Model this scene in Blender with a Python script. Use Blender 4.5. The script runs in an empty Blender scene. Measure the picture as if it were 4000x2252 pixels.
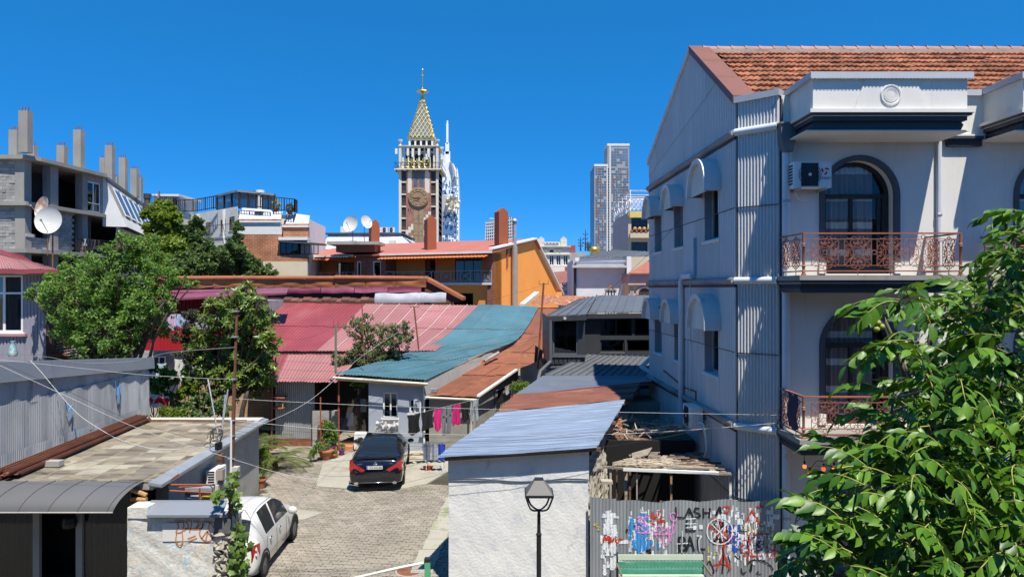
import bpy,math,random
from mathutils import Vector as V,Matrix,Quaternion
R = math.radians
PI = math.pi
random.seed(7)
rng = random.Random(11)
scene = bpy.context.scene
COL = scene.collection

# ---------------------------------------------------------------- camera
H = 6.7                      # eye height: a first floor balcony
FPX,CX,CY = 2667.0,2000.0,1126.0
cam_d = bpy.data.cameras.new('camera'); cam = bpy.data.objects.new('camera',cam_d)
COL.objects.link(cam); scene.camera = cam
cam.location = (0,0,H); cam.rotation_euler = (R(90),0,0)
cam_d.lens = 24; cam_d.sensor_width = 36; cam_d.clip_start = .1; cam_d.clip_end = 6000

# ---------------------------------------------------------------- light
SUN = V((.20,-.43,1)).normalized()
w = bpy.data.worlds.new('World'); scene.world = w; w.use_nodes = True
nt = w.node_tree; bg = nt.nodes['Background']
sky = nt.nodes.new('ShaderNodeTexSky'); sky.sky_type = 'NISHITA'; sky.sun_disc = False
sky.sun_elevation = math.asin(SUN.z); sky.sun_rotation = math.atan2(SUN.x,SUN.y)
sky.altitude = 0; sky.air_density = .15; sky.dust_density = 0; sky.ozone_density = 6
hs = nt.nodes.new('ShaderNodeHueSaturation'); hs.inputs['Saturation'].default_value = 1.93; hs.inputs['Hue'].default_value = .504; hs.inputs['Value'].default_value = 4.35
gm = nt.nodes.new('ShaderNodeGamma'); gm.inputs[1].default_value = .44
nt.links.new(sky.outputs[0],gm.inputs[0]); nt.links.new(gm.outputs[0],hs.inputs['Color']); nt.links.new(hs.outputs[0],bg.inputs[0])
bg.inputs[1].default_value = .1
sd = bpy.data.lights.new('sun','SUN'); sun = bpy.data.objects.new('sun',sd); COL.objects.link(sun)
sd.energy = 5.0; sd.angle = R(.53); sd.color = (1,.94,.83)
sun.location = (0,0,60); sun.rotation_euler = (-SUN).to_track_quat('-Z','Y').to_euler()
vs = scene.view_settings
vs.view_transform = 'Standard'; vs.look = 'None'; vs.exposure = .55; vs.gamma = 1

# ---------------------------------------------------------------- helpers
def P(px,py,Y):            # photograph pixel at depth Y -> world point
    return V(((px - CX) / FPX * Y,Y,H - (py - CY) / FPX * Y))
def PZ(px,py,z):           # photograph pixel at height z -> world point
    return P(px,py,FPX * (H - z) / (py - CY))
def XP(px,Y): return (px - CX) / FPX * Y
def ZP(py,Y): return H - (py - CY) / FPX * Y

class Fr:                    # a wall frame: a along the wall, b up, d outwards
    def __init__(s,o,u,n=None):
        s.o = V(o); s.u = V(u).normalized(); s.w = V((0,0,1))
        s.n = V(n).normalized() if n else s.u.cross(s.w)
    def p(s,a,b,d=0): return s.o + s.u * a + s.w * b + s.n * d

def wl(o):
    t = V((0,0,0))
    while o is not None: t += o.location; o = o.parent
    return t

class MB:
    def __init__(s): s.v = []; s.f = []; s.mi = []; s.cur = 0
    def poly(s,pts):
        k = len(s.v); s.v.extend([tuple(p) for p in pts]); s.f.append(tuple(range(k,k + len(pts)))); s.mi.append(s.cur)
    quad = lambda s,*p: s.poly(p)
    def hexa(s,p):          # 8 points: bottom 4 then top 4
        k = len(s.v); s.v.extend([tuple(q) for q in p])
        for f in ((3,2,1,0),(4,5,6,7),(0,1,5,4),(1,2,6,5),(2,3,7,6),(3,0,4,7)):
            s.f.append(tuple(k + i for i in f)); s.mi.append(s.cur)
        return s
    def box(s,x0,x1,y0,y1,z0,z1):
        return s.hexa([(x0,y0,z0),(x1,y0,z0),(x1,y1,z0),(x0,y1,z0),(x0,y0,z1),(x1,y0,z1),(x1,y1,z1),(x0,y1,z1)])
    def fbox(s,F,a0,a1,b0,b1,d0,d1):
        q = F.p
        return s.hexa([q(a0,b0,d1),q(a1,b0,d1),q(a1,b0,d0),q(a0,b0,d0),q(a0,b1,d1),q(a1,b1,d1),q(a1,b1,d0),q(a0,b1,d0)])
    def prism(s,F,poly,d0,d1):   # 2d polygon (a,b) extruded between depths
        n = len(poly); k = len(s.v)
        for d in (d0,d1): s.v.extend([tuple(F.p(a,b,d)) for a,b in poly])
        s.f.append(tuple(k + i for i in range(n))); s.f.append(tuple(k + n + i for i in reversed(range(n))))
        for i in range(n):
            j = (i + 1) % n; s.f.append((k + i,k + n + i,k + n + j,k + j))
        s.mi.extend([s.cur] * (n + 2)); return s
    def slab(s,pts,t):     # polygon of 3d points thickened downwards
        n = len(pts); k = len(s.v)
        s.v.extend([tuple(p) for p in pts]); s.v.extend([(p[0],p[1],p[2] - t) for p in pts])
        s.f.append(tuple(k + i for i in range(n))); s.f.append(tuple(k + n + i for i in reversed(range(n))))
        for i in range(n):
            j = (i + 1) % n; s.f.append((k + i,k + n + i,k + n + j,k + j))
        s.mi.extend([s.cur] * (n + 2)); return s
    def tube(s,pts,r,n=6,cap=True,closed=False):
        pts = [V(p) for p in pts]; m = len(pts); k = len(s.v)
        rr = r if isinstance(r,(list,tuple)) else [r] * m
        up = None
        for i,p in enumerate(pts):
            if closed: t = (pts[(i + 1) % m] - pts[i - 1])
            else: t = pts[min(i + 1,m - 1)] - pts[max(i - 1,0)]
            if t.length < 1e-9: t = V((0,0,1))
            t.normalize()
            if up is None:
                up = t.orthogonal().normalized()
            up = (up - t * up.dot(t))
            if up.length < 1e-6: up = t.orthogonal()
            up.normalize(); b = t.cross(up)
            for j in range(n):
                a = 2 * PI * j / n
                s.v.append(tuple(p + (up * math.cos(a) + b * math.sin(a)) * rr[i]))
        mm = m if closed else m - 1
        for i in range(mm):
            i2 = (i + 1) % m
            for j in range(n):
                j2 = (j + 1) % n
                s.f.append((k + i * n + j,k + i * n + j2,k + i2 * n + j2,k + i2 * n + j)); s.mi.append(s.cur)
        if cap and not closed:
            s.f.append(tuple(k + j for j in reversed(range(n)))); s.f.append(tuple(k + (m - 1) * n + j for j in range(n))); s.mi.extend([s.cur] * 2)
        return s
    def lathe(s,c,prof,n=10,ax=None):  # profile (r,h) about an axis through c
        c = V(c); ax = V(ax).normalized() if ax else V((0,0,1)); e = ax.orthogonal().normalized(); g = ax.cross(e); k = len(s.v)
        for r_,h in prof:
            for j in range(n):
                a = 2 * PI * j / n; s.v.append(tuple(c + ax * h + (e * math.cos(a) + g * math.sin(a)) * r_))
        for i in range(len(prof) - 1):
            for j in range(n):
                j2 = (j + 1) % n; s.f.append((k + i * n + j,k + i * n + j2,k + (i + 1) * n + j2,k + (i + 1) * n + j)); s.mi.append(s.cur)
        s.f.append(tuple(k + j for j in reversed(range(n)))); s.f.append(tuple(k + (len(prof) - 1) * n + j for j in range(n))); s.mi.extend([s.cur] * 2)
        return s
    def ball(s,c,r,n=8,m=6,sc=(1,1,1)):
        c = V(c); k = len(s.v)
        for i in range(m + 1):
            t = PI * i / m
            for j in range(n):
                a = 2 * PI * j / n
                s.v.append((c.x + r * sc[0] * math.sin(t) * math.cos(a),c.y + r * sc[1] * math.sin(t) * math.sin(a),c.z + r * sc[2] * math.cos(t)))
        for i in range(m):
            for j in range(n):
                j2 = (j + 1) % n; s.f.append((k + i * n + j,k + (i + 1) * n + j,k + (i + 1) * n + j2,k + i * n + j2)); s.mi.append(s.cur)
        return s
    def grid(s,fn,nu,nv):
        k = len(s.v)
        for i in range(nu + 1):
            for j in range(nv + 1): s.v.append(tuple(fn(i / nu,j / nv)))
        for i in range(nu):
            for j in range(nv):
                a = k + i * (nv + 1) + j; s.f.append((a,a + nv + 1,a + nv + 2,a + 1)); s.mi.append(s.cur)
        return s
    def mesh(s,name,mats,off=V((0,0,0)),smooth=False):
        me = bpy.data.meshes.new(name)
        me.from_pydata([(x - off.x,y - off.y,z - off.z) for x,y,z in s.v],[],s.f)
        if not isinstance(mats,(list,tuple)): mats = [mats]
        for m_ in mats: me.materials.append(m_)
        if len(mats) > 1: me.polygons.foreach_set('material_index',s.mi)
        if smooth:
            me.polygons.foreach_set('use_smooth',[True] * len(s.f))
            if smooth != 'all':
                try: me.set_sharp_from_angle(angle=R(38))
                except Exception: pass
        me.update(); return me
    def build(s,name,mats,parent=None,smooth=False,label=None):
        me = s.mesh(name,mats,wl(parent) if parent else V((0,0,0)),smooth)
        o = bpy.data.objects.new(name,me); COL.objects.link(o); o.parent = parent
        if label: o['label'] = label
        return o

def top(mb,name,mats,label,cat,group=None,smooth=False,base=None):   # a thing that is one mesh
    if base is None:
        xs = [v[0] for v in mb.v]; ys = [v[1] for v in mb.v]; zs = [v[2] for v in mb.v]
        base = ((min(xs) + max(xs)) / 2,(min(ys) + max(ys)) / 2,min(zs))
    base = V(base)
    o = bpy.data.objects.new(name,mb.mesh(name,mats,base,smooth)); o.location = base; COL.objects.link(o)
    o['label'] = label; o['category'] = cat
    if group: o['group'] = group
    return o
def thing(name,label,cat,base=(0,0,0),group=None):
    o = bpy.data.objects.new(name,None); o.location = base; o.empty_display_size = .2; COL.objects.link(o)
    o['label'] = label; o['category'] = cat
    if group: o['group'] = group
    return o
def structure(mb,name,mats,kind='structure',label=None,smooth=False):
    o = mb.build(name,mats,None,smooth); o['kind'] = kind
    if label: o['label'] = label
    return o
def inst(name,me,parent,loc,rot=(0,0,0),scl=(1,1,1)):
    o = bpy.data.objects.new(name,me); COL.objects.link(o); o.parent = parent
    o.location = V(loc) - (wl(parent) if parent else V((0,0,0))); o.rotation_euler = rot; o.scale = scl
    return o

def catmull(pts,n=6,closed=False):
    pts = [V(p) for p in pts]; out = []
    m = len(pts); rngi = range(m) if closed else range(m - 1)
    for i in rngi:
        if closed: a,b,c,d = pts[i - 1],pts[i],pts[(i + 1) % m],pts[(i + 2) % m]
        else: a,b,c,d = pts[max(i - 1,0)],pts[i],pts[i + 1],pts[min(i + 2,m - 1)]
        for k in range(n):
            t = k / n
            out.append(.5 * ((2 * b) + (c - a) * t + (2 * a - 5 * b + 4 * c - d) * t * t + (3 * b - a - 3 * c + d) * t ** 3))
    if not closed: out.append(pts[-1])
    return out

def profile(kind):
    if kind == 'trap': return [(0,0),(.30,0),(.42,1),(.86,1)]
    if kind == 'rib': return [(0,0),(.10,1),(.22,1),(.32,0)]
    return [(i / 6,.5 - .5 * math.cos(2 * PI * i / 6)) for i in range(6)]
def corr_wall(mb,F,a0,a1,bot,topf,pitch,amp,kind='sin',holes=(),d0=0.):
    """vertical ribs on a wall frame; bot/topf numbers or functions of a; rectangular holes (a0,a1,b0,b1)"""
    n = max(1,round((a1 - a0) / pitch)); pw = (a1 - a0) / n; pr = profile(kind); xs = []
    for i in range(n):
        for t,h in pr: xs.append((a0 + (i + t) * pw,d0 + h * amp))
    xs.append((a1,d0 + pr[0][1] * amp))
    fb = bot if callable(bot) else (lambda a: bot); ft = topf if callable(topf) else (lambda a: topf)
    for (x0,h0),(x1,h1) in zip(xs,xs[1:]):
        xm = (x0 + x1) / 2; iv = [(0.,1.)]
        hs_ = sorted([(h[2],h[3]) for h in holes if h[0] < xm < h[1] and h[2] < max(ft(x0),ft(x1)) and h[3] > min(fb(x0),fb(x1))])
        segs = []; cur = None
        lo0,hi0,lo1,hi1 = fb(x0),ft(x0),fb(x1),ft(x1)
        if not hs_: segs = [(lo0,lo1,hi0,hi1)]
        else:
            c0,c1 = lo0,lo1
            for hb,ht in hs_:
                if hb > max(c0,c1) : segs.append((c0,c1,min(hb,hi0),min(hb,hi1)))
                c0 = max(c0,ht); c1 = max(c1,ht)
            if min(hi0,hi1) > c0 + .001: segs.append((c0,c1,hi0,hi1))
        for l0,l1,u0,u1 in segs:
            mb.quad(F.p(x0,l0,h0),F.p(x1,l1,h1),F.p(x1,u1,h1),F.p(x0,u0,h0))
def corr_patch(mb,p00,p10,p11,p01,n,amp,nv=1,kind='sin',sag=0.,wob=0.,seed=0):
    """bilinear sheet; ribs run from the p00-p10 edge to the p01-p11 edge"""
    p00,p10,p11,p01 = V(p00),V(p10),V(p11),V(p01); pr = profile(kind); us = []
    r_ = random.Random(seed)
    for i in range(n):
        for t,h in pr: us.append(((i + t) / n,h))
    us.append((1.,pr[0][1])); nn = (p10 - p00).cross(p01 - p00).normalized()
    if nn.z < 0: nn = -nn
    ph = [r_.uniform(0,6.28) for _ in range(4)]
    k = len(mb.v)
    for u,h in us:
        for j in range(nv + 1):
            v = j / nv
            q = (p00 * (1 - u) + p10 * u) * (1 - v) + (p01 * (1 - u) + p11 * u) * v
            dz = -sag * 4 * v * (1 - v) + wob * (math.sin(u * 9 + ph[0]) * math.sin(v * 7 + ph[1]) + .6 * math.sin(u * 23 + ph[2]) * math.cos(v * 13 + ph[3]))
            mb.v.append(tuple(q + nn * (h * amp + dz)))
    for i in range(len(us) - 1):
        for j in range(nv):
            a = k + i * (nv + 1) + j; mb.f.append((a,a + nv + 1,a + nv + 2,a + 1)); mb.mi.append(mb.cur)
def wall_holes(mb,F,a0,a1,b0,b1,holes,depth=.2,topf=None,d=0.):
    """flat wall with rectangular openings and their reveals"""
    xs = sorted(set([a0,a1] + [min(max(h[i],a0),a1) for h in holes for i in (0,1)]))
    ys = sorted(set([b0,b1] + [min(max(h[i],b0),b1) for h in holes for i in (2,3)]))
    for x0,x1 in zip(xs,xs[1:]):
        for y0,y1 in zip(ys,ys[1:]):
            xm,ym = (x0 + x1) / 2,(y0 + y1) / 2
            if any(h[0] < xm < h[1] and h[2] < ym < h[3] for h in holes): continue
            mb.quad(F.p(x0,y0,d),F.p(x1,y0,d),F.p(x1,y1,d),F.p(x0,y1,d))
    for h in holes:
        q = [F.p(h[0],h[2],d),F.p(h[1],h[2],d),F.p(h[1],h[3],d),F.p(h[0],h[3],d)]
        g = [F.p(h[0],h[2],d - depth),F.p(h[1],h[2],d - depth),F.p(h[1],h[3],d - depth),F.p(h[0],h[3],d - depth)]
        for i in range(4):
            j = (i + 1) % 4; mb.quad(q[j],q[i],g[i],g[j])

# ---------------------------------------------------------------- materials
def c8(r,g,b):
    f = lambda v: ((v / 255 + .055) / 1.055) ** 2.4 if v > 10 else v / 255 / 12.92
    return (f(r),f(g),f(b))
_mats = {}
def M(name,col,rough=.75,metal=0.,var=.14,scale=1.2,col2=None,amt=.5,scale2=.7,stretch=(1,1,1),bump=0.,bscale=25.,rnd=0.,spec=.35,stretch2=None,sharp=.12,layers=()):
    if name in _mats: return _mats[name]
    m = bpy.data.materials.new(name); m.use_nodes = True; t = m.node_tree; N = t.nodes; L = t.links
    bs = N['Principled BSDF']; bs.inputs['Roughness'].default_value = rough; bs.inputs['Metallic'].default_value = metal
    bs.inputs['Specular IOR Level'].default_value = spec
    geo = N.new('ShaderNodeNewGeometry')
    def nz(sc,st,det=6,ro=.6):
        mp = N.new('ShaderNodeMapping'); mp.inputs['Scale'].default_value = st; L.new(geo.outputs['Position'],mp.inputs['Vector'])
        n = N.new('ShaderNodeTexNoise'); n.inputs['Scale'].default_value = sc; n.inputs['Detail'].default_value = det; n.inputs['Roughness'].default_value = ro
        L.new(mp.outputs[0],n.inputs['Vector']); return n
    def mix(a,b,f):
        mx = N.new('ShaderNodeMix'); mx.data_type = 'RGBA'
        for s_,val in ((6,a),(7,b)):
            if isinstance(val,tuple): mx.inputs[s_].default_value = val + (1,)
            else: L.new(val,mx.inputs[s_])
        if isinstance(f,float): mx.inputs[0].default_value = f
        else: L.new(f,mx.inputs[0])
        return mx.outputs[2]
    def ramp(o,lo,hi,vlo=0.,vhi=1.):
        r_ = N.new('ShaderNodeMapRange'); r_.inputs[1].default_value = lo; r_.inputs[2].default_value = hi; r_.inputs[3].default_value = vlo; r_.inputs[4].default_value = vhi
        L.new(o,r_.inputs[0]); return r_.outputs[0]
    n1 = nz(scale,stretch); lo = tuple(max(0,x * (1 - var)) for x in col); hi = tuple(min(1,x * (1 + var)) for x in col)
    out = mix(lo,hi,ramp(n1.outputs['Fac'],.3,.7))
    if col2:
        n2 = nz(scale2,stretch2 or stretch,9,.68); th = .66 - .3 * amt
        out = mix(out,tuple(col2),ramp(n2.outputs['Fac'],th,th + sharp,0.,.9))
    for li,(lc,ls_,lst,lth,lsh,lmx) in enumerate(layers):     # colour, scale, stretch, threshold, softness, strength
        mp = N.new('ShaderNodeMapping'); mp.inputs['Scale'].default_value = lst; mp.inputs['Location'].default_value = (7.3 * li + 3,11.1 * li,5.7 * li); L.new(geo.outputs['Position'],mp.inputs['Vector'])
        nn_ = N.new('ShaderNodeTexNoise'); nn_.inputs['Scale'].default_value = ls_; nn_.inputs['Detail'].default_value = 8; nn_.inputs['Roughness'].default_value = .66; L.new(mp.outputs[0],nn_.inputs['Vector'])
        out = mix(out,tuple(lc),ramp(nn_.outputs['Fac'],lth,lth + lsh,0.,lmx))
    if rnd:
        oi = N.new('ShaderNodeObjectInfo'); hv = N.new('ShaderNodeHueSaturation')
        L.new(ramp(oi.outputs['Random'],0,1,1 - rnd,1 + rnd),hv.inputs['Value']); L.new(out,hv.inputs['Color']); out = hv.outputs[0]
    L.new(out,bs.inputs['Base Color'])
    if bump:
        nb = nz(bscale,(1,1,1),5,.6); bp = N.new('ShaderNodeBump'); bp.inputs['Strength'].default_value = min(1,bump); bp.inputs['Distance'].default_value = .02 * max(1,bump)
        L.new(nb.outputs['Fac'],bp.inputs['Height']); L.new(bp.outputs[0],bs.inputs['Normal'])
    _mats[name] = m; return m
def brickmat(name,c1,c2,mortar,bw=.24,bh=.08,horiz=(1,0),rough=.85):
    m = bpy.data.materials.new(name); m.use_nodes = True; t = m.node_tree; N = t.nodes; L = t.links; bs = N['Principled BSDF']
    bs.inputs['Roughness'].default_value = rough; bs.inputs['Specular IOR Level'].default_value = .2
    geo = N.new('ShaderNodeNewGeometry'); sp = N.new('ShaderNodeSeparateXYZ'); L.new(geo.outputs['Position'],sp.inputs[0])
    ma = N.new('ShaderNodeMath'); ma.operation = 'MULTIPLY'; ma.inputs[1].default_value = horiz[0]; L.new(sp.outputs[0],ma.inputs[0])
    mb_ = N.new('ShaderNodeMath'); mb_.operation = 'MULTIPLY_ADD'; mb_.inputs[1].default_value = horiz[1]; L.new(sp.outputs[1],mb_.inputs[0]); L.new(ma.outputs[0],mb_.inputs[2])
    cb = N.new('ShaderNodeCombineXYZ'); L.new(mb_.outputs[0],cb.inputs[0]); L.new(sp.outputs[2],cb.inputs[1])
    br = N.new('ShaderNodeTexBrick'); br.inputs['Scale'].default_value = 1; br.inputs['Brick Width'].default_value = bw; br.inputs['Row Height'].default_value = bh
    br.inputs['Mortar Size'].default_value = bh * .1; br.inputs['Color1'].default_value = c1 + (1,); br.inputs['Color2'].default_value = c2 + (1,); br.inputs['Mortar'].default_value = mortar + (1,)
    L.new(cb.outputs[0],br.inputs['Vector'])
    n = N.new('ShaderNodeTexNoise'); n.inputs['Scale'].default_value = .8; n.inputs['Detail'].default_value = 8; L.new(geo.outputs['Position'],n.inputs['Vector'])
    mr = N.new('ShaderNodeMapRange'); mr.inputs[1].default_value = .3; mr.inputs[2].default_value = .7; mr.inputs[3].default_value = .7; mr.inputs[4].default_value = 1.25; L.new(n.outputs['Fac'],mr.inputs[0])
    hv = N.new('ShaderNodeHueSaturation'); L.new(mr.outputs[0],hv.inputs['Value']); L.new(br.outputs['Color'],hv.inputs['Color']); L.new(hv.outputs[0],bs.inputs['Base Color'])
    return m
def glassmat(name,tint=(.8,.84,.85),refl=.0,rough=.02):
    m = bpy.data.materials.new(name); m.use_nodes = True; t = m.node_tree; N = t.nodes; L = t.links; N.remove(N['Principled BSDF'])
    tr = N.new('ShaderNodeBsdfTransparent'); tr.inputs[0].default_value = tint + (1,)
    gl = N.new('ShaderNodeBsdfGlossy'); gl.inputs['Roughness'].default_value = rough
    fr = N.new('ShaderNodeFresnel'); fr.inputs[0].default_value = 1.5
    ad = N.new('ShaderNodeMath'); ad.operation = 'ADD'; ad.inputs[1].default_value = refl; L.new(fr.outputs[0],ad.inputs[0])
    mx = N.new('ShaderNodeMixShader'); L.new(ad.outputs[0],mx.inputs[0]); L.new(tr.outputs[0],mx.inputs[1]); L.new(gl.outputs[0],mx.inputs[2]); L.new(mx.outputs[0],N['Material Output'].inputs[0])
    return m
def leafmat(name,col,col2,trans=.35,rough=.45,spec=.4):
    m = bpy.data.materials.new(name); m.use_nodes = True; t = m.node_tree; N = t.nodes; L = t.links; bs = N['Principled BSDF']
    geo = N.new('ShaderNodeNewGeometry'); oi = N.new('ShaderNodeObjectInfo'); mx = N.new('ShaderNodeMix'); mx.data_type = 'RGBA'
    fr = N.new('ShaderNodeMath'); fr.operation = 'ADD'; L.new(geo.outputs['Random Per Island'],fr.inputs[0]); L.new(oi.outputs['Random'],fr.inputs[1])
    f2 = N.new('ShaderNodeMath'); f2.operation = 'FRACT'; L.new(fr.outputs[0],f2.inputs[0])
    L.new(f2.outputs[0],mx.inputs[0]); mx.inputs[6].default_value = col + (1,); mx.inputs[7].default_value = col2 + (1,)
    L.new(mx.outputs[2],bs.inputs['Base Color']); bs.inputs['Roughness'].default_value = rough; bs.inputs['Specular IOR Level'].default_value = spec
    tl = N.new('ShaderNodeBsdfTranslucent'); hv = N.new('ShaderNodeHueSaturation'); hv.inputs['Hue'].default_value = .485; hv.inputs['Value'].default_value = 1.5; L.new(mx.outputs[2],hv.inputs['Color']); L.new(hv.outputs[0],tl.inputs[0])
    ms = N.new('ShaderNodeMixShader'); ms.inputs[0].default_value = trans; L.new(bs.outputs[0],ms.inputs[1]); L.new(tl.outputs[0],ms.inputs[2]); L.new(ms.outputs[0],N['Material Output'].inputs[0])
    return m
def emis(name,col,s):
    m = bpy.data.materials.new(name); m.use_nodes = True; b = m.node_tree.nodes['Principled BSDF']; b.inputs['Base Color'].default_value = col + (1,)
    b.inputs['Emission Color'].default_value = col + (1,); b.inputs['Emission Strength'].default_value = s; return m

m_plaster = M('plaster_grey',(.69,.665,.615),.9,var=.08,scale=.7,layers=[((.36,.35,.32),1.6,(3,3,.10),.60,.2,.5),((.40,.38,.34),3.5,(1,1,1),.66,.08,.5)],col2=(.53,.53,.51),amt=.42,scale2=1.1,stretch2=(2.2,2.2,.22),sharp=.35,bump=.2,bscale=90)
m_white = M('white_paint',(.72,.72,.70),.7,var=.06,col2=(.55,.55,.52),amt=.25)
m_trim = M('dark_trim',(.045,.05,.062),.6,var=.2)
m_clad = M('grey_cladding',(.58,.57,.56),.6,metal=.05,layers=[((.30,.27,.24),2.2,(2.5,2.5,.10),.60,.15,.55)],var=.07,rnd=.07,stretch=(1,1,.15),col2=(.42,.41,.40),amt=.35,scale2=1.5,stretch2=(2,2,.12),sharp=.3)
m_pipe = M('pipe_white',(.60,.62,.64),.5,var=.08,col2=(.35,.30,.26),amt=.15)
m_galv = M('galvanised',(.42,.44,.46),.45,metal=.5,var=.15,col2=(.28,.25,.22),amt=.2)
m_terra = M('terracotta',(.29,.115,.06),.9,var=.3,scale=4,rnd=.38,col2=(.15,.07,.045),amt=.5,scale2=3)
m_flash = M('brown_flashing',(.20,.085,.062),.55,var=.1)
m_rail = M('railing_paint',(.31,.115,.075),.5,var=.15)
m_glass = glassmat('window_glass')
m_dglass = glassmat('dark_glass',(.25,.28,.30),.02)
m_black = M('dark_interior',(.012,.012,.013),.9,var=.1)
m_dframe = M('dark_frame',(.03,.026,.026),.5)
m_wframe = M('white_frame',(.74,.75,.77),.5,var=.04)
m_curtain = M('curtain',(.30,.26,.24),.9,var=.2,scale=2,stretch=(8,8,.5))
m_acwhite = M('ac_casing',(.70,.70,.68),.5,var=.05,col2=(.5,.46,.4),amt=.12)
m_blackp = M('black_plastic',(.02,.02,.022),.5)
m_conc = M('concrete',(.33,.32,.295),.9,var=.14,col2=(.22,.215,.20),amt=.4,bump=.3)
m_rust = M('rust',(.22,.085,.045),.85,var=.25,scale=3,col2=(.30,.16,.09),amt=.4,scale2=2)
m_wood = M('weathered_wood',(.31,.265,.215),.9,var=.25,scale=6,rnd=.3)
m_woodd = M('brown_wood',(.15,.085,.055),.85,var=.25,scale=5,rnd=.2)
# ================================================================ ground
g = MB(); g.box(-2500,2500,-400,4000,-1.0,-.02)
structure(g,'ground',M('earth',(.20,.18,.145),.95,var=.2,scale=.4,col2=(.12,.14,.06),amt=.3,scale2=.15))
g = MB(); g.box(-40,40,-6,11.2,-.015,.0)
structure(g,'road',M('asphalt',(.06,.06,.06),.9,var=.15,bump=.3,bscale=60))
g = MB(); g.box(-40,40,11.2,15.1,-.015,.12)
structure(g,'pavement',M('pavement',(.13,.125,.115),.9,var=.12,bump=.2))

# ================================================================ townhouse on the right
FY = 15.2
th = thing('town_house','grey plastered town house with corrugated metal side and terracotta tile roof','building',(8,20,0))
FF = Fr((0,FY,0),(1,0,0),(0,-1,0))
CH0,CH1,SD1 = V((5.97,FY,0)),V((5.25,15.85,0)),V((5.02,24.7,0)); CHY = 15.85
FC = Fr(CH1,CH0 - CH1); FC.n = -FC.n if FC.n.x > 0 else FC.n; LC = (CH0 - CH1).length
FS = Fr(SD1,CH1 - SD1); FS.n = -FS.n if FS.n.x > 0 else FS.n; LS = (CH1 - SD1).length
def sa(Y): return (24.7 - Y) / (24.7 - CHY) * LS

# plaster facade with arched openings
XA,XB,RAD = 6.95,8.52,.785
SPR = [8.77,5.41,1.95]
FLR = [6.97,3.62,.15]
def arch_z(x,k,off=0.,dx=0.):
    t = x - (XA + XB) / 2 - dx; r_ = RAD + off
    return SPR[k] + math.sqrt(max(0,r_ * r_ - t * t))
mb = MB()
BAYS = (0.,4.32)
xs = [6.0]
for dx in BAYS: xs += [XA + dx + (XB - XA) * (.5 - .5 * math.cos(PI * i / 28)) for i in range(29)]
xs += [15.5]
for x0,x1 in zip(xs,xs[1:]):
    xm = (x0 + x1) / 2; bay = next((dx for dx in BAYS if XA + dx < xm < XB + dx),None)
    if bay is None: mb.quad(FF.p(x0,-.1),FF.p(x1,-.1),FF.p(x1,11.0),FF.p(x0,11.0)); continue
    lev = [(-.1,-.1)]
    for k in (2,1,0):
        l0,l1 = lev[-1]
        if FLR[k] > .2: mb.quad(FF.p(x0,l0),FF.p(x1,l1),FF.p(x1,FLR[k] + .06),FF.p(x0,FLR[k] + .06))
        a,b = arch_z(x0,k,0,bay),arch_z(x1,k,0,bay)
        mb.quad(FF.p(x0,a),FF.p(x1,b),FF.p(x1,b,-.36),FF.p(x0,a,-.36)); lev.append((a,b))
    mb.quad(FF.p(x0,lev[-1][0]),FF.p(x1,lev[-1][1]),FF.p(x1,11.0),FF.p(x0,11.0))
for dx in BAYS:
    for k in range(3):
        for x in (XA + dx,XB + dx): mb.quad(FF.p(x,FLR[k]),FF.p(x,SPR[k]),FF.p(x,SPR[k],-.36),FF.p(x,FLR[k],-.36))
        mb.quad(FF.p(XA + dx,FLR[k] + .06),FF.p(XB + dx,FLR[k] + .06),FF.p(XB + dx,FLR[k] + .06,-.36),FF.p(XA + dx,FLR[k] + .06,-.36))
mb.build('facade_wall',m_plaster,th)
# core of the house (keeps light out) and hidden walls
mb = MB(); mb.box(5.99,15.5,15.9,24.6,0,10.9); mb.build('back_walls',m_black,th)

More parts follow.
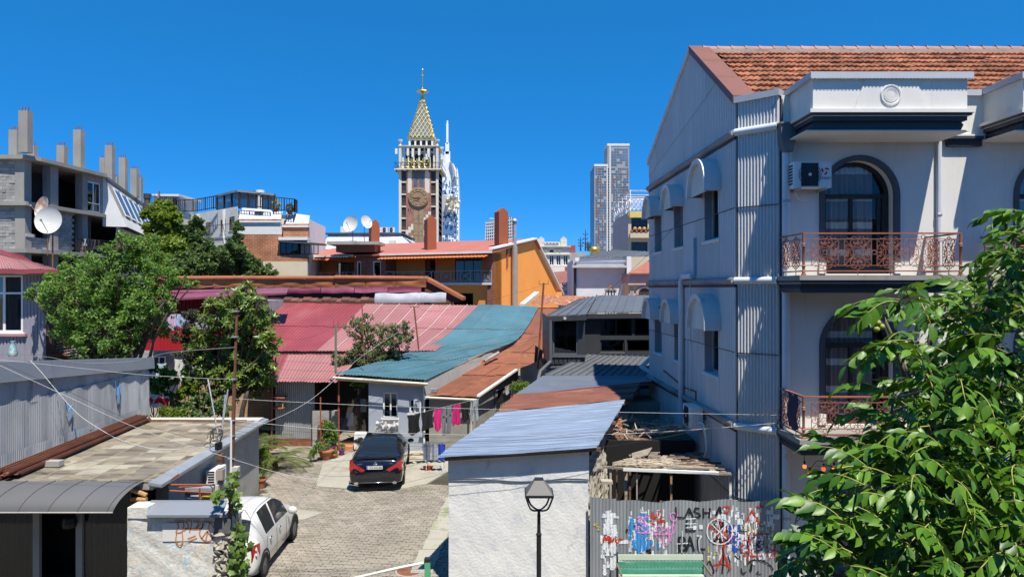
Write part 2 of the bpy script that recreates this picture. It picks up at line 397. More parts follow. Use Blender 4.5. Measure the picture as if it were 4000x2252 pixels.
def arch_door(dx,k):
    dr = MB()
    def arc(r_,n=20,z0=None):
        cx = (XA + XB) / 2 + dx
        return [(cx - r_,z0 if z0 is not None else FLR[k])] + [(cx - r_ * math.cos(PI * i / n),SPR[k] + r_ * math.sin(PI * i / n)) for i in range(n + 1)] + [(cx + r_,z0 if z0 is not None else FLR[k])]
    o_,i_ = arc(RAD + .11),arc(RAD - .006)
    for d,lab in ((.035,'surround'),):
        q = MB()
        for a,b,c,e in zip(o_,o_[1:],i_[1:],i_):
            q.quad(FF.p(*a,d),FF.p(*b,d),FF.p(*c,d),FF.p(*e,d)); q.quad(FF.p(*a,d),FF.p(*a,0),FF.p(*b,0),FF.p(*b,d)); q.quad(FF.p(*e,d),FF.p(*e,-.06),FF.p(*c,-.06),FF.p(*c,d))
        sur = q.build('arch_surround',M('arch_trim',(.085,.088,.10),.7,var=.1),th)
    door = MB(); of,inf = arc(RAD - .003),arc(RAD - .085)
    dd = -.24
    for a,b,c,e in zip(of,of[1:],inf[1:],inf):
        door.quad(FF.p(*a,dd),FF.p(*b,dd),FF.p(*c,dd),FF.p(*e,dd)); door.quad(FF.p(*e,dd),FF.p(*e,dd - .08),FF.p(*c,dd - .08),FF.p(*c,dd))
    a0,a1 = XA + dx + .08,XB + dx - .08
    door.fbox(FF,a0,a1,SPR[k] - .04,SPR[k] + .06,dd - .06,dd + .01)
    mid = (a0 + a1) / 2 - .1
    for x in (a0,mid,mid + .62,a1 - .07): door.fbox(FF,x,x + .07,FLR[k] + .06,SPR[k] - .04,dd - .06,dd + .005)
    door.fbox(FF,a0,a1,FLR[k] + .06,FLR[k] + .22,dd - .05,dd + .002)
    dro = door.build('arched_door',m_dframe,th)
    gl = MB(); pts = [FF.p(a,b,dd - .03) for a,b in inf]; gl.poly(pts); gl.build('pane',m_glass,dro)
    cu = MB(); cu.grid(lambda u,v: FF.p(a0 + u * (a1 - a0 - .25),FLR[k] + .1 + v * (SPR[k] + RAD - FLR[k] - .2),dd - .11 - .03 * math.sin(u * 60) - .02 * math.sin(u * 23)),120,1)
    cu.build('curtain',m_curtain2,dro,smooth='all')
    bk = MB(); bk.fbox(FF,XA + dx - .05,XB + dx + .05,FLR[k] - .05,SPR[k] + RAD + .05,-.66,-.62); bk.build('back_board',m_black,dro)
    for x in (XA + dx - .13,XB + dx - .02): pl = MB(); pl.fbox(FF,x,x + .15,FLR[k] + .06,FLR[k] + .30,0,.06); pl.build('plinth',m_plaster,th)
def curt():
    m = M('curtain_banded',(.33,.29,.275),.9,var=.12)
    t = m.node_tree; N = t.nodes; L = t.links; bs = N['Principled BSDF']; g_ = N.new('ShaderNodeNewGeometry'); s_ = N.new('ShaderNodeSeparateXYZ'); L.new(g_.outputs['Position'],s_.inputs[0])
    wv = N.new('ShaderNodeMath'); wv.operation = 'MULTIPLY'; wv.inputs[1].default_value = 1 / .62; L.new(s_.outputs[2],wv.inputs[0])
    fr = N.new('ShaderNodeMath'); fr.operation = 'FRACT'; L.new(wv.outputs[0],fr.inputs[0]); gt = N.new('ShaderNodeMath'); gt.operation = 'LESS_THAN'; gt.inputs[1].default_value = .24; L.new(fr.outputs[0],gt.inputs[0])
    mx = N.new('ShaderNodeMix'); mx.data_type = 'RGBA'; mx.inputs[6].default_value = (.30,.235,.225,1); mx.inputs[7].default_value = (.75,.73,.70,1); L.new(gt.outputs[0],mx.inputs[0]); L.new(mx.outputs[2],bs.inputs['Base Color']); return m
m_curtain2 = curt()
for dx in BAYS:
    for k in range(3): arch_door(dx,k)

# canopies with cornice over the balconies
def canopy(x0,x1):
    mb = MB(); mb.fbox(FF,x0 + .1,x1 - .1,10.36,10.99,0,1.18); c = mb.build('canopy',m_plaster,th)
    mb = MB(); mb.fbox(FF,x0 + .02,x1 - .02,10.99,11.12,-.5,1.27); mb.build('capping',M('capping_metal',(.50,.51,.52),.5,metal=.2,var=.06),c)
    mb = MB(); x = x0 + .05
    while x < x1 - .05: mb.fbox(FF,x,x + .03,10.972,10.992,1.262,1.274); x += .075
    y = .1
    while y < 1.2: mb.fbox(FF,x0 + .014,x0 + .03,10.972,10.992,y,y + .03); y += .075
    mb.build('drip_edge',m_galv,c)['kind'] = 'stuff'
    mb = MB(); mb.fbox(FF,x0 + .0,x1 + .0,10.29,10.36,0,1.29); mb.build('cornice',m_plaster,c)
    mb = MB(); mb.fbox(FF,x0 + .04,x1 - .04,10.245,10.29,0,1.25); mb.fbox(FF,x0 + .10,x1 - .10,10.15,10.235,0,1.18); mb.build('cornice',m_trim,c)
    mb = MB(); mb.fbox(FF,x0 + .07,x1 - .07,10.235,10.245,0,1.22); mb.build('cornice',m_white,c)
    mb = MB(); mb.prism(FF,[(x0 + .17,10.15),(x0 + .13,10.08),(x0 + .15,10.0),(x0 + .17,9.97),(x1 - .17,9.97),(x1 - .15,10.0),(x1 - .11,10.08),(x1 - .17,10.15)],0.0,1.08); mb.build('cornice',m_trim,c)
    mb = MB(); mb.fbox(FF,x0 + .0,x1 - .0,9.945,9.97,0,1.1); mb.build('soffit',m_plaster,c)
    xm = (x0 + x1) / 2
    mb = MB(); mb.prism(FF,[(xm - .75,10.37),(xm + .75,10.37),(xm + .52,10.985),(xm - .52,10.985)],1.185,1.205); mb.build('panel',m_plaster,c)
    mb = MB()
    for r0,t_ in ((.195,.03),(.135,.022),(.10,.018),(.065,.016)): mb.tube([FF.p(xm + r0 * math.cos(2 * PI * i / 28),10.66 + r0 * math.sin(2 * PI * i / 28),1.205) for i in range(28)],t_,6,closed=True)
    mb.lathe(FF.p(xm,10.66,1.2),[(.17,0),(.17,.012),(.05,.02)],24,(0,-1,0)); mb.build('rosette',m_plaster,c,smooth=True)
canopy(6.08,9.45); canopy(10.40,15.4)
mb = MB(); mb.fbox(FF,9.45,10.40,10.97,11.10,-.3,.09); mb.build('capping',_mats['capping_metal'],th)
mb = MB(); mb.prism(FF,[(9.62,10.0),(9.66,9.85),(10.4,9.85),(10.4,10.0)],0,.1); mb.fbox(FF,9.55,10.4,10.0,10.06,0,.16); mb.build('cornice',m_trim,th)
mb = MB(); mb.fbox(FF,9.6,10.4,10.06,10.10,0,.14); mb.build('cornice',m_white,th)

# balconies
def bar_panel(wd):
    """wrought iron panel: square with diagonals, heart scrolls on four sides, rings, flourishes"""
    mb = MB(); hw = wd / 2; z0,z1 = .20,.74; zc = .47; hz = .27; r_ = .0075
    def T(pts,rr=r_): mb.tube([V((x,0,z)) for x,z in pts],rr,4,cap=False)
    T([(-hw,z0),(-hw,z1)]); T([(hw,z0),(hw,z1)])
    for sx in (-1,1):
        for sz in (-1,1): T([(sx * .04 * hw / .27,zc + sz * .04),(sx * hw,zc + sz * hz)])
    def ring(cx,cz,rr): T([(cx + rr * math.cos(i * PI / 6) * min(1,hw / .27),cz + rr * math.sin(i * PI / 6)) for i in range(13)])
    ring(0,zc,.045)
    half = [(0,.095),(.06,.105),(.125,.15),(.15,.205),(.125,.25),(.075,.245),(.06,.205),(.085,.19),(.1,.21)]
    inn = [(0,.14),(.012,.185),(.045,.175),(.065,.15),(.05,.13),(.032,.145)]; cusp = [(0,.25),(.012,.2),(.05,.185)]
    for rot in range(4):
        for cur in (half,inn,cusp):
            for s_ in (-1,1):
                pts = catmull([V((s_ * a,b,0)) for a,b in cur],3); o = []
                for q in pts:
                    a,b = q.x,q.y
                    for _ in range(rot): a,b = -b,a
                    o.append((a * hw / .27,zc + b))
                T(o)
    for zz,sg in ((z1,1),(z0,-1)):
        for s_ in (-1,1): T([(q.x,q.y) for q in catmull([V((s_ * a * hw / .27,zz + sg * b,0)) for a,b in ((.03,.03),(.07,.055),(.12,.03),(.16,.004),(.2,.02),(.205,.035))],3)])
        ring(0,zz + sg * .045,.042)
    mb.tube([V((0,0,.0)),V((0,0,.075))],.008,4)
    return mb.mesh('railing_panel',m_rail)
pan_a,pan_b = bar_panel(.557),bar_panel(.40)
rg = MB(); rg.tube([V((.045 * math.cos(i * PI / 6),0,.47 + .045 * math.sin(i * PI / 6))) for i in range(12)],.0075,4,closed=True); pan_ring = rg.mesh('railing_ring',m_rail)
m_slabtop = M('balcony_slab',(.27,.26,.24),.9,var=.1,col2=(.2,.2,.19),amt=.45,scale2=2,stretch2=(1,1,.3))
def balcony(x0,x1,z,npan):
    mb = MB(); mb.fbox(FF,x0 - .12,x1 + .12,z - .10,z,0,1.30); s = mb.build('balcony',m_slabtop,th)
    mb = MB(); mb.fbox(FF,x0 - .10,x1 + .10,z - .155,z - .10,0,1.27); mb.fbox(FF,x0 - .06,x1 + .06,z - .20,z - .165,0,1.22); mb.build('cornice',m_trim,s)
    mb = MB(); mb.fbox(FF,x0 - .08,x1 + .08,z - .165,z - .155,0,1.25); mb.build('cornice',m_white,s)
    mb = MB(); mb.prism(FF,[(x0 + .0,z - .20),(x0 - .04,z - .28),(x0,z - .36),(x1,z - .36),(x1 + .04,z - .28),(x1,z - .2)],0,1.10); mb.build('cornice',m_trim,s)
    rl = MB(); yf = 1.2
    for dz,wd,hd in ((.845,.028,.03),(.735,.01,.014),(.195,.01,.014),(.075,.018,.025)):
        rl.fbox(FF,x0 - .02,x1 + .02,z + dz,z + dz + hd,yf - wd,yf + wd)
        for x in (x0,x1): rl.fbox(FF,x - wd,x + wd,z + dz,z + dz + hd,0.0,yf - wd)
    r_ = rl.build('railing',m_rail,s)
    for x in (x0,x1):
        po = MB(); po.lathe(FF.p(x,z,yf),[(.055,0),(.05,.03),(.03,.045),(.042,.07),(.028,.09),(.032,.17),(.045,.19),(.028,.21),(.03,.58),(.045,.60),(.03,.62),(.045,.64),(.028,.66),(.03,.84)],8); po.build('post',m_rail,s,smooth=True)
    for i in range(npan):
        xx = x0 + .13 + .31 + i * .672
        inst('railing_panel',pan_a,s,FF.p(xx,z,yf)); inst('railing_ring',pan_ring,s,FF.p(xx - .336,z,yf))
    for x in (x0,x1):
        for i in range(2): inst('railing_panel',pan_b,s,FF.p(x,z,.30 + i * .52),(0,0,R(90)))
    return s
balcony(5.98,9.20,6.97,4); balcony(5.98,9.20,3.62,4); balcony(10.45,14.2,6.97,5); balcony(10.45,14.2,3.62,5)

# corner downpipe with hopper, facade downpipe
mb = MB(); mb.tube([(6.06,FY - .10,0.3),(6.06,FY - .10,9.75)],.085,10); dp = mb.build('downpipe',m_pipe,th,smooth=True)
mb = MB(); fr = Fr((6.06,FY - .1,0),(1,0,0),(0,-1,0))
mb.prism(fr,[(-.09,9.7),(.09,9.7),(.17,10.05),(.17,10.3),(-.17,10.3),(-.17,10.05)],-.09,.16); mb.fbox(fr,-.2,.2,10.3,10.34,-.09,.19); mb.build('hopper',M('hopper_metal',(.16,.165,.17),.5,metal=.3),dp)
for z in (1.6,4.4,6.6,8.6):
    mb = MB(); mb.lathe((6.06,FY - .1,z),[(.092,0),(.096,.01),(.096,.05),(.092,.06)],10); mb.build('clamp',m_galv,dp)
mb = MB(); mb.tube([(9.47,FY - .06,.2),(9.47,FY - .06,9.95)],.055,8); dp = mb.build('downpipe',m_pipe,th,smooth=True)
for z in (5.2,8.3):
    mb = MB(); mb.lathe((9.47,FY - .06,z),[(.06,0),(.065,.01),(.065,.05),(.06,.06)],8); mb.build('clamp',m_galv,dp)

# ---- corrugated cladding
WIN = []   # side windows: (Y near, Y far, sill, head)
for yc,wd in ((17.6,1.15),(20.7,1.0),(23.3,1.0)):
    for k,zs in enumerate((7.96,4.50)): WIN.append((sa(yc) - wd / 2,sa(yc) + wd / 2,zs,zs + 1.5,yc))
def eave(a):   # gable top as a function of position along the side wall
    Y = 24.7 - a / LS * (24.7 - CHY)
    return 11.05 + (13.45 - 11.05) * (Y - CHY) / (19.4 - CHY) if Y < 19.4 else 13.45 - (13.45 - 11.2) * (Y - 19.4) / 5.3
rows = [(0.0,1.9),(1.86,3.55),(3.51,5.25),(5.21,6.9),(6.86,8.6),(8.56,10.32)]
ncol = 8
for i,(z0,z1) in enumerate(rows):
    for j in range(ncol):
        a0,a1 = LS * j / ncol,LS * (j + 1) / ncol
        mb = MB(); corr_wall(mb,FS,a0,a1,z0,z1,.125,.034,'trap',[w_[:4] for w_ in WIN],d0=.03 + .012 * (i % 2) + .003 * ((i + j) % 3))
        if mb.f: mb.build('cladding_sheet',m_clad,th)
    mb = MB(); corr_wall(mb,FC,0,LC,z0,z1,.075,.036,'sin',d0=.03 + .012 * (i % 2)); mb.build('cladding_sheet',m_clad,th,smooth=True)
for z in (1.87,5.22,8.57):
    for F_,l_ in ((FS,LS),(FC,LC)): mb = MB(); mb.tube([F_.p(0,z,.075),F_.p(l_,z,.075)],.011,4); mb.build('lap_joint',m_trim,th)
mb = MB(); mb.tube([FC.p(0,0,.05),FC.p(0,11,.05)],.02,4); mb.build('corner_strip',m_trim,th)
mb = MB(); corr_wall(mb,FC,0,LC,10.28,11.0,.075,.036,'sin',d0=.04); mb.build('cladding_sheet',m_clad,th,smooth=True)
def dv(a): return 10.75 + a / LS * 1.35     # diagonal joint in the gable
for j in range(ncol):
    a0,a1 = LS * j / ncol,LS * (j + 1) / ncol
    mb = MB(); corr_wall(mb,FS,a0,a1,10.28,lambda a: min(dv(a),eave(a)),.125,.034,'trap',d0=.035); mb.build('cladding_sheet',m_clad,th)
    if eave((a0 + a1) / 2) > dv((a0 + a1) / 2) + .05:
        mb = MB(); corr_wall(mb,FS,a0,a1,lambda a: min(dv(a) - .03,eave(a)),eave,.125,.034,'trap',d0=.05); mb.build('cladding_sheet',m_clad,th)
mb = MB(); mb.quad(FS.p(0,0,.0),FS.p(LS,0,.0),FS.p(LS,eave(LS) - .03,.0),FS.p(sa(19.4),13.4,.0),)
mb.poly([FS.p(0,0,0),FS.p(sa(19.4),13.4,0),FS.p(0,11.15,0)])
# inner wall with window holes is avoided: windows are boxes set into the sheet openings
for w_ in WIN:
    a0,a1,b0,b1,yc = w_
    fm = MB()
    for x0,x1,y0,y1 in ((a0,a0 + .07,b0,b1),(a1 - .07,a1,b0,b1),(a0,a1,b0,b0 + .07),(a0,a1,b1 - .07,b1),((a0 + a1) / 2 - .04,(a0 + a1) / 2 + .04,b0,b1)):
        fm.fbox(FS,x0,x1,y0,y1,-.22,-.14)
    for x0,x1,y0,y1 in ((a0 - .02,a0,b0,b1),(a1,a1 + .02,b0,b1)): fm.fbox(FS,x0,x1,y0,y1,-.3,.06)
    wo = fm.build('window',M('grey_frame',(.33,.34,.36),.6),th)
    p_ = MB(); p_.quad(FS.p(a0,b0,-.18),FS.p(a1,b0,-.18),FS.p(a1,b1,-.18),FS.p(a0,b1,-.18)); p_.build('pane',m_dglass,wo)
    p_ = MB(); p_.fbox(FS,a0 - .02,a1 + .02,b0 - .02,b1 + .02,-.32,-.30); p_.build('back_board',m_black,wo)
    p_ = MB(); p_.tube([FS.p(a0 - .12,b0 - .05,.06),FS.p(a1 + .12,b0 - .05,.06)],.055,8); p_.fbox(FS,a0 - .1,a1 + .1,b0 - .05,b0,-.2,.05); p_.build('sill',m_pipe,wo,smooth=True)
    # arched sheet metal hood
    r_ = .8 if yc < 18 else .64; zc = b0 + 1.16; ac = (a0 + a1) / 2; n = 18
    pr = [(ac - r_ * math.cos(PI * i / n),zc + .9 * r_ / .8 * math.sin(PI * i / n) ** .85) for i in range(n + 1)]
    hd = MB()
    for (x0,y0),(x1,y1) in zip(pr,pr[1:]):
        hd.quad(FS.p(x0,y0,.05),FS.p(x0,y0,.50),FS.p(x1,y1,.50),FS.p(x1,y1,.05))
        q0 = (ac + (x0 - ac) * .87,zc + (y0 - zc) * .87); q1 = (ac + (x1 - ac) * .87,zc + (y1 - zc) * .87)
        hd.quad(FS.p(x0,y0,.50),FS.p(*q0,.50),FS.p(*q1,.50),FS.p(x1,y1,.50)); hd.quad(FS.p(*q0,.50),FS.p(*q0,.38),FS.p(*q1,.38),FS.p(*q1,.50))
    hd.quad(FS.p(ac - r_,zc,.05),FS.p(ac - r_,zc,.4),FS.p(ac - r_ * .87,zc,.4),FS.p(ac - r_ * .87,zc,.05)); hd.quad(FS.p(ac + r_,zc,.05),FS.p(ac + r_,zc,.4),FS.p(ac + r_ * .87,zc,.4),FS.p(ac + r_ * .87,zc,.05))
    ho = hd.build('window_hood',M('hood_metal',(.60,.60,.59),.5,metal=.1,var=.1,col2=(.25,.26,.28),amt=.25,scale2=1.5),th)
    fc = MB(); fc.poly([FS.p(ac + (x - ac) * .87,zc + (y - zc) * .87,.39) for x,y in pr]); fc.build('hood_face',M('hood_face',(.62,.60,.54),.7,var=.1,col2=(.4,.38,.33),amt=.3),ho)
# half round drip bands at storey level
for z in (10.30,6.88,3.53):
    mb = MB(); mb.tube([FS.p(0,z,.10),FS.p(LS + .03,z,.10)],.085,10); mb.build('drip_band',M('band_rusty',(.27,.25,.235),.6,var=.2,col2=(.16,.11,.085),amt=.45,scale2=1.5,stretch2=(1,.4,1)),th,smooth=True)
    mb = MB(); mb.fbox(FS,0,LS,z - .15,z - .07,.02,.085); mb.build('band_underside',m_trim,th)  # dark strip along the underside of the band
    mb = MB(); mb.tube([FC.p(-.03,z,.10),FC.p(LC - .02,z,.10)],.085,10); mb.build('drip_band',m_pipe,th,smooth=True)
    mb = MB()
    for i in range(10): mb.lathe(FC.p(.05 + i * (LC - .1) / 9,z - .12,.065),[(.028,0),(.028,.035)],8)
    mb.build('scallop_trim',m_clad,th)['kind'] = 'stuff'
# corner strip between chamfer and facade, eave gutter over the chamfer
mb = MB(); mb.tube([V((5.985,FY - .03,0)),V((5.985,FY - .03,10.9))],.03,6); mb.build('corner_strip',m_trim,th)
mb = MB(); mb.fbox(FC,-.05,LC + .02,10.98,11.12,-.3,.13); mb.build('eave_capping',_mats['capping_metal'],th)
# verge flashing
mb = MB(); e0,e1 = FS.p(LS + .05,11.05,0),FS.p(sa(19.4),13.47,0); dirr = (e1 - e0)
for t0,t1 in ((0,.33),(.335,.66),(.665,1)):
    a,b = e0 + dirr * t0,e0 + dirr * t1; q = MB()
    nx = FS.n * .14; ix = -FS.n * .42; up = V((0,0,.12)); dn = V((0,0,-.08))
    q.hexa([a + nx + dn,a + ix + dn,b + ix + dn,b + nx + dn,a + nx + up,a + ix + up,b + ix + up,b + nx + up]); q.build('verge_flashing',m_flash,th)
a,b = FS.p(sa(19.4),13.47,0),FS.p(0,11.22,0); q = MB(); q.hexa([a + nx + dn,a + ix + dn,b + ix + dn,b + nx + dn,a + nx + up,a + ix + up,b + ix + up,b + nx + up]); q.build('verge_flashing',m_clad,th)

# roof deck and tiles
RE,RR_ = V((0,15.75,10.98)),V((0,19.4,13.42))
mb = MB(); mb.quad((5.3,RE.y,RE.z - .06),(15.5,RE.y,RE.z - .06),(15.5,RR_.y,RR_.z - .06),(5.3,RR_.y,RR_.z - .06)); mb.quad((5.1,24.8,11.1),(15.5,24.8,11.1),(15.5,RR_.y,RR_.z - .06),(5.1,RR_.y,RR_.z - .06)); roof = mb.build('roof',M('roof_deck',(.12,.06,.04),.9),th)
def tilemesh():
    t = MB(); wd,ln = .305,.44
    pr = [(0,.028),(.03,.04),(.06,.022),(.11,.012),(.145,.035),(.175,.035),(.2,.012),(.25,.01),(.275,.03),(wd,.034)]
    for (x0,h0),(x1,h1) in zip(pr,pr[1:]):
        t.quad((x0,0,h0 + .04),(x1,0,h1 + .04),(x1,ln,h1 - .018),(x0,ln,h0 - .018)); t.quad((x0,0,h0 - .012),(x1,0,h1 - .012),(x1,0,h1 + .04),(x0,0,h0 + .04))
    return t.mesh('roof_tile',m_terra)
tile = tilemesh(); sl = (RR_ - RE); ang = math.atan2(sl.z,sl.y); nr = 11; ps = sl.length / nr; cnt = 0; rest = MB()
for i in range(nr):
    base = RE + sl * (i / nr)
    for j in range(31):
        x = 5.62 + j * .305 + (.15 if i % 2 else 0); rv = rng
        loc = V((x,base.y,base.z + rv.uniform(-.006,.012))); rot = (ang + R(rv.uniform(-1.4,.8)),R(rv.uniform(-.8,.8)),R(rv.uniform(-1,1)))
        if cnt < 300 and x < 14.8: inst('roof_tile',tile,roof,loc,rot); cnt += 1
        else:
            mt = Matrix.Translation(loc) @ Matrix.Rotation(rot[0],4,'X')
            k = len(rest.v); rest.v.extend([tuple(mt @ v.co) for v in tile.vertices])
            for pl in tile.polygons: rest.f.append(tuple(k + v for v in pl.vertices)); rest.mi.append(0)
o = rest.build('roof_tile',m_terra,roof); o['kind'] = 'stuff'
rt = MB(); rt.grid(lambda u,v: (u * .42,.13 * math.cos(PI * v),.05 + .12 * math.sin(PI * v) + (.025 if u < .12 else 0)),5,8); rtm = rt.mesh('ridge_tile',M('ridge_terra',(.42,.20,.14),.85,var=.2,rnd=.15),smooth=True)
for j in range(25): inst('ridge_tile',rtm,roof,(5.4 + j * .395,RR_.y,RR_.z - .02),(0,R(1.5),0))
mb = MB(); mb.box(5.4,15.3,RR_.y - .14,RR_.y + .14,RR_.z - .1,RR_.z + .03); mb.build('ridge_mortar',m_conc,roof)

# drain pipes on the side wall
mb = MB(); a_ = sa(20.1); mb.tube([FS.p(sa(19.0),7.05,.14),FS.p(a_ + .15,7.05,.14),FS.p(a_,6.9,.16),FS.p(a_,2.0,.16)],.085,10); mb.build('downpipe',m_pipe,th,smooth=True)
mb = MB(); mb.tube([FS.p(sa(18.95),7.05,.1),FS.p(sa(18.95),8.1,.1)],.06,4); mb.build('cable_duct',M('duct_blue',(.30,.42,.52),.5),th)
mb = MB(); mb.tube([FS.p(sa(19.75),5.6,.08),FS.p(sa(19.75),3.5,.08),FS.p(sa(19.3),3.4,.08)],.025,6); mb.build('thin_pipe',m_pipe,th)
mb = MB(); mb.tube([FS.p(sa(22.5),4.0,.08),FS.p(sa(20.0),3.8,.08),FS.p(sa(18.9),3.85,.08),FS.p(sa(18.9),3.3,.08),FS.p(sa(18.6),3.3,.08)],.025,6); mb.build('thin_pipe',m_rust,th)
mb = MB(); mb.tube(catmull([FS.p(sa(19.4),7.0,.1),FS.p(sa(19.35),6.2,.12),FS.p(sa(19.4),5.4,.1),FS.p(sa(19.3),4.4,.13),FS.p(sa(19.5),3.5,.1)],4),.012,5); mb.build('cable',m_white,th)

# unseen block of flats the view is taken from, added to cut sky light
nb = thing('unseen_near_block','unseen block of flats behind the view, added to cut sky light','building',(0,-6,0))
mb = MB(); mb.box(-40,40,-9,-.9,0,9.6); mb.build('wall',M('unseen_block_render',(.28,.27,.25),.9,var=.1),nb)
mb = MB(); mb.box(-40.3,40.3,-9.3,-.6,9.6,9.9); mb.build('roof',m_conc,nb)
for i in range(24):
    for z in (1.2,4.4,7.6): mb = MB(); mb.box(-39 + i * 3.3,-37.6 + i * 3.3,-.9,-.86,z,z + 1.5); mb.build('window',m_black,nb)
# ---- air conditioners
def ac_unit(name,label,F,a,b,d,wd=.82,hh=.56,dp=.30,logo=True,dirt=False):
    t = thing(name,label,'air conditioner',F.p(a,b,d))
    mb = MB(); mb.fbox(F,a - wd / 2,a + wd / 2,b,b + hh,d,d + dp); mb.build('casing',m_acwhite,t)
    fx = a - wd * .10; mb = MB(); mb.fbox(F,a - wd * .30,a + wd * .15,b + .03,b + hh - .03,d + dp,d + dp + .012); pn = mb.build('fan_panel',m_blackp,t)
    mb = MB()
    for rr in (.24,.2,.16,.12,.08): mb.tube([F.p(a - wd * .075 + rr * math.cos(2 * PI * i / 20),b + hh / 2 + rr * math.sin(2 * PI * i / 20),d + dp + .016) for i in range(20)],.006,4,closed=True)
    mb.build('grille',M('grille_grey',(.05,.05,.055),.5),pn)
    mb = MB(); mb.lathe(F.p(a - wd * .075,b + hh / 2,d + dp + .012),[(.035,0),(.035,.012),(.02,.016)],10,F.n); mb.build('hub',m_acwhite,pn)
    mb = MB()
    for i in range(7): mb.fbox(F,a - wd / 2 - .004,a - wd / 2 + .002,b + .07 + i * .065,b + .11 + i * .065,d + .05,d + dp - .05)
    mb.build('side_louvre',m_blackp,t)
    for s_ in (-.28,.28):
        mb = MB(); mb.fbox(F,a + s_ - .02,a + s_ + .02,b - .05,b - .005,d - .12,d + dp + .03); mb.build('bracket',m_galv,t)
    return t
def text(s_,size,F,a,b,d,mat,name,parent,ext=.002,font_shear=0.):
    cu = bpy.data.curves.new(name,'FONT'); cu.body = s_; cu.size = size; cu.extrude = ext; cu.align_x = 'CENTER'; cu.align_y = 'CENTER'; cu.shear = font_shear
    tmp = bpy.data.objects.new('tmp',cu); COL.objects.link(tmp); dg = bpy.context.evaluated_depsgraph_get(); me = bpy.data.meshes.new_from_object(tmp.evaluated_get(dg)); bpy.data.objects.remove(tmp)
    me.materials.clear(); me.materials.append(mat); me.name = name
    mt = Matrix((( F.u.x,F.w.x,F.n.x,0),(F.u.y,F.w.y,F.n.y,0),(F.u.z,F.w.z,F.n.z,0),(0,0,0,1))); me.transform(mt)
    o = bpy.data.objects.new(name,me); COL.objects.link(o); o.parent = parent; o.location = F.p(a,b,d) - wl(parent); return o
ac = ac_unit('air_conditioner','white air conditioner beside the upper arched balcony door',FF,XP(3165,14.9),ZP(735,14.9),.12)
m_red = M('logo_red',(.55,.02,.03),.5)
aX,aZ = XP(3165,14.9) + .27,ZP(735,14.9)
lg = MB()
for k in range(3):
    t0 = k * 2 * PI / 3 + .3
    ou = [(aX + .02 * math.cos(t0) + (.075 * (1 - .3 * i / 6)) * math.cos(t0 + i * .3),aZ + .36 + .02 * math.sin(t0) + .075 * (1 - .3 * i / 6) * math.sin(t0 + i * .3)) for i in range(7)]
    inn = [(aX + .02 * math.cos(t0) + (.035 - .003 * i) * math.cos(t0 + i * .3),aZ + .36 + .02 * math.sin(t0) + (.035 - .003 * i) * math.sin(t0 + i * .3)) for i in range(7)]
    for i in range(6): lg.quad(FF.p(*ou[i],.424),FF.p(*ou[i + 1],.424),FF.p(*inn[i + 1],.424),FF.p(*inn[i],.424))
lg.build('logo',m_red,ac)
text('CHIGO',.075,FF,aX,aZ + .20,.425,m_red,'lettering',ac,font_shear=.2)
mb = MB(); mb.tube(catmull([(6.12,FY - .15,10.2),(6.16,FY - .2,9.2),(6.3,FY - .12,8.7),(6.5,FY - .12,8.65)],6),.012,5); mb.build('cable',m_white,ac)
ac2 = ac_unit('air_conditioner','white air conditioner low on the corrugated side wall',FS,sa(18.35),3.0,.18)
mb = MB()
for dx in (0,.1): mb.tube(catmull([FS.p(sa(17.9),3.2 - dx,.3),FS.p(sa(17.6),3.15 - dx,.25),FS.p(sa(17.55),2.6,.2),FS.p(sa(17.8),2.3,.2)],5),.03,6)
mb.build('pipes',m_white,ac2,smooth=True)
for yy,zz in ((21.9,9.55),(21.9,6.05)):
    c_ = MB(); c_.fbox(FS,sa(yy) - .1,sa(yy) + .1,zz,zz + .08,.05,.35); c_.fbox(FS,sa(yy) - .04,sa(yy) + .04,zz - .18,zz,.2,.3)
    top(c_,'flood_light',m_blackp,'small dark flood light high between the side hoods of ' + ('the upper' if zz > 8 else 'the lower') + ' window row','lamp')
# ================================================================ courtyard paving
m_joint = M('joint_sand',(.055,.05,.036),.95,var=.2,scale=2,col2=(.07,.09,.035),amt=.4,scale2=.8)
g = MB(); g.box(-12.5,-.2,15.1,33,-.012,.004); yard = structure(g,'paved_yard',m_joint)
m_paver = M('paver',(.27,.238,.195),.92,var=.2,scale=.9,rnd=.16,layers=[((.12,.105,.085),.8,(1,1,1),.60,.1,.6),((.34,.31,.26),1.7,(1,1,1),.62,.08,.6),((.14,.16,.06),2.6,(1,1,1),.66,.06,.6)],col2=(.19,.17,.14),amt=.45,scale2=.45,bump=.25,bscale=40)
def paverm():
    m = m_paver; t = m.node_tree; N = t.nodes; L = t.links; hv = [n for n in N if n.type == 'HUE_SAT'][0]
    ge = N.new('ShaderNodeNewGeometry'); mr = N.new('ShaderNodeMapRange'); mr.inputs[3].default_value = .86; mr.inputs[4].default_value = 1.14; L.new(ge.outputs['Random Per Island'],mr.inputs[0]); L.new(mr.outputs[0],hv.inputs['Value'])
paverm()
def paver_pts():
    z_ = lambda t: .014 * (1 if int(t * 4) % 2 else -1)
    lo = [(.006 + .248 * i / 4,(.022 if i % 2 else -.022) + .008) for i in range(5)]; hi = [(x,y + .152) for x,y in reversed(lo)]
    return lo + hi
pp = paver_pts()
def add_paver(mb,x,y,z,tx=0,ty=0):
    k = len(mb.v); n = len(pp)
    for s_,dz in ((1,0),(1.0,-.03)):
        mb.v.extend([(x + (a * CR - b * SR if x or y else a),y + (a * SR + b * CR if x or y else b),z + dz + (a - .11) * tx + (b - .055) * ty) for a,b in pp])
    mb.f.append(tuple(k + i for i in range(n))); mb.mi.append(0)
    for i in range(n):
        j = (i + 1) % n; mb.f.append((k + i,k + n + i,k + n + j,k + j)); mb.mi.append(0)
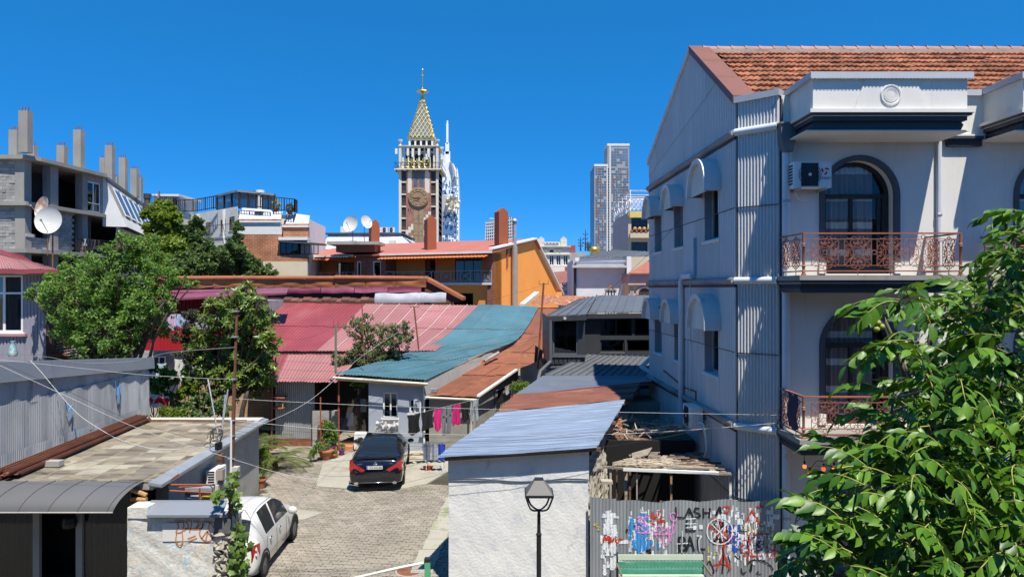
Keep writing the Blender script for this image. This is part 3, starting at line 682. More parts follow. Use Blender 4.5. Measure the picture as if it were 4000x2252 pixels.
pv = MB(); add_paver(pv,0,0,0); pvm = pv.mesh('paver',m_paver); rest = MB(); npv = 0
Y0 = 15.7; r2 = random.Random(3)
CR,SR = math.cos(R(-9)),math.sin(R(-9))
for j in range(-14,110):
    for i in range(-4,52):
        gx0,gy0 = -11.6 + i * .26 + (.13 if j % 2 else 0),15.7 + j * .168; x = -6 + (gx0 + 6) * CR - (gy0 - 20) * SR; y = 20 + (gx0 + 6) * SR + (gy0 - 20) * CR
        if not (15.7 < y < 31.7): continue
        lim = -1.25 + (y - 15.2) * .06
        if x > lim + .4 or x < -8.2 and y < 22.6: continue
        if -6.4 < x < -2.2 and 23.2 < y < 27.9: continue      # concrete pad
        z = .028 + .006 * math.sin(x * 1.7) * math.sin(y * 1.3) + r2.uniform(-.003,.003)
        tx,ty = r2.uniform(-.03,.03),r2.uniform(-.03,.03)
        if npv < 300 and -5.6 < x < -1.3 and 15.9 < y < 18.9: inst('paver',pvm,yard,(x,y,z),(ty,-tx,R(-9))); npv += 1
        else: add_paver(rest,x,y,z,tx,ty)
o = rest.build('paver',m_paver,yard); o['kind'] = 'stuff'
mb = MB(); m_pad = M('concrete_pad',(.34,.32,.27),.95,var=.12,col2=(.24,.22,.18),amt=.4,bump=.3)
mb.slab([(-6.6,23.0,.055),(-5.4,22.7,.055),(-3.6,22.75,.055),(-2.9,23.3,.055),(-2.2,25.2,.055),(-2.0,28.3,.055),(-6.3,28.3,.055),(-7.2,26.0,.055)],.07); structure(mb,'concrete_pad',m_pad)
mb = MB()
for i in range(14):
    y = 16 + i * .72; x = -2.02 + (y - 16) * .055
    mb.box(x - .36 + r2.uniform(-.03,.03),x + .16,y,y + .70,.0,.042 + r2.uniform(0,.012))
structure(mb,'concrete_edging',M('edging',(.36,.345,.29),.95,var=.15,col2=(.20,.22,.12),amt=.45,scale2=1.2))
mb = MB(); mb.slab([(-6.9,19.6,.05),(-6.0,19.7,.05),(-5.6,20.3,.05),(-6.5,20.6,.05),(-7.3,20.3,.05)],.04); structure(mb,'concrete_patch',m_pad)
mh = thing('manhole_cover','round rusty brown manhole cover set in the paved yard','manhole cover',PZ(1600,2228,.03)); c = PZ(1600,2228,.03)
mb = MB(); mb.lathe(c,[(.30,0),(.30,.014),(.29,.016)],24); mb.build('cover',m_rust,mh)
mb = MB(); mb.lathe(c - V((0,0,.006)),[(.34,0),(.34,.014),(.305,.016)],24); mb.build('frame',m_conc,mh)
m_grass = leafmat('grass_blades',(.10,.16,.03),(.20,.22,.06),.3)
def tufts(name,label,pts,n,h=.1,spread=.1):
    mb = MB(); r_ = random.Random(len(pts) * 7 + n)
    for p in pts:
        for _ in range(n):
            x,y = p[0] + r_.gauss(0,spread),p[1] + r_.gauss(0,spread); a = r_.uniform(0,6.28); hh = h * r_.uniform(.5,1.3); dx,dy = math.cos(a),math.sin(a); lean = r_.uniform(.2,.9) * hh
            mb.poly([(x - dy * .006,y + dx * .006,.02),(x + dy * .006,y - dx * .006,.02),(x + dx * lean,y + dy * lean,.02 + hh)])
    o = structure(mb,name,m_grass,'stuff',label); return o
gp = []
for i in range(26): y = 15.9 + i * .25; gp.append((-5.25 + r2.uniform(-.1,.1),y))
for i in range(50): y = 16 + r2.random() * 9; gp.append((-2.35 + (y - 16) * .055 + r2.gauss(0,.1),y))
for i in range(60): gp.append((r2.uniform(-7.5,-2.5),r2.uniform(15.9,23)))
for i in range(24): gp.append((-6.6 + r2.uniform(-.5,.3),r2.uniform(23,25.5)))
for i in range(24): gp.append((r2.uniform(-6,-2.5),22.7 + r2.uniform(-.3,.1)))
tufts('grass','thin green weeds growing in the paving joints and along the kerb',gp,14,.05,.09)

# ================================================================ white shed with blue roof
ws = thing('white_shed','whitewashed shed with faded blue corrugated roof behind the street lamp','shed',(0,15.2,0))
m_wash = M('whitewash',(.72,.715,.69),.9,var=.06,col2=(.53,.55,.62),amt=.5,scale2=1.5,bump=.55,bscale=16,sharp=.2,layers=[((.45,.46,.50),4.5,(1,1,.5),.60,.06,.5),((.46,.38,.28),1.1,(1,1,1.5),.64,.1,.4),((.33,.31,.28),9,(1,1,.35),.70,.04,.7)])
SX0,SX1 = -1.41,1.70; DV = V((.255,.967,0)).normalized()
def ztop(x): return 2.93 + (x - SX0) * .062
def dispw(x,z): 
    return .004 * math.sin(x * 5.1 + z * 3.3) * math.sin(z * 4.7 - x * 2.2) + .0015 * math.sin(x * 17 + z * 13)
mb = MB(); mb.grid(lambda u,v: (SX0 + u * (SX1 - SX0),15.2 + dispw(u * 3,v * 2.45),v * 2.46),60,44); mb.build('front_wall',m_wash,ws,smooth='all')
mb = MB(); mb.grid(lambda u,v: (SX0 - .01 + u * (SX1 - SX0 + .02),15.165 + .3 * dispw(u * 3,9 + v),2.455 + .03 * math.sin(u * 9) * (1 - v) + v * (ztop(SX0 + u * (SX1 - SX0)) - 2.455)),40,6)
mb.quad((SX0,15.165,2.45),(SX1,15.165,2.45),(SX1,15.25,2.45),(SX0,15.25,2.45)); mb.build('wall_band',m_wash,ws)
mb = MB(); A,B = V((SX0,15.2,0)),V((SX0,15.2,0)) + DV * 4.9
mb.quad(A,B,B + V((0,0,2.9)),A + V((0,0,2.9))); mb.build('side_wall',m_conc,ws)
m_rubble = M('rubble_wall',(.34,.315,.265),.95,var=.25,scale=2.5,col2=(.18,.15,.12),amt=.45,scale2=3,bump=1.5,bscale=9)
A2,B2 = V((SX1,15.22,0)),V((SX1,15.22,0)) + DV * 5.6; nn = V((DV.y,-DV.x,0)); rb = MB()
r3 = random.Random(5)
hn = [[r3.uniform(-1,1) for _ in range(60)] for _ in range(60)]
rb.grid(lambda u,v: A2 + DV * (5.6 * u) + nn * (.05 * hn[int(u * 48)][int(v * 30)] + .05 * math.sin(u * 11 + v * 5)) + V((0,0,v * (2.88 + .26 * u + (.12 * hn[int(u * 48)][3] if v > .95 else 0)))),48,30); rb.build('rubble_wall',m_rubble,ws)
mb = MB(); mb.quad(B,B2,B2 + V((0,0,3.2)),B + V((0,0,2.9))); mb.build('back_wall',m_conc,ws)
m_blue = M('blue_roof',(.185,.24,.34),.5,metal=.15,var=.08,scale=.8,rnd=.05,col2=(.14,.18,.25),amt=.35,scale2=1.2,stretch2=(.3,3,1))
fl,frr,bl,brr = P(1706,1788,14.92),P(2332,1748,14.92),V((-.42,19.9,3.05)),V((3.42,20.55,3.32))
ns = 6
for i in range(ns):
    t0,t1 = i / ns - (.012 if i else 0),(i + 1) / ns
    lift = V((0,0,.012 * (i % 2)))
    mb = MB(); corr_patch(mb,frr.lerp(brr,t0) + lift,frr.lerp(brr,t1) + lift,fl.lerp(bl,t1) + lift,fl.lerp(bl,t0) + lift,7,.038,24,'sin',wob=.012,seed=i); mb.build('roof_sheet',m_blue,ws,smooth='all')
for t in (.02,.5,.98):
    mb = MB(); a,b = fl.lerp(bl,t),frr.lerp(brr,t); d = V((0,0,-.09)); a = a.lerp(b,.04)
    mb.hexa([a + d + V((0,-.03,0)),b + d + V((.06,-.03,0)),b + d + V((.06,.05,0)),a + d + V((0,.05,0)),a + V((0,-.03,-.02)),b + V((.06,-.03,-.02)),b + V((.06,.05,-.02)),a + V((0,.05,-.02))]); mb.build('rafter',m_woodd,ws)
mb = MB(); q = P(2275,1880,15.1); mb.box(1.95,2.2,14.9,15.1,q.z,q.z + .06); mb.build('lamp_bracket',m_wood,ws)
# broken brick bits at the wall head
for i in range(7):
    t = 4.3 + i * .18; q = A2 + DV * t + V((.10,0,2.45 + r3.uniform(-.2,.35))); mb = MB(); mb.box(q.x - .05,q.x + .14,q.y - .08,q.y + .1,q.z,q.z + .07); mb.build('brick',M('old_brick',(.33,.13,.07),.9,var=.3,rnd=.25),ws)

# brown ribbed roof and slate blue flat roof behind the shed
br = thing('brown_roof_lean_to','brown ribbed metal roof just behind the blue roof','roof',(1.5,21,0))
a,b,c_,d_ = P(1945,1608,20.7),P(2470,1557,20.9),P(2500,1505,22.6),P(2010,1548,22.6)
m_brn = M('brown_roof',(.20,.075,.05),.6,metal=.1,var=.15,col2=(.26,.12,.08),amt=.35)
for i in range(3):
    mb = MB(); corr_patch(mb,b.lerp(c_,i / 3),b.lerp(c_,(i + 1) / 3 + .01),a.lerp(d_,(i + 1) / 3 + .01),a.lerp(d_,i / 3),2,.07,12,'trap',wob=.02,seed=i + 20); mb.build('roof_sheet',m_brn,br)
mb = MB(); mb.slab([a + V((0,.1,-.05)),b + V((-.05,.1,-.05)),c_ + V((0,0,-.06)),d_ + V((0,0,-.06))],.12); mb.build('boards',m_woodd,br)
mb = MB(); mb.box(.3,3.6,21.0,22.4,0,2.9); mb.build('wall',m_conc,br)
fr_ = thing('slate_roof_annex','low annex with smooth slate blue metal roof below the dark house','roof',(2,24,0))
mb = MB(); mb.slab([P(2000,1548,22.7),P(2540,1490,22.9),P(2560,1466,26.2),P(2120,1466,26.2)],.1); mb.build('roof_sheet',M('slate_blue_roof',(.15,.17,.21),.55,metal=.2,var=.1,col2=(.2,.2,.2),amt=.3),fr_)
mb = MB(); mb.slab([P(2000,1548,22.7) + V((-.05,-.04,.02)),P(2540,1490,22.9) + V((0,-.04,.02)),P(2540,1490,22.9) + V((0,.05,.02)),P(2000,1548,22.7) + V((-.05,.05,.02))],.05); mb.build('edge_trim',M('red_edge',(.22,.03,.05),.6),fr_)
mb = MB(); mb.box(.9,5.2,23.0,26.2,0,2.85); mb.build('wall',m_conc,fr_)

# ================================================================ ruined lean-to
rl = thing('ruined_lean_to','ruined wooden lean-to with broken lath roof behind the corrugated fence','shed',(3.6,16.3,0))
def C4(x,y): return (2200 + x * .4496,1600 + y * .4496)      # crop pixels
def CP(x,y,Y): return P(*C4(x,y),Y)
for (x,y0,y1,th_,m_) in ((410,505,790,.03,m_wood),(465,520,790,.025,m_woodd),(545,530,800,.04,m_wood),(580,540,810,.03,m_woodd),(640,545,820,.02,m_wood),(937,545,815,.03,M('lath_yellow',(.38,.22,.10),.9,var=.2)),(1450,568,810,.035,m_white)):
    Y = 15.75 + r3.uniform(0,.25); a,b = CP(x,y0,Y),CP(x + r3.uniform(-8,8),y1 + 260,Y); b.z = max(b.z,.05); b.z = .02
    mb = MB(); mb.tube([a,b],th_ * 1.1,4); mb.build('post',m_,rl)
mb = MB(); a,b = CP(350,495,15.72),CP(1460,560,15.72); mb.tube([a,b],.035,4); mb.build('beam',m_wood,rl)
mb = MB(); mb.tube([CP(520,515,15.7),CP(1350,548,15.7)],.045,4); mb.build('beam',m_white,rl)
rp0,rp1,rp2,rp3 = CP(420,490,15.8),CP(1440,545,15.8),CP(1330,395,18.2),CP(640,380,18.2)
def rpt(u,v): return (rp0.lerp(rp1,u)).lerp(rp3.lerp(rp2,u),v)
for i in range(9):     # rafters
    u = i / 8; mb = MB(); mb.tube([rpt(u,-.02) + V((0,0,-.05)),rpt(min(1,u + .02),1)+ V((0,0,-.05))],.03,4); mb.build('rafter',m_wood,rl)
for i in range(46):    # loose battens
    v = r3.random(); u0 = r3.uniform(-.02,.75); ln = r3.uniform(.12,.4); tl = r3.uniform(-.06,.06); mb = MB()
    a,b = rpt(u0,v),rpt(u0 + ln,v + tl); a.z += r3.uniform(0,.06); b.z += r3.uniform(0,.08)
    mb.tube([a,b],r3.uniform(.012,.03),4); mb.build('batten',[m_wood,m_wood,m_woodd][i % 3],rl)
for i in range(12):    # short boards across
    u = r3.uniform(0,.95); v = r3.uniform(0,.5); mb = MB(); a,b = rpt(u,v),rpt(u + r3.uniform(-.03,.05),v + r3.uniform(.15,.35)); sd = (rp1 - rp0).normalized() * r3.uniform(.05,.11); up = V((0,0,.02 + r3.uniform(0,.05)))
    mb.hexa([a - sd,a + sd,b + sd,b - sd,a - sd + up,a + sd + up,b + sd + up,b - sd + up]); mb.build('board',m_wood,rl)
lat = MB()
for i in range(420):
    u = r3.uniform(0,.5) if i % 3 else r3.uniform(0,1); v = r3.uniform(0,.55); a = rpt(u,v); dr = (rp1 - rp0).normalized() * r3.uniform(.15,.3) + (rp3 - rp0).normalized() * r3.uniform(-.07,.12); a.z += r3.uniform(.0,.05)
    lat.tube([a,a + dr + V((0,0,r3.uniform(-.03,.03)))],.007,3)
lat.build('lath',M('pale_lath',(.50,.43,.33),.9,var=.25,scale=8),rl)['kind'] = 'stuff'
mb = MB(); mb.slab([rpt(.16,.75) + V((-.35,0,.1)),rpt(.2,.5) + V((-.3,0,.05)),rpt(.3,.6) + V((-.2,0,.12)),rpt(.25,.95) + V((-.1,0,.2))],.02); mb.build('board',m_wood,rl)
mb = MB(); mb.box(2.3,4.9,18.4,18.5,0,2.6); mb.build('inner_wall',m_black,rl)
deb = MB()
for i in range(90):
    a = V((r3.uniform(3.0,4.9),r3.uniform(18.6,20.5),2.7 + r3.uniform(-.15,.15))); deb.tube([a,a + V((r3.uniform(-.5,.5),r3.uniform(-.4,.4),r3.uniform(-.1,.12)))],.02,4)
deb.build('debris',m_wood,rl)['kind'] = 'stuff'
mb = MB(); mb.box(2.9,5.0,18.6,20.6,2.3,2.55); mb.build('back_roof',m_woodd,rl)

# ================================================================ corrugated fence with graffiti
fe = thing('corrugated_fence','corrugated iron fence covered in graffiti between white shed and town house','fence',(3.8,15.05,0))
m_fence = M('fence_zinc',(.34,.36,.375),.55,metal=.35,var=.12,rnd=.1,stretch=(3,1,.3),scale=1.5,col2=(.25,.245,.24),amt=.35,scale2=2,stretch2=(4,1,.25))
FN = Fr((0,15.05,0),(1,0,0),(0,-1,0)); PT,AM = .076,.018
shx = [1.72,2.52,3.34,4.16,4.98,5.92]; tops = [2.10,2.02,2.02,2.04,2.03]
for i,(x0,x1) in enumerate(zip(shx,shx[1:])):
    mb = MB(); n = round((x1 - x0) / PT)
    tp = (lambda a,i=i: tops[i] + .025 * math.sin(a * 5 + i) - (.05 if i == 0 and a > 2.3 else 0))
    for r_ in range(n):
        for t in range(6):
            xa = x0 + (r_ + t / 6) * (x1 - x0) / n; xb = x0 + (r_ + (t + 1) / 6) * (x1 - x0) / n
            ha,hb = AM * (.5 - .5 * math.cos(2 * PI * xa / PT)) + .004 * (i % 2),AM * (.5 - .5 * math.cos(2 * PI * xb / PT)) + .004 * (i % 2)
            mb.quad(FN.p(xa,.1,ha),FN.p(xb,.1,hb),FN.p(xb,tp(xb),hb),FN.p(xa,tp(xa),ha))
    mb.build('fence_sheet',m_fence,fe,smooth='all')
for x in (2.0,3.3,4.6,5.8):
    mb = MB(); mb.box(x - .03,x + .03,15.08,15.14,0,2.0); mb.build('post',m_woodd,fe)
def stroke(mb,pts,wpx,lift=.006,jag=0.,smooth=True):
    q = [CP(x,y,15.03) for x,y in pts]; q = [V((p.x,0,p.z)) for p in q]
    if smooth and len(q) > 2: q = catmull(q,5)
    wd = wpx * .4496 / FPX * 15.03 / 2; out = []
    for a,b in zip(q,q[1:]):
        n = max(1,int((b - a).length / .02)); out += [a.lerp(b,i / n) for i in range(n)]
    out.append(q[-1]); k = len(mb.v); na = 3
    for i,p in enumerate(out):
        t = out[min(i + 1,len(out) - 1)] - out[max(i - 1,0)]
        if t.length < 1e-6: t = V((1,0,0))
        t.normalize(); s_ = V((-t.z,0,t.x)); ww = wd * (1 + jag * r3.uniform(-1,1))
        for j in range(na + 1):
            c = p + s_ * ww * (2 * j / na - 1); mb.v.append(tuple(FN.p(c.x,c.z,AM * (.5 - .5 * math.cos(2 * PI * c.x / PT)) + .004 + lift)))
    for i in range(len(out) - 1):
        for j in range(na): a = k + i * (na + 1) + j; mb.f.append((a,a + 1,a + na + 2,a + na + 1)); mb.mi.append(0)
def paint(name,col): return M('paint_' + name,col,.6,var=.15,scale=6)
pk,pb_,pd,pr_,pbk,pw = paint('pink',(.72,.30,.60)),paint('blue',(.05,.27,.62)),paint('deepblue',(.03,.09,.42)),paint('red',(.50,.055,.035)),paint('black',(.018,.018,.02)),paint('white',(.72,.74,.77))
py_ = paint('yellow',(.55,.46,.12))
def gang(name,m_,lst,lift=.006,jag=.1,kind=None,label=None):
    mb = MB()
    for e in lst: stroke(mb,e[0],e[1],lift,jag,e[2] if len(e) > 2 else True)
    o = mb.build(name,m_,fe,label=label); o['kind'] = 'stuff' if kind else o.get('kind','')
    if not kind: del o['kind']
    return o
def dabs(m_,x0,x1,y0,y1,n,w0=8,w1=26,l0=20,l1=90,lift=.005,vert=.85):
    mb = MB()
    for _ in range(n):
        x,y = r3.uniform(x0,x1),r3.uniform(y0,y1); ln = r3.uniform(l0,l1)
        if r3.random() < vert: pts = [(x,y),(x + r3.uniform(-5,5),y + ln)]
        else: pts = [(x,y),(x + ln,y + r3.uniform(-20,20))]
        stroke(mb,pts,r3.uniform(w0,w1),lift,.35)
    mb.build('paint_dabs',m_,fe)['kind'] = 'stuff'
dabs(pw,330,470,870,1350,46,12,40,30,110); dabs(pw,580,900,840,1230,60,10,30,20,90); dabs(pw,1260,1830,830,1280,150,8,26,20,80)
dabs(py_,1560,1830,960,1050,12,8,20,20,50,.0075); dabs(py_,265,300,1000,1050,3,12,20,20,40,.0075); dabs(py_,1260,1300,1180,1280,5,10,18,20,60,.0075)
dabs(pb_,580,740,900,1150,34,14,34,30,100,.0075); dabs(pb_,620,830,1130,1230,14,8,20,20,60,.0075); dabs(pd,1440,1530,990,1210,22,10,24,20,70,.0075); dabs(pd,600,690,990,1010,3,20,30,20,40,.008)
dabs(pr_,1260,1460,930,1160,26,8,20,20,80,.0075); dabs(pr_,740,880,870,990,16,8,22,15,60,.0075,.5); dabs(pr_,1540,1800,1060,1280,26,6,16,15,60,.0075,.5)
dabs(pbk,1300,1460,960,1140,22,8,22,20,60,.0085); dabs(pbk,1580,1780,1090,1190,14,8,18,12,40,.0085,.6); dabs(pbk,720,760,1200,1240,3,16,30,15,30,.008)
dabs(pw,1500,1820,850,1260,60,6,18,15,50,.009)
gang('graffiti_tag',pk,[([(640,935),(670,925),(710,960),(690,975),(650,960),(720,925),(748,935)],13),([(640,1045),(632,1020),(660,1010),(690,1035),(720,1060),(760,1070)],13),([(690,1010),(720,990),(735,1040),(700,1065),(640,1060)],12),
  ([(815,1060),(810,1020),(840,1005),(855,1040),(830,1075),(800,1070)],13),([(870,1050),(900,1020),(910,1060),(880,1080),(870,1150),(890,1175),(915,1140),(920,1010)],13),([(930,905),(960,890),(990,920),(975,960),(940,950),(930,910)],13),
  ([(960,960),(945,1050),(935,1140)],11),([(930,1010),(965,1000),(970,1040),(935,1075),(780,1080)],11),([(760,1030),(790,1060),(830,1130),(850,1110)],9)],.011,.05)
gang('graffiti_lettering',pbk,[([(978,840),(982,900),(980,930),(1060,935)],13,False),([(1060,925),(1095,850),(1130,930)],14,False),([(1072,895),(1118,895)],11,False),([(1185,858),(1150,852),(1140,880),(1180,900),(1185,925),(1140,930)],14),
  ([(1218,850),(1220,935)],15,False),([(1275,850),(1265,935)],16,False),([(1218,892),(1270,890)],14,False),([(1330,915),(1345,870),(1362,840)],22,False),([(1362,840),(1370,900)],18,False)],.012,.12,label='black painted letters LASHA on the fence')
gang('graffiti_lettering',pbk,[([(1005,1100),(1010,1220)],18,False),([(1005,1105),(1045,1105),(1055,1140),(1010,1160)],17),([(1010,1160),(1062,1175),(1060,1210),(1005,1222)],17),([(1075,1225),(1100,1095),(1140,1225)],16,False),([(1085,1170),(1130,1170)],12,False),([(1170,1110),(1172,1205),(1235,1208)],16,False)],.012,.12,label='black painted letters BAL on the fence')
gang('graffiti_symbol',pbk,[([(1075,950),(1068,1045)],15,False),([(1065,1050),(1150,1045)],15,False),([(1135,960),(1150,1045)],12,False)],.012,.1)
gang('graffiti_symbol',pw,[([(1065,945),(1155,940)],9,False),([(1110,945),(1108,1020)],9,False),([(1065,1020),(1160,1015)],9,False),([(1060,985),(1160,985)],9,False),([(985,1160),(1085,1155)],9,False),([(1035,1045),(1030,1240)],8,False),([(990,1155),(990,1235)],7,False),([(1160,1090),(1200,1095),(1180,1130),(1185,1225)],10)],.014,.1)
for x0,y0 in ((1130,1005),(1185,1000)):
    mb = MB(); a,b = CP(x0,y0,15.0),CP(x0 + 30,y0 + 38,15.0); mb.fbox(FN,a.x,b.x,b.z,a.z,.024,.026); mb.build('sticker',pw,fe)
gang('graffiti_circle',pw,[([(1360 + 112 * math.cos(t * 2 * PI / 20),1052 + 112 * math.sin(t * 2 * PI / 20)) for t in range(21)],10),([(1290,990),(1420,1120)],9,False),([(1430,985),(1300,1110)],9,False),([(1340,950),(1385,1140)],7,False)],.014,.1)
gang('graffiti_tag',pr_,[([(350,1150),(358,1095),(375,1130),(395,1095),(400,1150)],18),([(410,1100),(425,1145),(440,1110)],14),([(455,1095),(458,1145),(480,1150),(490,1120),(520,1125)],14)],.011,.3)
gang('graffiti_tag',pr_,[([(1585,980),(1640,870),(1715,1010)],15,False),([(1680,835),(1745,840)],15,False),([(1385,845),(1440,840),(1430,890),(1395,880)],16),([(1620,1070),(1700,1075),(1790,1075)],12),([(1575,1170),(1545,1180),(1550,1225),(1580,1245)],11),([(1620,1265),(1720,1268)],13,False),([(1620,1080),(1615,1260)],8,False),
  ([(1790,1290),(1840,1200),(1830,1150),(1790,1180)],10),([(1800,1210),(1870,1230),(1840,1280),(1860,1310)],9),([(1390,1170),(1385,1260),(1330,1390)],16),([(1390,1240),(1430,1330),(1450,1390)],18),([(1300,1350),(1380,1330),(1450,1360)],14)],.011,.3)
gang('graffiti_tag',pbk,[([(1385,1200),(1390,1300),(1380,1420)],14),([(1250,1340),(1270,1310),(1290,1350),(1310,1400),(1295,1420)],11),([(1430,1260),(1450,1330),(1430,1410)],9),([(1545,1370),(1560,1420),(1590,1400)],11),([(1490,1260),(1520,1290),(1540,1270)],10),([(1640,1330),(1625,1400)],20),([(1600,1340),(1640,1305),(1720,1305),(1790,1340),(1825,1385)],11),([(1700,1400),(1680,1420),(1720,1425)],9),([(1510,1050),(1600,1055)],8)],.012,.2,kind=True)
gang('graffiti_tag',pbk,[([(556,1030),(550,1060)],18,False)],.012,.2)

# ================================================================ green bench
be = thing('park_bench','weathered green slatted bench in front of the graffiti fence','bench',P(2580,2300,14.5))
m_bench = M('bench_green',(.05,.26,.17),.7,var=.15,scale=5,rnd=.1,col2=(.55,.56,.48),amt=.3,scale2=5,stretch2=(.15,1,1)); m_bench2 = M('bench_bleached',(.45,.50,.40),.8,var=.12,col2=(.08,.26,.17),amt=.35,scale2=4,stretch2=(.15,1,1))
bx0,bx1 = XP(2414,14.75),XP(2746,14.75)
for i,(za,m_) in enumerate(((.955,m_bench2),(.812,m_bench),(.669,m_bench))):
    mb = MB(); y = 14.75 - .025 * i; mb.hexa([(bx0,y - .02,za - .105),(bx1,y - .02,za - .105),(bx1,y + .01,za - .105),(bx0,y + .01,za - .105),(bx0,y - .01,za),(bx1,y - .01,za),(bx1,y + .02,za),(bx0,y + .02,za)]); mb.build('slat',m_,be)
for i in range(4):
    mb = MB(); y = 14.62 - i * .13; mb.box(bx0,bx1,y - .115,y,.555 - .01 * i,.59 - .01 * i); mb.build('slat',m_bench2 if i == 0 else m_bench,be)
m_iron = M('bench_iron',(.05,.05,.055),.6)
for x in (bx0 + .02,bx1 - .06):
    s_ = -1 if x < (bx0 + bx1) / 2 else 1
    mb = MB(); mb.tube([(x + .02 + s_ * .05,14.80,.12),(x + .02 + s_ * .05,14.80,1.0)],.025,4); mb.build('leg',m_iron,be); mb = MB(); mb.tube([(x + .02,14.2,.12),(x + .02,14.2,.55)],.025,4); mb.build('leg',m_iron,be)
    mb = MB(); mb.box(x + s_ * .06,x + .04 + s_ * .06,14.15,14.78,.74,.775); mb.build('armrest',M('armrest_wood',(.15,.13,.10),.8),be)

# ================================================================ street lamp
lx,ly = XP(2105,12.6),12.6
def CZ3(y): return ZP(1500 + y * .5187,ly)
la = thing('street_lamp','black street lamp with trapezoid lantern in front of the white shed','street lamp',(lx,ly,0))
m_lamp = M('lamp_black',(.022,.023,.025),.45,var=.15)
mb = MB(); mb.lathe((lx,ly,0),[(.09,0),(.09,.25),(.055,.35),(.045,.5),(.045,CZ3(1135)),(.053,CZ3(1135) + .005),(.053,CZ3(1122)),(.035,CZ3(1118)),(.03,CZ3(1000)),(.034,CZ3(995)),(.034,CZ3(985)),(.028,CZ3(980)),(.028,CZ3(940))],10); mb.build('pole',m_lamp,la,smooth=True)
mb = MB(); mb.lathe((lx,ly,.55),[(.0465,0),(.0465,.75)],10); mb.build('paint_smear',M('yellow_smear',(.50,.45,.04),.6,var=.1,col2=(.022,.023,.025),amt=.75,scale2=5),la)
zb,zt = CZ3(815),CZ3(712); hb,ht = .25,.075
for k in range(2):
    mb = MB()
    sgn = ((1,1),(1,-1))[k]
    for s_ in (-1,1):
        p0 = V((lx + s_ * sgn[0] * .235,ly + s_ * sgn[1] * .235,zb)); p3 = V((lx,ly,CZ3(945)))
        mb.tube(catmull([p0,p0 * .97 + V((lx,ly,zb)) * .03 + V((0,0,-.06)),V((lx + s_ * sgn[0] * .16,ly + s_ * sgn[1] * .16,CZ3(915))),V((lx + s_ * sgn[0] * .07,ly + s_ * sgn[1] * .07,CZ3(942))),p3],5),.017,6)
    mb.build('bracket_arm',m_lamp,la,smooth=True)
mb = MB(); q = lambda h,z: [(lx - h,ly - h,z),(lx + h,ly - h,z),(lx + h,ly + h,z),(lx - h,ly + h,z)]
mb.hexa(q(hb - .01,zb + .02) + q(ht,zt)); mb.build('lantern_roof',M('lantern_panel',(.15,.145,.14),.6,metal=.1,var=.05),la)
mb = MB(); mb.hexa(q(hb + .01,zb - .025) + q(hb + .012,zb + .018)); mb.build('lantern_rim',m_lamp,la)
mb = MB(); mb.box(lx - ht - .005,lx + ht + .005,ly - ht - .005,ly + ht + .005,zt - .005,zt + .012); mb.build('lantern_cap',m_lamp,la)
mb = MB(); mb.hexa(q(.1,zb - .05) + q(.16,zb - .026)); mb.build('light_unit',M('lamp_diffuser',(.05,.05,.05),.4),la)

# ================================================================ gate post and rail
gp_ = thing('gate_post','green square gate post with dark cap at the edge of the yard','post',(XP(1670,15),15,0)); x = XP(1670,15)
mb = MB(); mb.box(x - .06,x + .06,14.94,15.06,0,.72); mb.build('post',M('gate_green',(.10,.36,.19),.6,var=.12),gp_); mb = MB(); mb.box(x - .066,x + .066,14.934,15.066,.72,.785); mb.build('cap',m_lamp,gp_)
mb = MB(); a,b = V((x - .06,15,.68)),P(1385,2256,14.55); mb.tube(catmull([a,a.lerp(b,.33) + V((0,0,.015)),a.lerp(b,.66) + V((0,0,.01)),b,b + (b - a) * .4],3),.03,8); top(mb,'barrier_rail',M('rail_white',(.62,.60,.54),.6,var=.15),'long white tube rail reaching from the green gate post','rail',smooth=True)
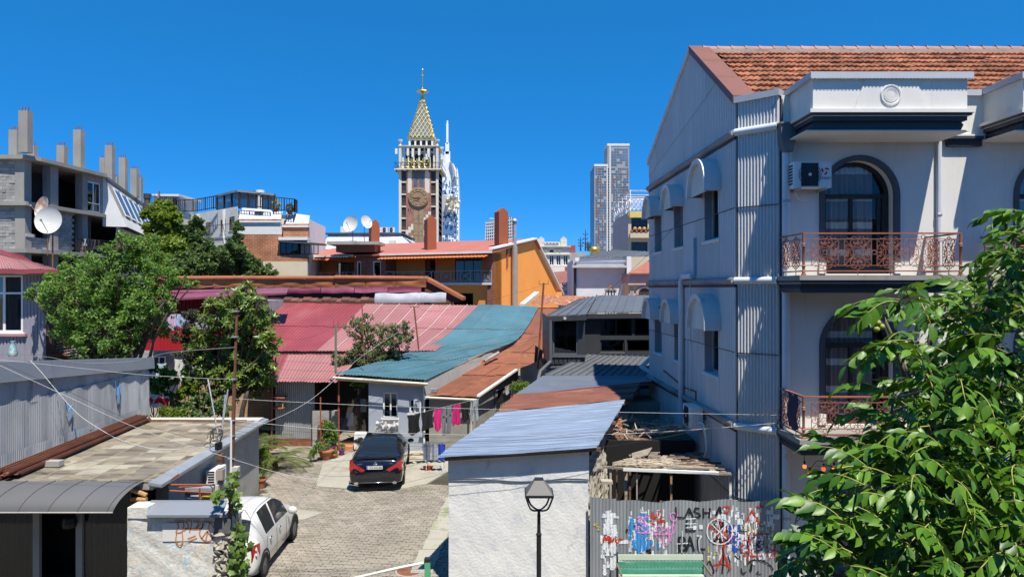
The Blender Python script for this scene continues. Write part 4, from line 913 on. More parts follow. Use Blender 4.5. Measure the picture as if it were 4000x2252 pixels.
# ================================================================ left shed with patched flat roof
ls = thing('flat_roof_shed','low shed with patchwork membrane roof and grey awning, front left','shed',(-10,18,0))
ZR = 2.42
def patchmat():
    m = bpy.data.materials.new('patch_membrane'); m.use_nodes = True; t = m.node_tree; N = t.nodes; L = t.links; bs = N['Principled BSDF']; bs.inputs['Roughness'].default_value = .85; bs.inputs['Specular IOR Level'].default_value = .25; dk = N.new('ShaderNodeHueSaturation'); dk.inputs['Value'].default_value = .8; dk.inputs['Saturation'].default_value = 1.1
    geo = N.new('ShaderNodeNewGeometry'); mp = N.new('ShaderNodeMapping'); mp.inputs['Rotation'].default_value = (0,0,R(-2)); mp.inputs['Scale'].default_value = (1 / .62,1 / .42,0); L.new(geo.outputs['Position'],mp.inputs[0])
    nz = N.new('ShaderNodeTexNoise'); nz.inputs['Scale'].default_value = .6; L.new(geo.outputs['Position'],nz.inputs['Vector'])
    fl = N.new('ShaderNodeVectorMath'); fl.operation = 'FLOOR'; L.new(mp.outputs[0],fl.inputs[0]); wn = N.new('ShaderNodeTexWhiteNoise'); L.new(fl.outputs[0],wn.inputs[0])
    ad = N.new('ShaderNodeMath'); ad.operation = 'MULTIPLY_ADD'; ad.inputs[1].default_value = .8; L.new(nz.outputs[0],ad.inputs[0]); mu = N.new('ShaderNodeMath'); mu.operation = 'MULTIPLY'; mu.inputs[1].default_value = .62; L.new(wn.outputs[0],mu.inputs[0]); L.new(mu.outputs[0],ad.inputs[2])
    cr = N.new('ShaderNodeValToRGB'); cr.color_ramp.interpolation = 'CONSTANT'; e = cr.color_ramp.elements; e[0].position = 0; e[0].color = (.10,.085,.075,1); e[1].position = .42; e[1].color = (.14,.12,.10,1)
    for p_,c_ in ((.50,(.17,.145,.115)),(.60,(.29,.25,.185)),(.68,(.20,.18,.155)),(.78,(.36,.32,.245)),(.86,(.24,.21,.17)),(.93,(.44,.41,.34))):
        x = e.new(p_); x.color = c_ + (1,)
    L.new(ad.outputs[0],cr.inputs[0])
    fr = N.new('ShaderNodeVectorMath'); fr.operation = 'FRACTION'; L.new(mp.outputs[0],fr.inputs[0]); se = N.new('ShaderNodeSeparateXYZ'); L.new(fr.outputs[0],se.inputs[0])
    l1 = N.new('ShaderNodeMath'); l1.operation = 'LESS_THAN'; l1.inputs[1].default_value = .06; L.new(se.outputs[0],l1.inputs[0]); l2 = N.new('ShaderNodeMath'); l2.operation = 'LESS_THAN'; l2.inputs[1].default_value = .07; L.new(se.outputs[1],l2.inputs[0]); mxm = N.new('ShaderNodeMath'); mxm.operation = 'MAXIMUM'; L.new(l1.outputs[0],mxm.inputs[0]); L.new(l2.outputs[0],mxm.inputs[1])
    m1 = N.new('ShaderNodeMix'); m1.data_type = 'RGBA'; L.new(mxm.outputs[0],m1.inputs[0]); L.new(cr.outputs[0],m1.inputs[6]); m1.inputs[7].default_value = (.32,.265,.185,1)
    n2 = N.new('ShaderNodeTexNoise'); n2.inputs['Scale'].default_value = 1.7; n2.inputs['Detail'].default_value = 10; n2.inputs['Roughness'].default_value = .7; mp2 = N.new('ShaderNodeMapping'); mp2.inputs['Scale'].default_value = (.6,1.4,1); L.new(geo.outputs['Position'],mp2.inputs[0]); L.new(mp2.outputs[0],n2.inputs['Vector'])
    mr = N.new('ShaderNodeMapRange'); mr.inputs[1].default_value = .46; mr.inputs[2].default_value = .62; mr.inputs[4].default_value = .85; L.new(n2.outputs[0],mr.inputs[0])
    m2 = N.new('ShaderNodeMix'); m2.data_type = 'RGBA'; L.new(mr.outputs[0],m2.inputs[0]); L.new(m1.outputs[2],m2.inputs[6]); m2.inputs[7].default_value = (.31,.275,.22,1); L.new(m2.outputs[2],dk.inputs['Color']); L.new(dk.outputs[0],bs.inputs['Base Color'])
    return m
m_patch = patchmat()
fr0,br0,bl0,fl0 = V((-7.95,15.1,ZR)),V((-8.25,22.4,ZR)),V((-12.1,22.4,ZR)),V((-15.5,15.1,ZR))
mb = MB(); mb.grid(lambda u,v: (fl0.lerp(bl0,v)).lerp(fr0.lerp(br0,v),u) + V((0,0,.012 * math.sin(u * 17) * math.sin(v * 13))),30,24); mb.build('roof',m_patch,ls,smooth='all')
mb = MB(); mb.slab([p + V((0,0,-.03)) for p in (fl0,fr0,br0,bl0)],.14); mb.build('roof_edge',m_conc,ls)
mb = MB(); mb.hexa([fr0 + V((-.04,-.1,-.06)),fr0 + V((.24,-.1,-.10)),br0 + V((.22,.15,-.10)),br0 + V((-.04,.15,-.06)),fr0 + V((-.04,-.1,.025)),fr0 + V((.24,-.1,-.03)),br0 + V((.22,.15,-.03)),br0 + V((-.04,.15,.025))]); mb.build('edge_flashing',m_galv,ls)
mb = MB(); mb.box(-12.1,-8.15,22.0,22.42,ZR + .012,ZR + .05); mb.build('parapet_strip',M('pale_sheet',(.55,.52,.46),.8,var=.12),ls)
mb = MB(); mb.tube([(-12.0,21.9,ZR + .06),(-8.5,21.85,ZR + .06)],.03,4); mb.build('rusty_bar',m_rust,ls)
m_blotch = M('blotchy_wall',(.36,.355,.33),.95,var=.12,col2=(.17,.165,.155),amt=.5,scale2=1.1,bump=.3,sharp=.3)
mb = MB(); mb.hexa([(-8.3,15.9,0),(-8.0,15.9,0),(-8.27,22.3,0),(-8.6,22.3,0),(-8.3,15.9,2.27),(-8.0,15.9,2.27),(-8.27,22.3,2.27),(-8.6,22.3,2.27)]); mb.build('side_wall',m_blotch,ls)
mb = MB(); mb.box(-12.0,-8.6,22.1,22.3,0,2.27); mb.build('back_wall',m_blotch,ls)
mb = MB(); mb.box(-16,-8.1,16.0,16.2,0,2.27); mb.build('inner_wall',m_black,ls)
# front with curtained glazing under the awning
FA = Fr((0,15.15,0),(1,0,0),(0,-1,0))
mb = MB(); mb.fbox(FA,-16,-8.15,-.1,.1,-.1,0); mb.fbox(FA,-16,-8.15,2.2,2.3,-.1,0); mb.build('front_frame',m_dframe,ls)
for px in (125,320,500 - 590): pass
for (px0,px1) in ((125,150),(293,318)):
    mb = MB(); mb.fbox(FA,XP(px0,15.1),XP(px1,15.1),.1,2.2,-.06,.03); mb.build('mullion',M('mullion_grey',(.30,.30,.29),.6),ls)
m_curt3 = M('dark_curtain',(.035,.045,.055),.9,var=.3,scale=3,stretch=(9,1,.1))
for (px0,px1) in ((-300,122),(322,505)):
    a0,a1 = XP(px0,15.1),XP(px1,15.1); mb = MB(); mb.grid(lambda u,v: FA.p(a0 + u * (a1 - a0),.1 + v * 2.1,-.25 - .03 * math.sin(u * (a1 - a0) * 42)),max(20,int((a1 - a0) * 40)),1); mb.build('curtain',m_curt3,ls,smooth='all')
    mb = MB(); mb.quad(FA.p(a0,.1,-.03),FA.p(a1,.1,-.03),FA.p(a1,2.2,-.03),FA.p(a0,2.2,-.03)); mb.build('pane',glassmat('shop_glass',(.6,.65,.66),.04),ls)
ap = MB(); q = P(275,2040,15.0)
ap.lathe(q + V((0,-.02,-.12)),[(.02,0),(.13,.03),(.15,.12),(.13,.24),(.05,.3)],10); ap.tube([q + V((0,0,.18)),q + V((0,0,.45))],.012,5); top(ap,'wall_lantern',m_blackp,'small dark lantern hanging in the shed doorway under the awning','lantern')
aw = MB(); x0,x1 = -15.5,XP(545,14.9)
aw.grid(lambda u,v: (x0 + u * (x1 + (.2 if False else 0) - x0 - v * .22),15.12 - math.sin(v * PI / 2) * .85,ZR + .02 - (1 - math.cos(v * PI / 2)) * .42),40,8)
aw.v = aw.v; m_awn = M('awning_grey',(.115,.115,.12),.55,var=.06,rnd=.02)
ao = aw.build('awning',m_awn,ls,smooth='all')
for i in range(12):
    x = x1 - .12 - i * .62; mb = MB(); mb.tube([(x - v * .22 / 8,15.12 - math.sin(v / 8 * PI / 2) * .85,ZR + .03 - (1 - math.cos(v / 8 * PI / 2)) * .42) for v in range(9)],.012,4); mb.build('awning_rib',m_awn,ao)
mb = MB(); mb.tube([(x0,14.27,ZR - .40),(x1 - .22,14.27,ZR - .40)],.018,6); mb.build('awning_bar',M('bar_grey',(.35,.33,.30),.5),ao)
# stacked half logs under the roof corner
for i in range(6):
    z = 2.27 - .115 * (i + 1) + .03; mb = MB(); a = P(515,1990,15.05); b = P(572,1990,15.05); tilt = -.13 if i == 0 else 0
    mb.tube([(a.x,15.02,z + (.1 if i == 0 else 0)),(b.x + .02,15.02,z + (.1 if i == 0 else 0) + tilt)],.052,8); mb.build('log',M('log_end',(.42,.24,.11),.85,var=.25,rnd=.2),ls,smooth=True)
# hutch wall with torn posters
hu = thing('poster_wall','low plastered hutch wall with torn posters and orange graffiti under a grey lid','wall',(-7,14.9,0))
m_post = M('poster_wall',(.60,.58,.53),.9,var=.1,scale=2,col2=(.44,.42,.38),amt=.4,scale2=1.8,bump=.9,bscale=12,layers=[((.44,.54,.58),3.2,(1,1,1),.55,.03,.75),((.60,.50,.38),2.6,(1,1,1),.58,.03,.7),((.70,.69,.66),4.2,(1,1,.8),.54,.02,.9),((.10,.26,.48),6.0,(1,1,.7),.69,.02,.9),((.55,.46,.12),6.5,(1,1,1),.70,.02,.9),((.16,.14,.13),7.5,(1,1,1),.68,.02,.8),((.50,.28,.24),5.0,(1,1,1),.68,.03,.6)])
hx0,hx1 = XP(497,14.6),XP(915,14.6)
mb = MB(); mb.grid(lambda u,v: (hx0 + u * (hx1 - hx0),14.6 + .012 * math.sin(u * 23 + v * 7) * math.sin(v * 19),v * 1.84),40,30); mb.build('front_wall',m_post,hu,smooth='all')
mb = MB(); mb.box(hx0,hx1 - .02,14.64,15.05,0,1.8); mb.build('wall_core',m_conc,hu)
mb = MB(); mb.grid(lambda u,v: (hx1 - .42 + u * .46 + .05 * r3.uniform(-1,1),14.56 + .07 * r3.uniform(-1,1),v * 1.5),9,26); mb.build('rough_edge',m_rubble,hu)
mb = MB(); mb.box(hx0 + .02,XP(578,14.6),14.57,15.0,1.8,2.03); mb.build('wall_top',m_post,hu)
mb = MB(); a,b = P(572,2010,14.45),P(868,2010,14.45); c_,d_ = P(885,1952,15.0),P(590,1952,15.0); mb.slab([a,b,c_,d_],.05); lid = mb.build('lid',M('lid_grey',(.24,.26,.30),.5,metal=.2,var=.06),hu)
FH = Fr((0,14.58,0),(1,0,0),(0,-1,0))
def C1(x,y): return (x * .4842,1550 + y * .4842)
def pstroke(mb,pts,wpx,lift=.01,smooth=True,jag=0.):
    q = [P(*C1(x,y),14.58) for x,y in pts]; q = catmull(q,5) if smooth and len(q) > 2 else q; wd = wpx * .4842 / FPX * 14.6 / 2; k = len(mb.v)
    for i,p in enumerate(q):
        t = q[min(i + 1,len(q) - 1)] - q[max(i - 1,0)]; t.normalize(); s_ = V((-t.z,0,t.x)) * wd * (1 + jag * r3.uniform(-1,1)); mb.v.append((p.x + s_.x,14.586 - lift,p.z + s_.z)); mb.v.append((p.x - s_.x,14.586 - lift,p.z - s_.z))
    for i in range(len(q) - 1): mb.f.append((k + 2 * i,k + 2 * i + 1,k + 2 * i + 3,k + 2 * i + 2)); mb.mi.append(0)
po_ = paint('orange',(.55,.20,.06)); mb = MB()
for pts,w_ in (([(1410,990),(1440,1040),(1420,1090),(1470,1080),(1480,1010),(1440,1000)],9),([(1480,1080),(1520,1040),(1500,1000),(1545,1000),(1530,1090)],9),([(1560,1000),(1600,1010),(1580,1060),(1620,1020)],9),([(1490,1060),(1620,1060),(1640,1010),(1700,1020),(1735,1090),(1700,1155),(1640,1150),(1610,1090),(1650,1020)],10),([(1690,1020),(1660,1155)],9),([(1670,1080),(1720,1140)],9),([(1670,1080),(1625,1140)],9),([(1425,1100),(1420,1160),(1450,1195),(1475,1160),(1470,1090)],9),([(1515,1140),(1580,1115)],9),([(1520,1160),(1590,1135)],9)): pstroke(mb,pts,w_)
mb.build('graffiti_tag',po_,hu,label='orange spray tag with a peace sign')
mb = MB(); pstroke(mb,[(1310,1090),(1530,1085),(1790,1095)],150,.003,False,.06); mb.build('poster',M('pale_poster',(.66,.65,.62),.9,var=.06),hu)
mb = MB(); mb.grid(lambda u,v: (hx1 - .42 + u * .36 + .02 * r3.uniform(-1,1),14.575,1.45 + v * .36),6,6); mb.build('grey_patch',M('cement_patch',(.13,.135,.14),.9,var=.3,scale=4),hu)

# pipes and meter box in the recess behind the hutch
rc = thing('pipe_rack','rusty pipe rack with grey meter box beside the flat roofed shed','rack',(-6.9,15.6,0))
for i,(a,b) in enumerate((((640,1892),(840,1892)),((660,1915),(860,1925)),((640,1892),(700,1850)),((700,1902),(790,1895)),((840,1895),(845,1950)),((780,1905),(782,1950)))):
    mb = MB(); mb.tube([P(*a,15.5),P(*b,15.5)],.022,6); mb.build('pipe',M('rust_red',(.30,.085,.05),.7,var=.2),rc)
mb = MB(); p0,p1 = P(730,1955,15.7),P(835,1900,15.7); mb.box(p0.x,p1.x,15.6,15.9,.05,p1.z); mb.build('meter_box',M('meter_grey',(.27,.30,.33),.6),rc)
mb = MB(); p0,p1 = P(745,1955,15.59),P(785,1915,15.59); mb.box(p0.x,p1.x,15.575,15.598,p0.z,p1.z); mb.build('meter_label',M('meter_white',(.65,.66,.6),.6),rc)
mb = MB(); p0,p1 = P(790,1955,15.59),P(830,1935,15.59); mb.box(p0.x,p1.x,15.575,15.598,p0.z,p1.z); mb.build('meter_label',M('meter_yellow',(.60,.42,.04),.6),rc)
# small air conditioner on the shed's side
FL_ = Fr((-8.0,15.9,0),V((-.27,6.4,0)),(1,.04,0)); ac_unit('air_conditioner','small white air conditioner on the side wall of the flat roofed shed',FL_,2.2,1.45,.12,.7,.5,.26)

# pile of rusty steel channels on the roof edge
pc = thing('steel_channel_pile','long pile of rusty steel channels along the roof edge of the front left shed','steel pile',(-11.6,18,ZR))
m_ch = M('channel_rust',(.215,.085,.05),.7,var=.2,scale=2,rnd=.18)
pa,pb2 = PZ(40,1860,ZR + .02),PZ(552,1646,ZR + .02); dr = (pb2 - pa).normalized(); sd_ = V((dr.y,-dr.x,0))
for i in range(11):
    ro,c_ = divmod(i,4) if i < 8 else (2,i - 8)
    off = sd_ * (.13 * c_ - .22 + .06 * ro) + V((0,0,.015 + .075 * ro)); e0,e1 = r3.uniform(-.5,.25),r3.uniform(-.1,.2); a,b = pa + dr * e0 + off,pb2 + dr * e1 + off; mb = MB()
    up = V((0,0,1)); w_ = sd_ * .055; h_ = .065
    mb.hexa([a - w_,a + w_,b + w_,b - w_] + [p + up * .012 for p in (a - w_,a + w_,b + w_,b - w_)])
    for s_ in (-1,1): q0,q1 = a + w_ * s_,b + w_ * s_; e_ = sd_ * .01 * s_; mb.hexa([q0 - e_ + up * .013,q0 + up * .013,q1 + up * .013,q1 - e_ + up * .013,q0 - e_ + up * h_,q0 + up * h_,q1 + up * h_,q1 - e_ + up * h_])
    mb.build('steel_channel',m_ch,pc)
mb = MB(); q = PZ(208,1818,ZR + .02); mb.box(q.x - .22,q.x + .2,q.y - .1,q.y + .1,q.z,q.z + .13); top(mb,'concrete_block',m_conc,'grey concrete block lying on the patchwork roof','block')

# ================================================================ grey sheet clad building behind the shed
gb = thing('sheet_clad_building','building clad in patched grey corrugated sheets behind the flat roofed shed','building',(-13,19,0))
m_asb = M('grey_sheets',(.36,.375,.395),.75,metal=.1,var=.16,scale=1.2,stretch=(1,1,.4),rnd=.13,col2=(.19,.205,.225),amt=.4,scale2=1.3,stretch2=(1.5,1.5,.35))
FG = Fr((-11.95,15.0,0),V((-.17,7.5,0)),(1,.03,0)); LG = 7.75
def gtop(a): return 4.60 - .56 * a / LG
rows_ = [(1.5,2.75),(2.72,3.9),(3.86,None)]
for j in range(9):
    a0,a1 = LG * j / 9 - .02,LG * (j + 1) / 9
    for i,(z0,z1) in enumerate(rows_):
        mb = MB(); tl = r3.uniform(-.03,.03); zz0 = z0 + r3.uniform(-.05,.05)
        big = .014 * r3.uniform(.4,1.4)
        corr_wall(mb,FG,a0,a1,lambda a: zz0 + tl * (a - a0),(lambda a: gtop(a)) if z1 is None else (lambda a: z1 + .06),.06,.012,'sin',d0=.02 * (2 - i) + r3.uniform(0,.02))
        mb.v = [(x + big * math.sin((y - 15) * 8.3 + i),y,z) for x,y,z in mb.v]; mb.build('wall_sheet',m_asb,gb)
mb = MB(); q = FG.p
mb.hexa([q(-.1,gtop(0) - .02,.12),q(LG + .2,gtop(LG) - .02,.12),q(LG + .2,gtop(LG) - .02,.0),q(-.1,gtop(0) - .02,.0),q(-.1,gtop(0) + .48,.10),q(LG + .2,gtop(LG) + .34,.10),q(LG + .2,gtop(LG) + .34,-.1),q(-.1,gtop(0) + .48,-.1)]); mb.build('fascia',M('fascia_zinc',(.30,.32,.35),.5,metal=.25,var=.08),gb)
mb = MB(); mb.slab([q(-.2,gtop(0) + .4,-.1),q(LG + .1,gtop(LG) + .31,-.1),q(LG + .1,gtop(LG) - .5,-8),q(-.2,gtop(0) - .4,-8)],.08); mb.build('roof',m_asb,gb)
mb = MB(); mb.hexa([q(0,0,-.02),q(LG,0,-.02),q(LG,0,-8),q(0,0,-8),q(0,gtop(0),-.02),q(LG,gtop(LG),-.02),q(LG,gtop(LG) - .7,-8),q(0,gtop(0) - .7,-8)]); mb.build('wall',m_asb,gb)
mb = MB()
for pts in ([(3.2,3.7),(3.3,3.4),(3.5,3.55),(3.45,3.2)],[(5.6,3.9),(5.7,3.4),(5.85,3.8),(5.8,3.2)],[(3.6,2.9),(3.7,2.6)]):
    mb.tube([FG.p(a,b,.11) for a,b in pts],.014,4)
mb.build('graffiti_tag',pb_,gb)
# ================================================================ long tin roofs in the middle
def lerp_st(st,t):          # st: list of (left point, right point); t in 0..n-1
    i = min(int(t),len(st) - 2); f = t - i
    return st[i][0].lerp(st[i + 1][0],f),st[i][1].lerp(st[i + 1][1],f)
def strip_roof(parent,st,ncol,ribs,amp,mats,name='roof_sheet',kind='rib',per=5,lift=.012,wob=.006,smooth=False,nseg=1):
    pr = profile(kind); L_ = catmull([s[0] for s in st],per); R_ = catmull([s[1] for s in st],per); nv = len(L_) - 1
    def at(lst,t):
        t = min(max(t,0),nv); i = min(int(t),nv - 1); return lst[i].lerp(lst[i + 1],t - i)
    for c in range(ncol):
        us = []
        for i in range(ribs):
            for t,h in pr: us.append((c + (i + t) / ribs,h))
        us.append((c + 1.004,0)); ph = r3.uniform(0,6)
        for g_ in range(nseg):                        # sheets overlap down the slope
            t0,t1 = nv * g_ / nseg - (.16 if g_ else 0) + (r3.uniform(-.12,.12) if 0 < g_ else 0),nv * (g_ + 1) / nseg; m_ = max(2,round(t1 - t0)); mb = MB(); k = 0
            for u,h in us:
                for j in range(m_ + 1):
                    t = t0 + (t1 - t0) * j / m_; p = at(L_,t).lerp(at(R_,t),u / ncol); mb.v.append((p.x,p.y,p.z + h * amp + (lift if c % 2 else 0) + (.03 * (1 - j / m_) if g_ else 0) + wob * math.sin(u * 5 + ph) * math.sin(t * .9 + ph)))
            for i in range(len(us) - 1):
                for j in range(m_): a = k + i * (m_ + 1) + j; mb.f.append((a,a + m_ + 1,a + m_ + 2,a + 1)); mb.mi.append(0)
            mb.build(name,mats[c % len(mats)] if isinstance(mats,list) else mats(c / max(1,ncol - 1)),parent,smooth='all' if smooth else False)
m_redroof = M('red_roof',(.29,.062,.072),.5,metal=.1,layers=[((.18,.05,.05),1.6,(1,.3,1),.64,.1,.6)],var=.12,rnd=.07,scale=.6,col2=(.36,.13,.13),amt=.45,scale2=.5,stretch2=(1,.25,1),sharp=.3)
m_pinkroof = M('faded_red_roof',(.345,.155,.155),.6,metal=.05,layers=[((.42,.27,.26),1.3,(1,.35,1),.63,.1,.6),((.20,.10,.09),2.2,(1,.3,1),.66,.08,.6)],var=.1,rnd=.1,scale=.6,col2=(.28,.15,.14),amt=.4,scale2=.7,stretch2=(1,.25,1),sharp=.3)
m_teal = M('teal_roof',(.085,.19,.235),.55,metal=.1,layers=[((.25,.24,.20),1.4,(1,.5,1),.66,.06,.6),((.05,.10,.12),.9,(1,.3,1),.62,.15,.6)],var=.16,rnd=.08,scale=.5,col2=(.16,.24,.26),amt=.45,scale2=.9,stretch2=(1,.3,1),sharp=.3)
m_rustroof = M('rust_roof',(.225,.085,.05),.75,layers=[((.33,.16,.09),2.2,(1,.4,1),.62,.1,.7),((.13,.06,.045),1.5,(1,.4,1),.64,.1,.7)],var=.14,rnd=.08,scale=.8,col2=(.29,.12,.07),amt=.4,scale2=1.0)
rh = thing('red_roof_house','low house with long faded red tin roof beside the teal roof','house',(-9,36,0))
up = [(P(905,1372,33),P(1700,1370,33)),(P(1010,1270,38),P(1812,1283,38)),(P(1100,1180,44),P(1890,1193,44))]
strip_roof(rh,up,12,5,.035,lambda t: m_redroof if t < .38 else m_pinkroof,nseg=2)
lo = [(P(960,1487,28.2),P(1312,1494,28.2)),(P(980,1380,33.2) ,P(1420,1380,33.2))]
strip_roof(rh,lo,6,5,.035,lambda t: m_redroof if t < .3 else m_pinkroof,per=3)
for i in range(6,12):      # pale seams between the faded sheets
    t = (i + .02) / 12; q = MB(); q.tube([up[k][0].lerp(up[k][1],t) + V((0,0,.045)) for k in range(3)],.03,4); q.build('seam_cap',M('seam_pale',(.48,.38,.37),.7),rh)
mb = MB(); mb.box(-13.3,-4.6,33.2,44,0,3.45); mb.build('wall',M('dull_brick',(.25,.13,.09),.9,var=.2),rh)
mb = MB(); mb.hexa([(-13.6,33.0,3.2),(-7.0,33.0,3.2),(-7.0,33.15,3.2),(-13.6,33.15,3.2),(-13.6,33.0,3.62),(-7.0,33.0,3.62),(-7.0,33.15,3.62),(-13.6,33.15,3.62)]); mb.build('fascia',m_black,rh)  # black strip stands in for the shade under the upper roof's lower edge
# ridge flashings and old tiles at the top
m_purple = M('magenta_flashing',(.30,.085,.13),.35,metal=.3,var=.25,scale=1.2)
pl0,pl1 = P(1126,1146,44.4),P(1648,1140,44.4)
for i in range(4):
    a,b = pl0.lerp(pl1,i / 4),pl0.lerp(pl1,(i + 1) / 4 - .004); mb = MB(); mb.grid(lambda u,v: a.lerp(b,u) + V((0,-.10 - .05 * math.sin(v * 3 + i),v * .36 + .02 * math.sin(u * 9 + i))),8,4); mb.build('ridge_flashing',m_purple,rh,smooth='all')
for i in range(14):
    a = P(1112 + i * 25,1166 + (i % 3) * 3,44.2); mb = MB(); mb.hexa([a + V((0,-.35,-.12)),a + V((.5,-.35,-.12)),a + V((.5,.05,.05)),a + V((0,.05,.05)),a + V((0,-.35,-.06)),a + V((.5,-.35,-.06)),a + V((.5,.05,.11)),a + V((0,.05,.11))]); mb.build('old_tile',M('old_tile',(.13,.06,.045),.9,var=.3,rnd=.3),rh)
for i,(p0,p1) in enumerate(((1463,1642),(1640,1742))):
    a,b = P(p0,1184 - i * 2,43.9),P(p1,1183 - i * 2,43.9); mb = MB(); mb.grid(lambda u,v: a.lerp(b,u) + V((0,.25 * v - .12 * math.sin(v * 3),.02 + .62 * v + .03 * math.sin(u * 9 + i) * v)),14,6); mb.build('ridge_flashing',M('pale_zinc',(.33,.35,.39),.7,var=.2,rnd=.08,layers=[((.45,.46,.48),1.5,(1,1,1),.56,.1,.6)]),rh,smooth='all')

th2 = thing('teal_roof_house','blue grey house with long teal tin roof behind the dark car','house',(-4.7,28,0))
ts = [(P(1308,1459,27.7),P(1663,1484,27.6)),(P(1570,1386,32.5),P(1885,1382,32.5)),(P(1732,1319,35.5),P(2027,1319,35.5)),(P(1873,1188,43),P(2104,1198,43))]
strip_roof(th2,ts,4,7,.032,[m_teal],per=7,nseg=4)
m_bgw = M('blue_grey_wall',(.35,.385,.45),.85,var=.06,col2=(.43,.45,.49),amt=.3,scale2=.8,bump=.1)
FB = Fr((-5.88,28.0,0),(1,0,0),(0,-1,0)); WB = 2.26
def bx(px): return XP(px,28.0) + 5.88
def bz(py): return ZP(py,28.0)
holes = [(bx(1495),bx(1553),bz(1632),bz(1532)),(bx(1598),bx(1618),bz(1612),bz(1558))]
mb = MB(); wall_holes(mb,FB,0,WB,-.1,3.05,holes,.18); mb.quad(FB.p(WB,-.1,0),FB.p(WB,-.1,-6),FB.p(WB,3.0,-6),FB.p(WB,3.0,0)); mb.quad(FB.p(0,-.1,0),FB.p(0,-.1,-6),FB.p(0,3.0,-6),FB.p(0,3.0,0)); mb.build('front_wall',m_bgw,th2)
def window(parent,F,a0,a1,b0,b1,d=-.12,t=.06,mull=1,trans=0,frame=None,glass=None,sill=True,back=True,bar=None,t2=.05,cur=None):
    fm = MB()
    for x0,x1,y0,y1 in ((a0,a0 + t,b0,b1),(a1 - t,a1,b0,b1),(a0 + t,a1 - t,b0,b0 + t),(a0 + t,a1 - t,b1 - t,b1)): fm.fbox(F,x0,x1,y0,y1,d - t2,d)
    for i in range(mull): x = a0 + (a1 - a0) * (i + 1) / (mull + 1); fm.fbox(F,x - t * .5,x + t * .5,b0 + t,b1 - t,d - t2,d - .004)
    if trans: y = b0 + (b1 - b0) * trans; fm.fbox(F,a0 + t,a1 - t,y - t * .4,y + t * .4,d - t2,d - .008)
    w_ = fm.build('window',frame or m_wframe,parent)
    g_ = MB(); g_.quad(F.p(a0 + .01,b0 + .01,d - t2 * .5),F.p(a1 - .01,b0 + .01,d - t2 * .5),F.p(a1 - .01,b1 - .01,d - t2 * .5),F.p(a0 + .01,b1 - .01,d - t2 * .5)); g_.build('pane',glass or m_dglass,w_)
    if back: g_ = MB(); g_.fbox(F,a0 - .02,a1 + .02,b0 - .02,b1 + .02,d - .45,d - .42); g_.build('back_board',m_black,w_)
    if cur: g_ = MB(); g_.grid(lambda u,v: F.p(a0 + u * (a1 - a0) * cur,b0 + v * (b1 - b0),d - .2 - .02 * math.sin(u * 30)),30,1); g_.build('curtain',m_curtain,w_)
    if sill: g_ = MB(); g_.fbox(F,a0 - .06,a1 + .06,b0 - .06,b0,d,.06); g_.build('sill',m_white,w_)
    return w_
window(th2,FB,*holes[0],d=-.1,cur=.4)
h = holes[1]; w_ = window(th2,FB,*h,d=-.12,mull=0)
mb = MB()   # open casement swung out to the right
sx = FB.p(h[1],0,.02); ux = V((.35,-.9,0)).normalized()
FO = Fr(sx,(.8,-.6,0)); 
for x0,x1,y0,y1 in ((0,.06,h[2],h[3]),(.30,.36,h[2],h[3]),(.06,.30,h[2],h[2] + .06),(.06,.30,h[3] - .06,h[3])): mb.fbox(FO,x0,x1,y0,y1,-.025,.025)
mb.build('open_casement',m_wframe,w_)
mb = MB(); mb.tube([ts[0][0] + V((-.05,-.12,-.14)),ts[0][1] + V((.1,-.12,-.14))],.055,8); mb.build('gutter',M('gutter_cream',(.55,.52,.42),.6),th2,smooth=True)
mb = MB(); a,b = ts[0][0] + V((0,.1,-.06)),ts[0][1] + V((0,.1,-.06)); mb.hexa([a + V((0,0,-.22)),b + V((0,0,-.22)),b + V((0,.12,-.22)),a + V((0,.12,-.22)),a,b,b + V((0,.12,0)),a + V((0,.12,0))]); mb.build('eave_beam',m_woodd,th2)
mb = MB()
for i in range(3):
    a,b = ts[i][1],ts[i + 1][1]; mb.quad(a + V((-.05,0,-.8 if i < 1 else -.3)),b + V((-.05,0,-.5 if i < 1 else -.3)),b + V((-.05,0,-.03)),a + V((-.05,0,-.03)))
mb.build('gable_strip',M('pale_strip',(.45,.45,.44),.8,var=.12),th2)
mb = MB(); mb.tube([FB.p(WB + .02,.05,.06),FB.p(WB + .02,2.7,.06),FB.p(WB - .1,2.85,.08)],.045,8); mb.build('downpipe',m_white,th2,smooth=True)
# open porch on the left of the blue grey house
pch = thing('open_porch','dark open porch under the red and teal eaves beside the blue grey house','porch',(-7.2,28.6,0))
mb = MB(); corr_wall(mb,Fr((XP(1075,29.0),29.0,0),(1,.02,0),(0,-1,0)),0,XP(1228,29.0) - XP(1075,29.0),.25,2.75,.085,.022,'sin'); mb.build('corrugated_wall',m_galv,pch)
mb = MB(); mb.box(XP(1075,29),XP(1228,29),28.93,28.97,.0,.35); mb.build('rusty_base',m_rust,pch)
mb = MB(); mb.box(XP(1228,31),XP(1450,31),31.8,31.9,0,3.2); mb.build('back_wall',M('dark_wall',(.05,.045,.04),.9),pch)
mb = MB(); mb.box(XP(1228,29),XP(1325,29),28.7,28.9,0,ZP(1602,28.8)); mb.build('low_wall',m_conc,pch)
for px,y0,m_,rr in ((1062,1465,'rr',.045),(1323,1480,'rr',.04),(1252,1550,'rr',.03)):
    p_ = P(px,y0,28.1); mb = MB(); mb.tube([(p_.x,28.1,0),(p_.x,28.1,p_.z)],rr,6); mb.build('post',M('rust_red',(.30,.085,.05),.7),pch)
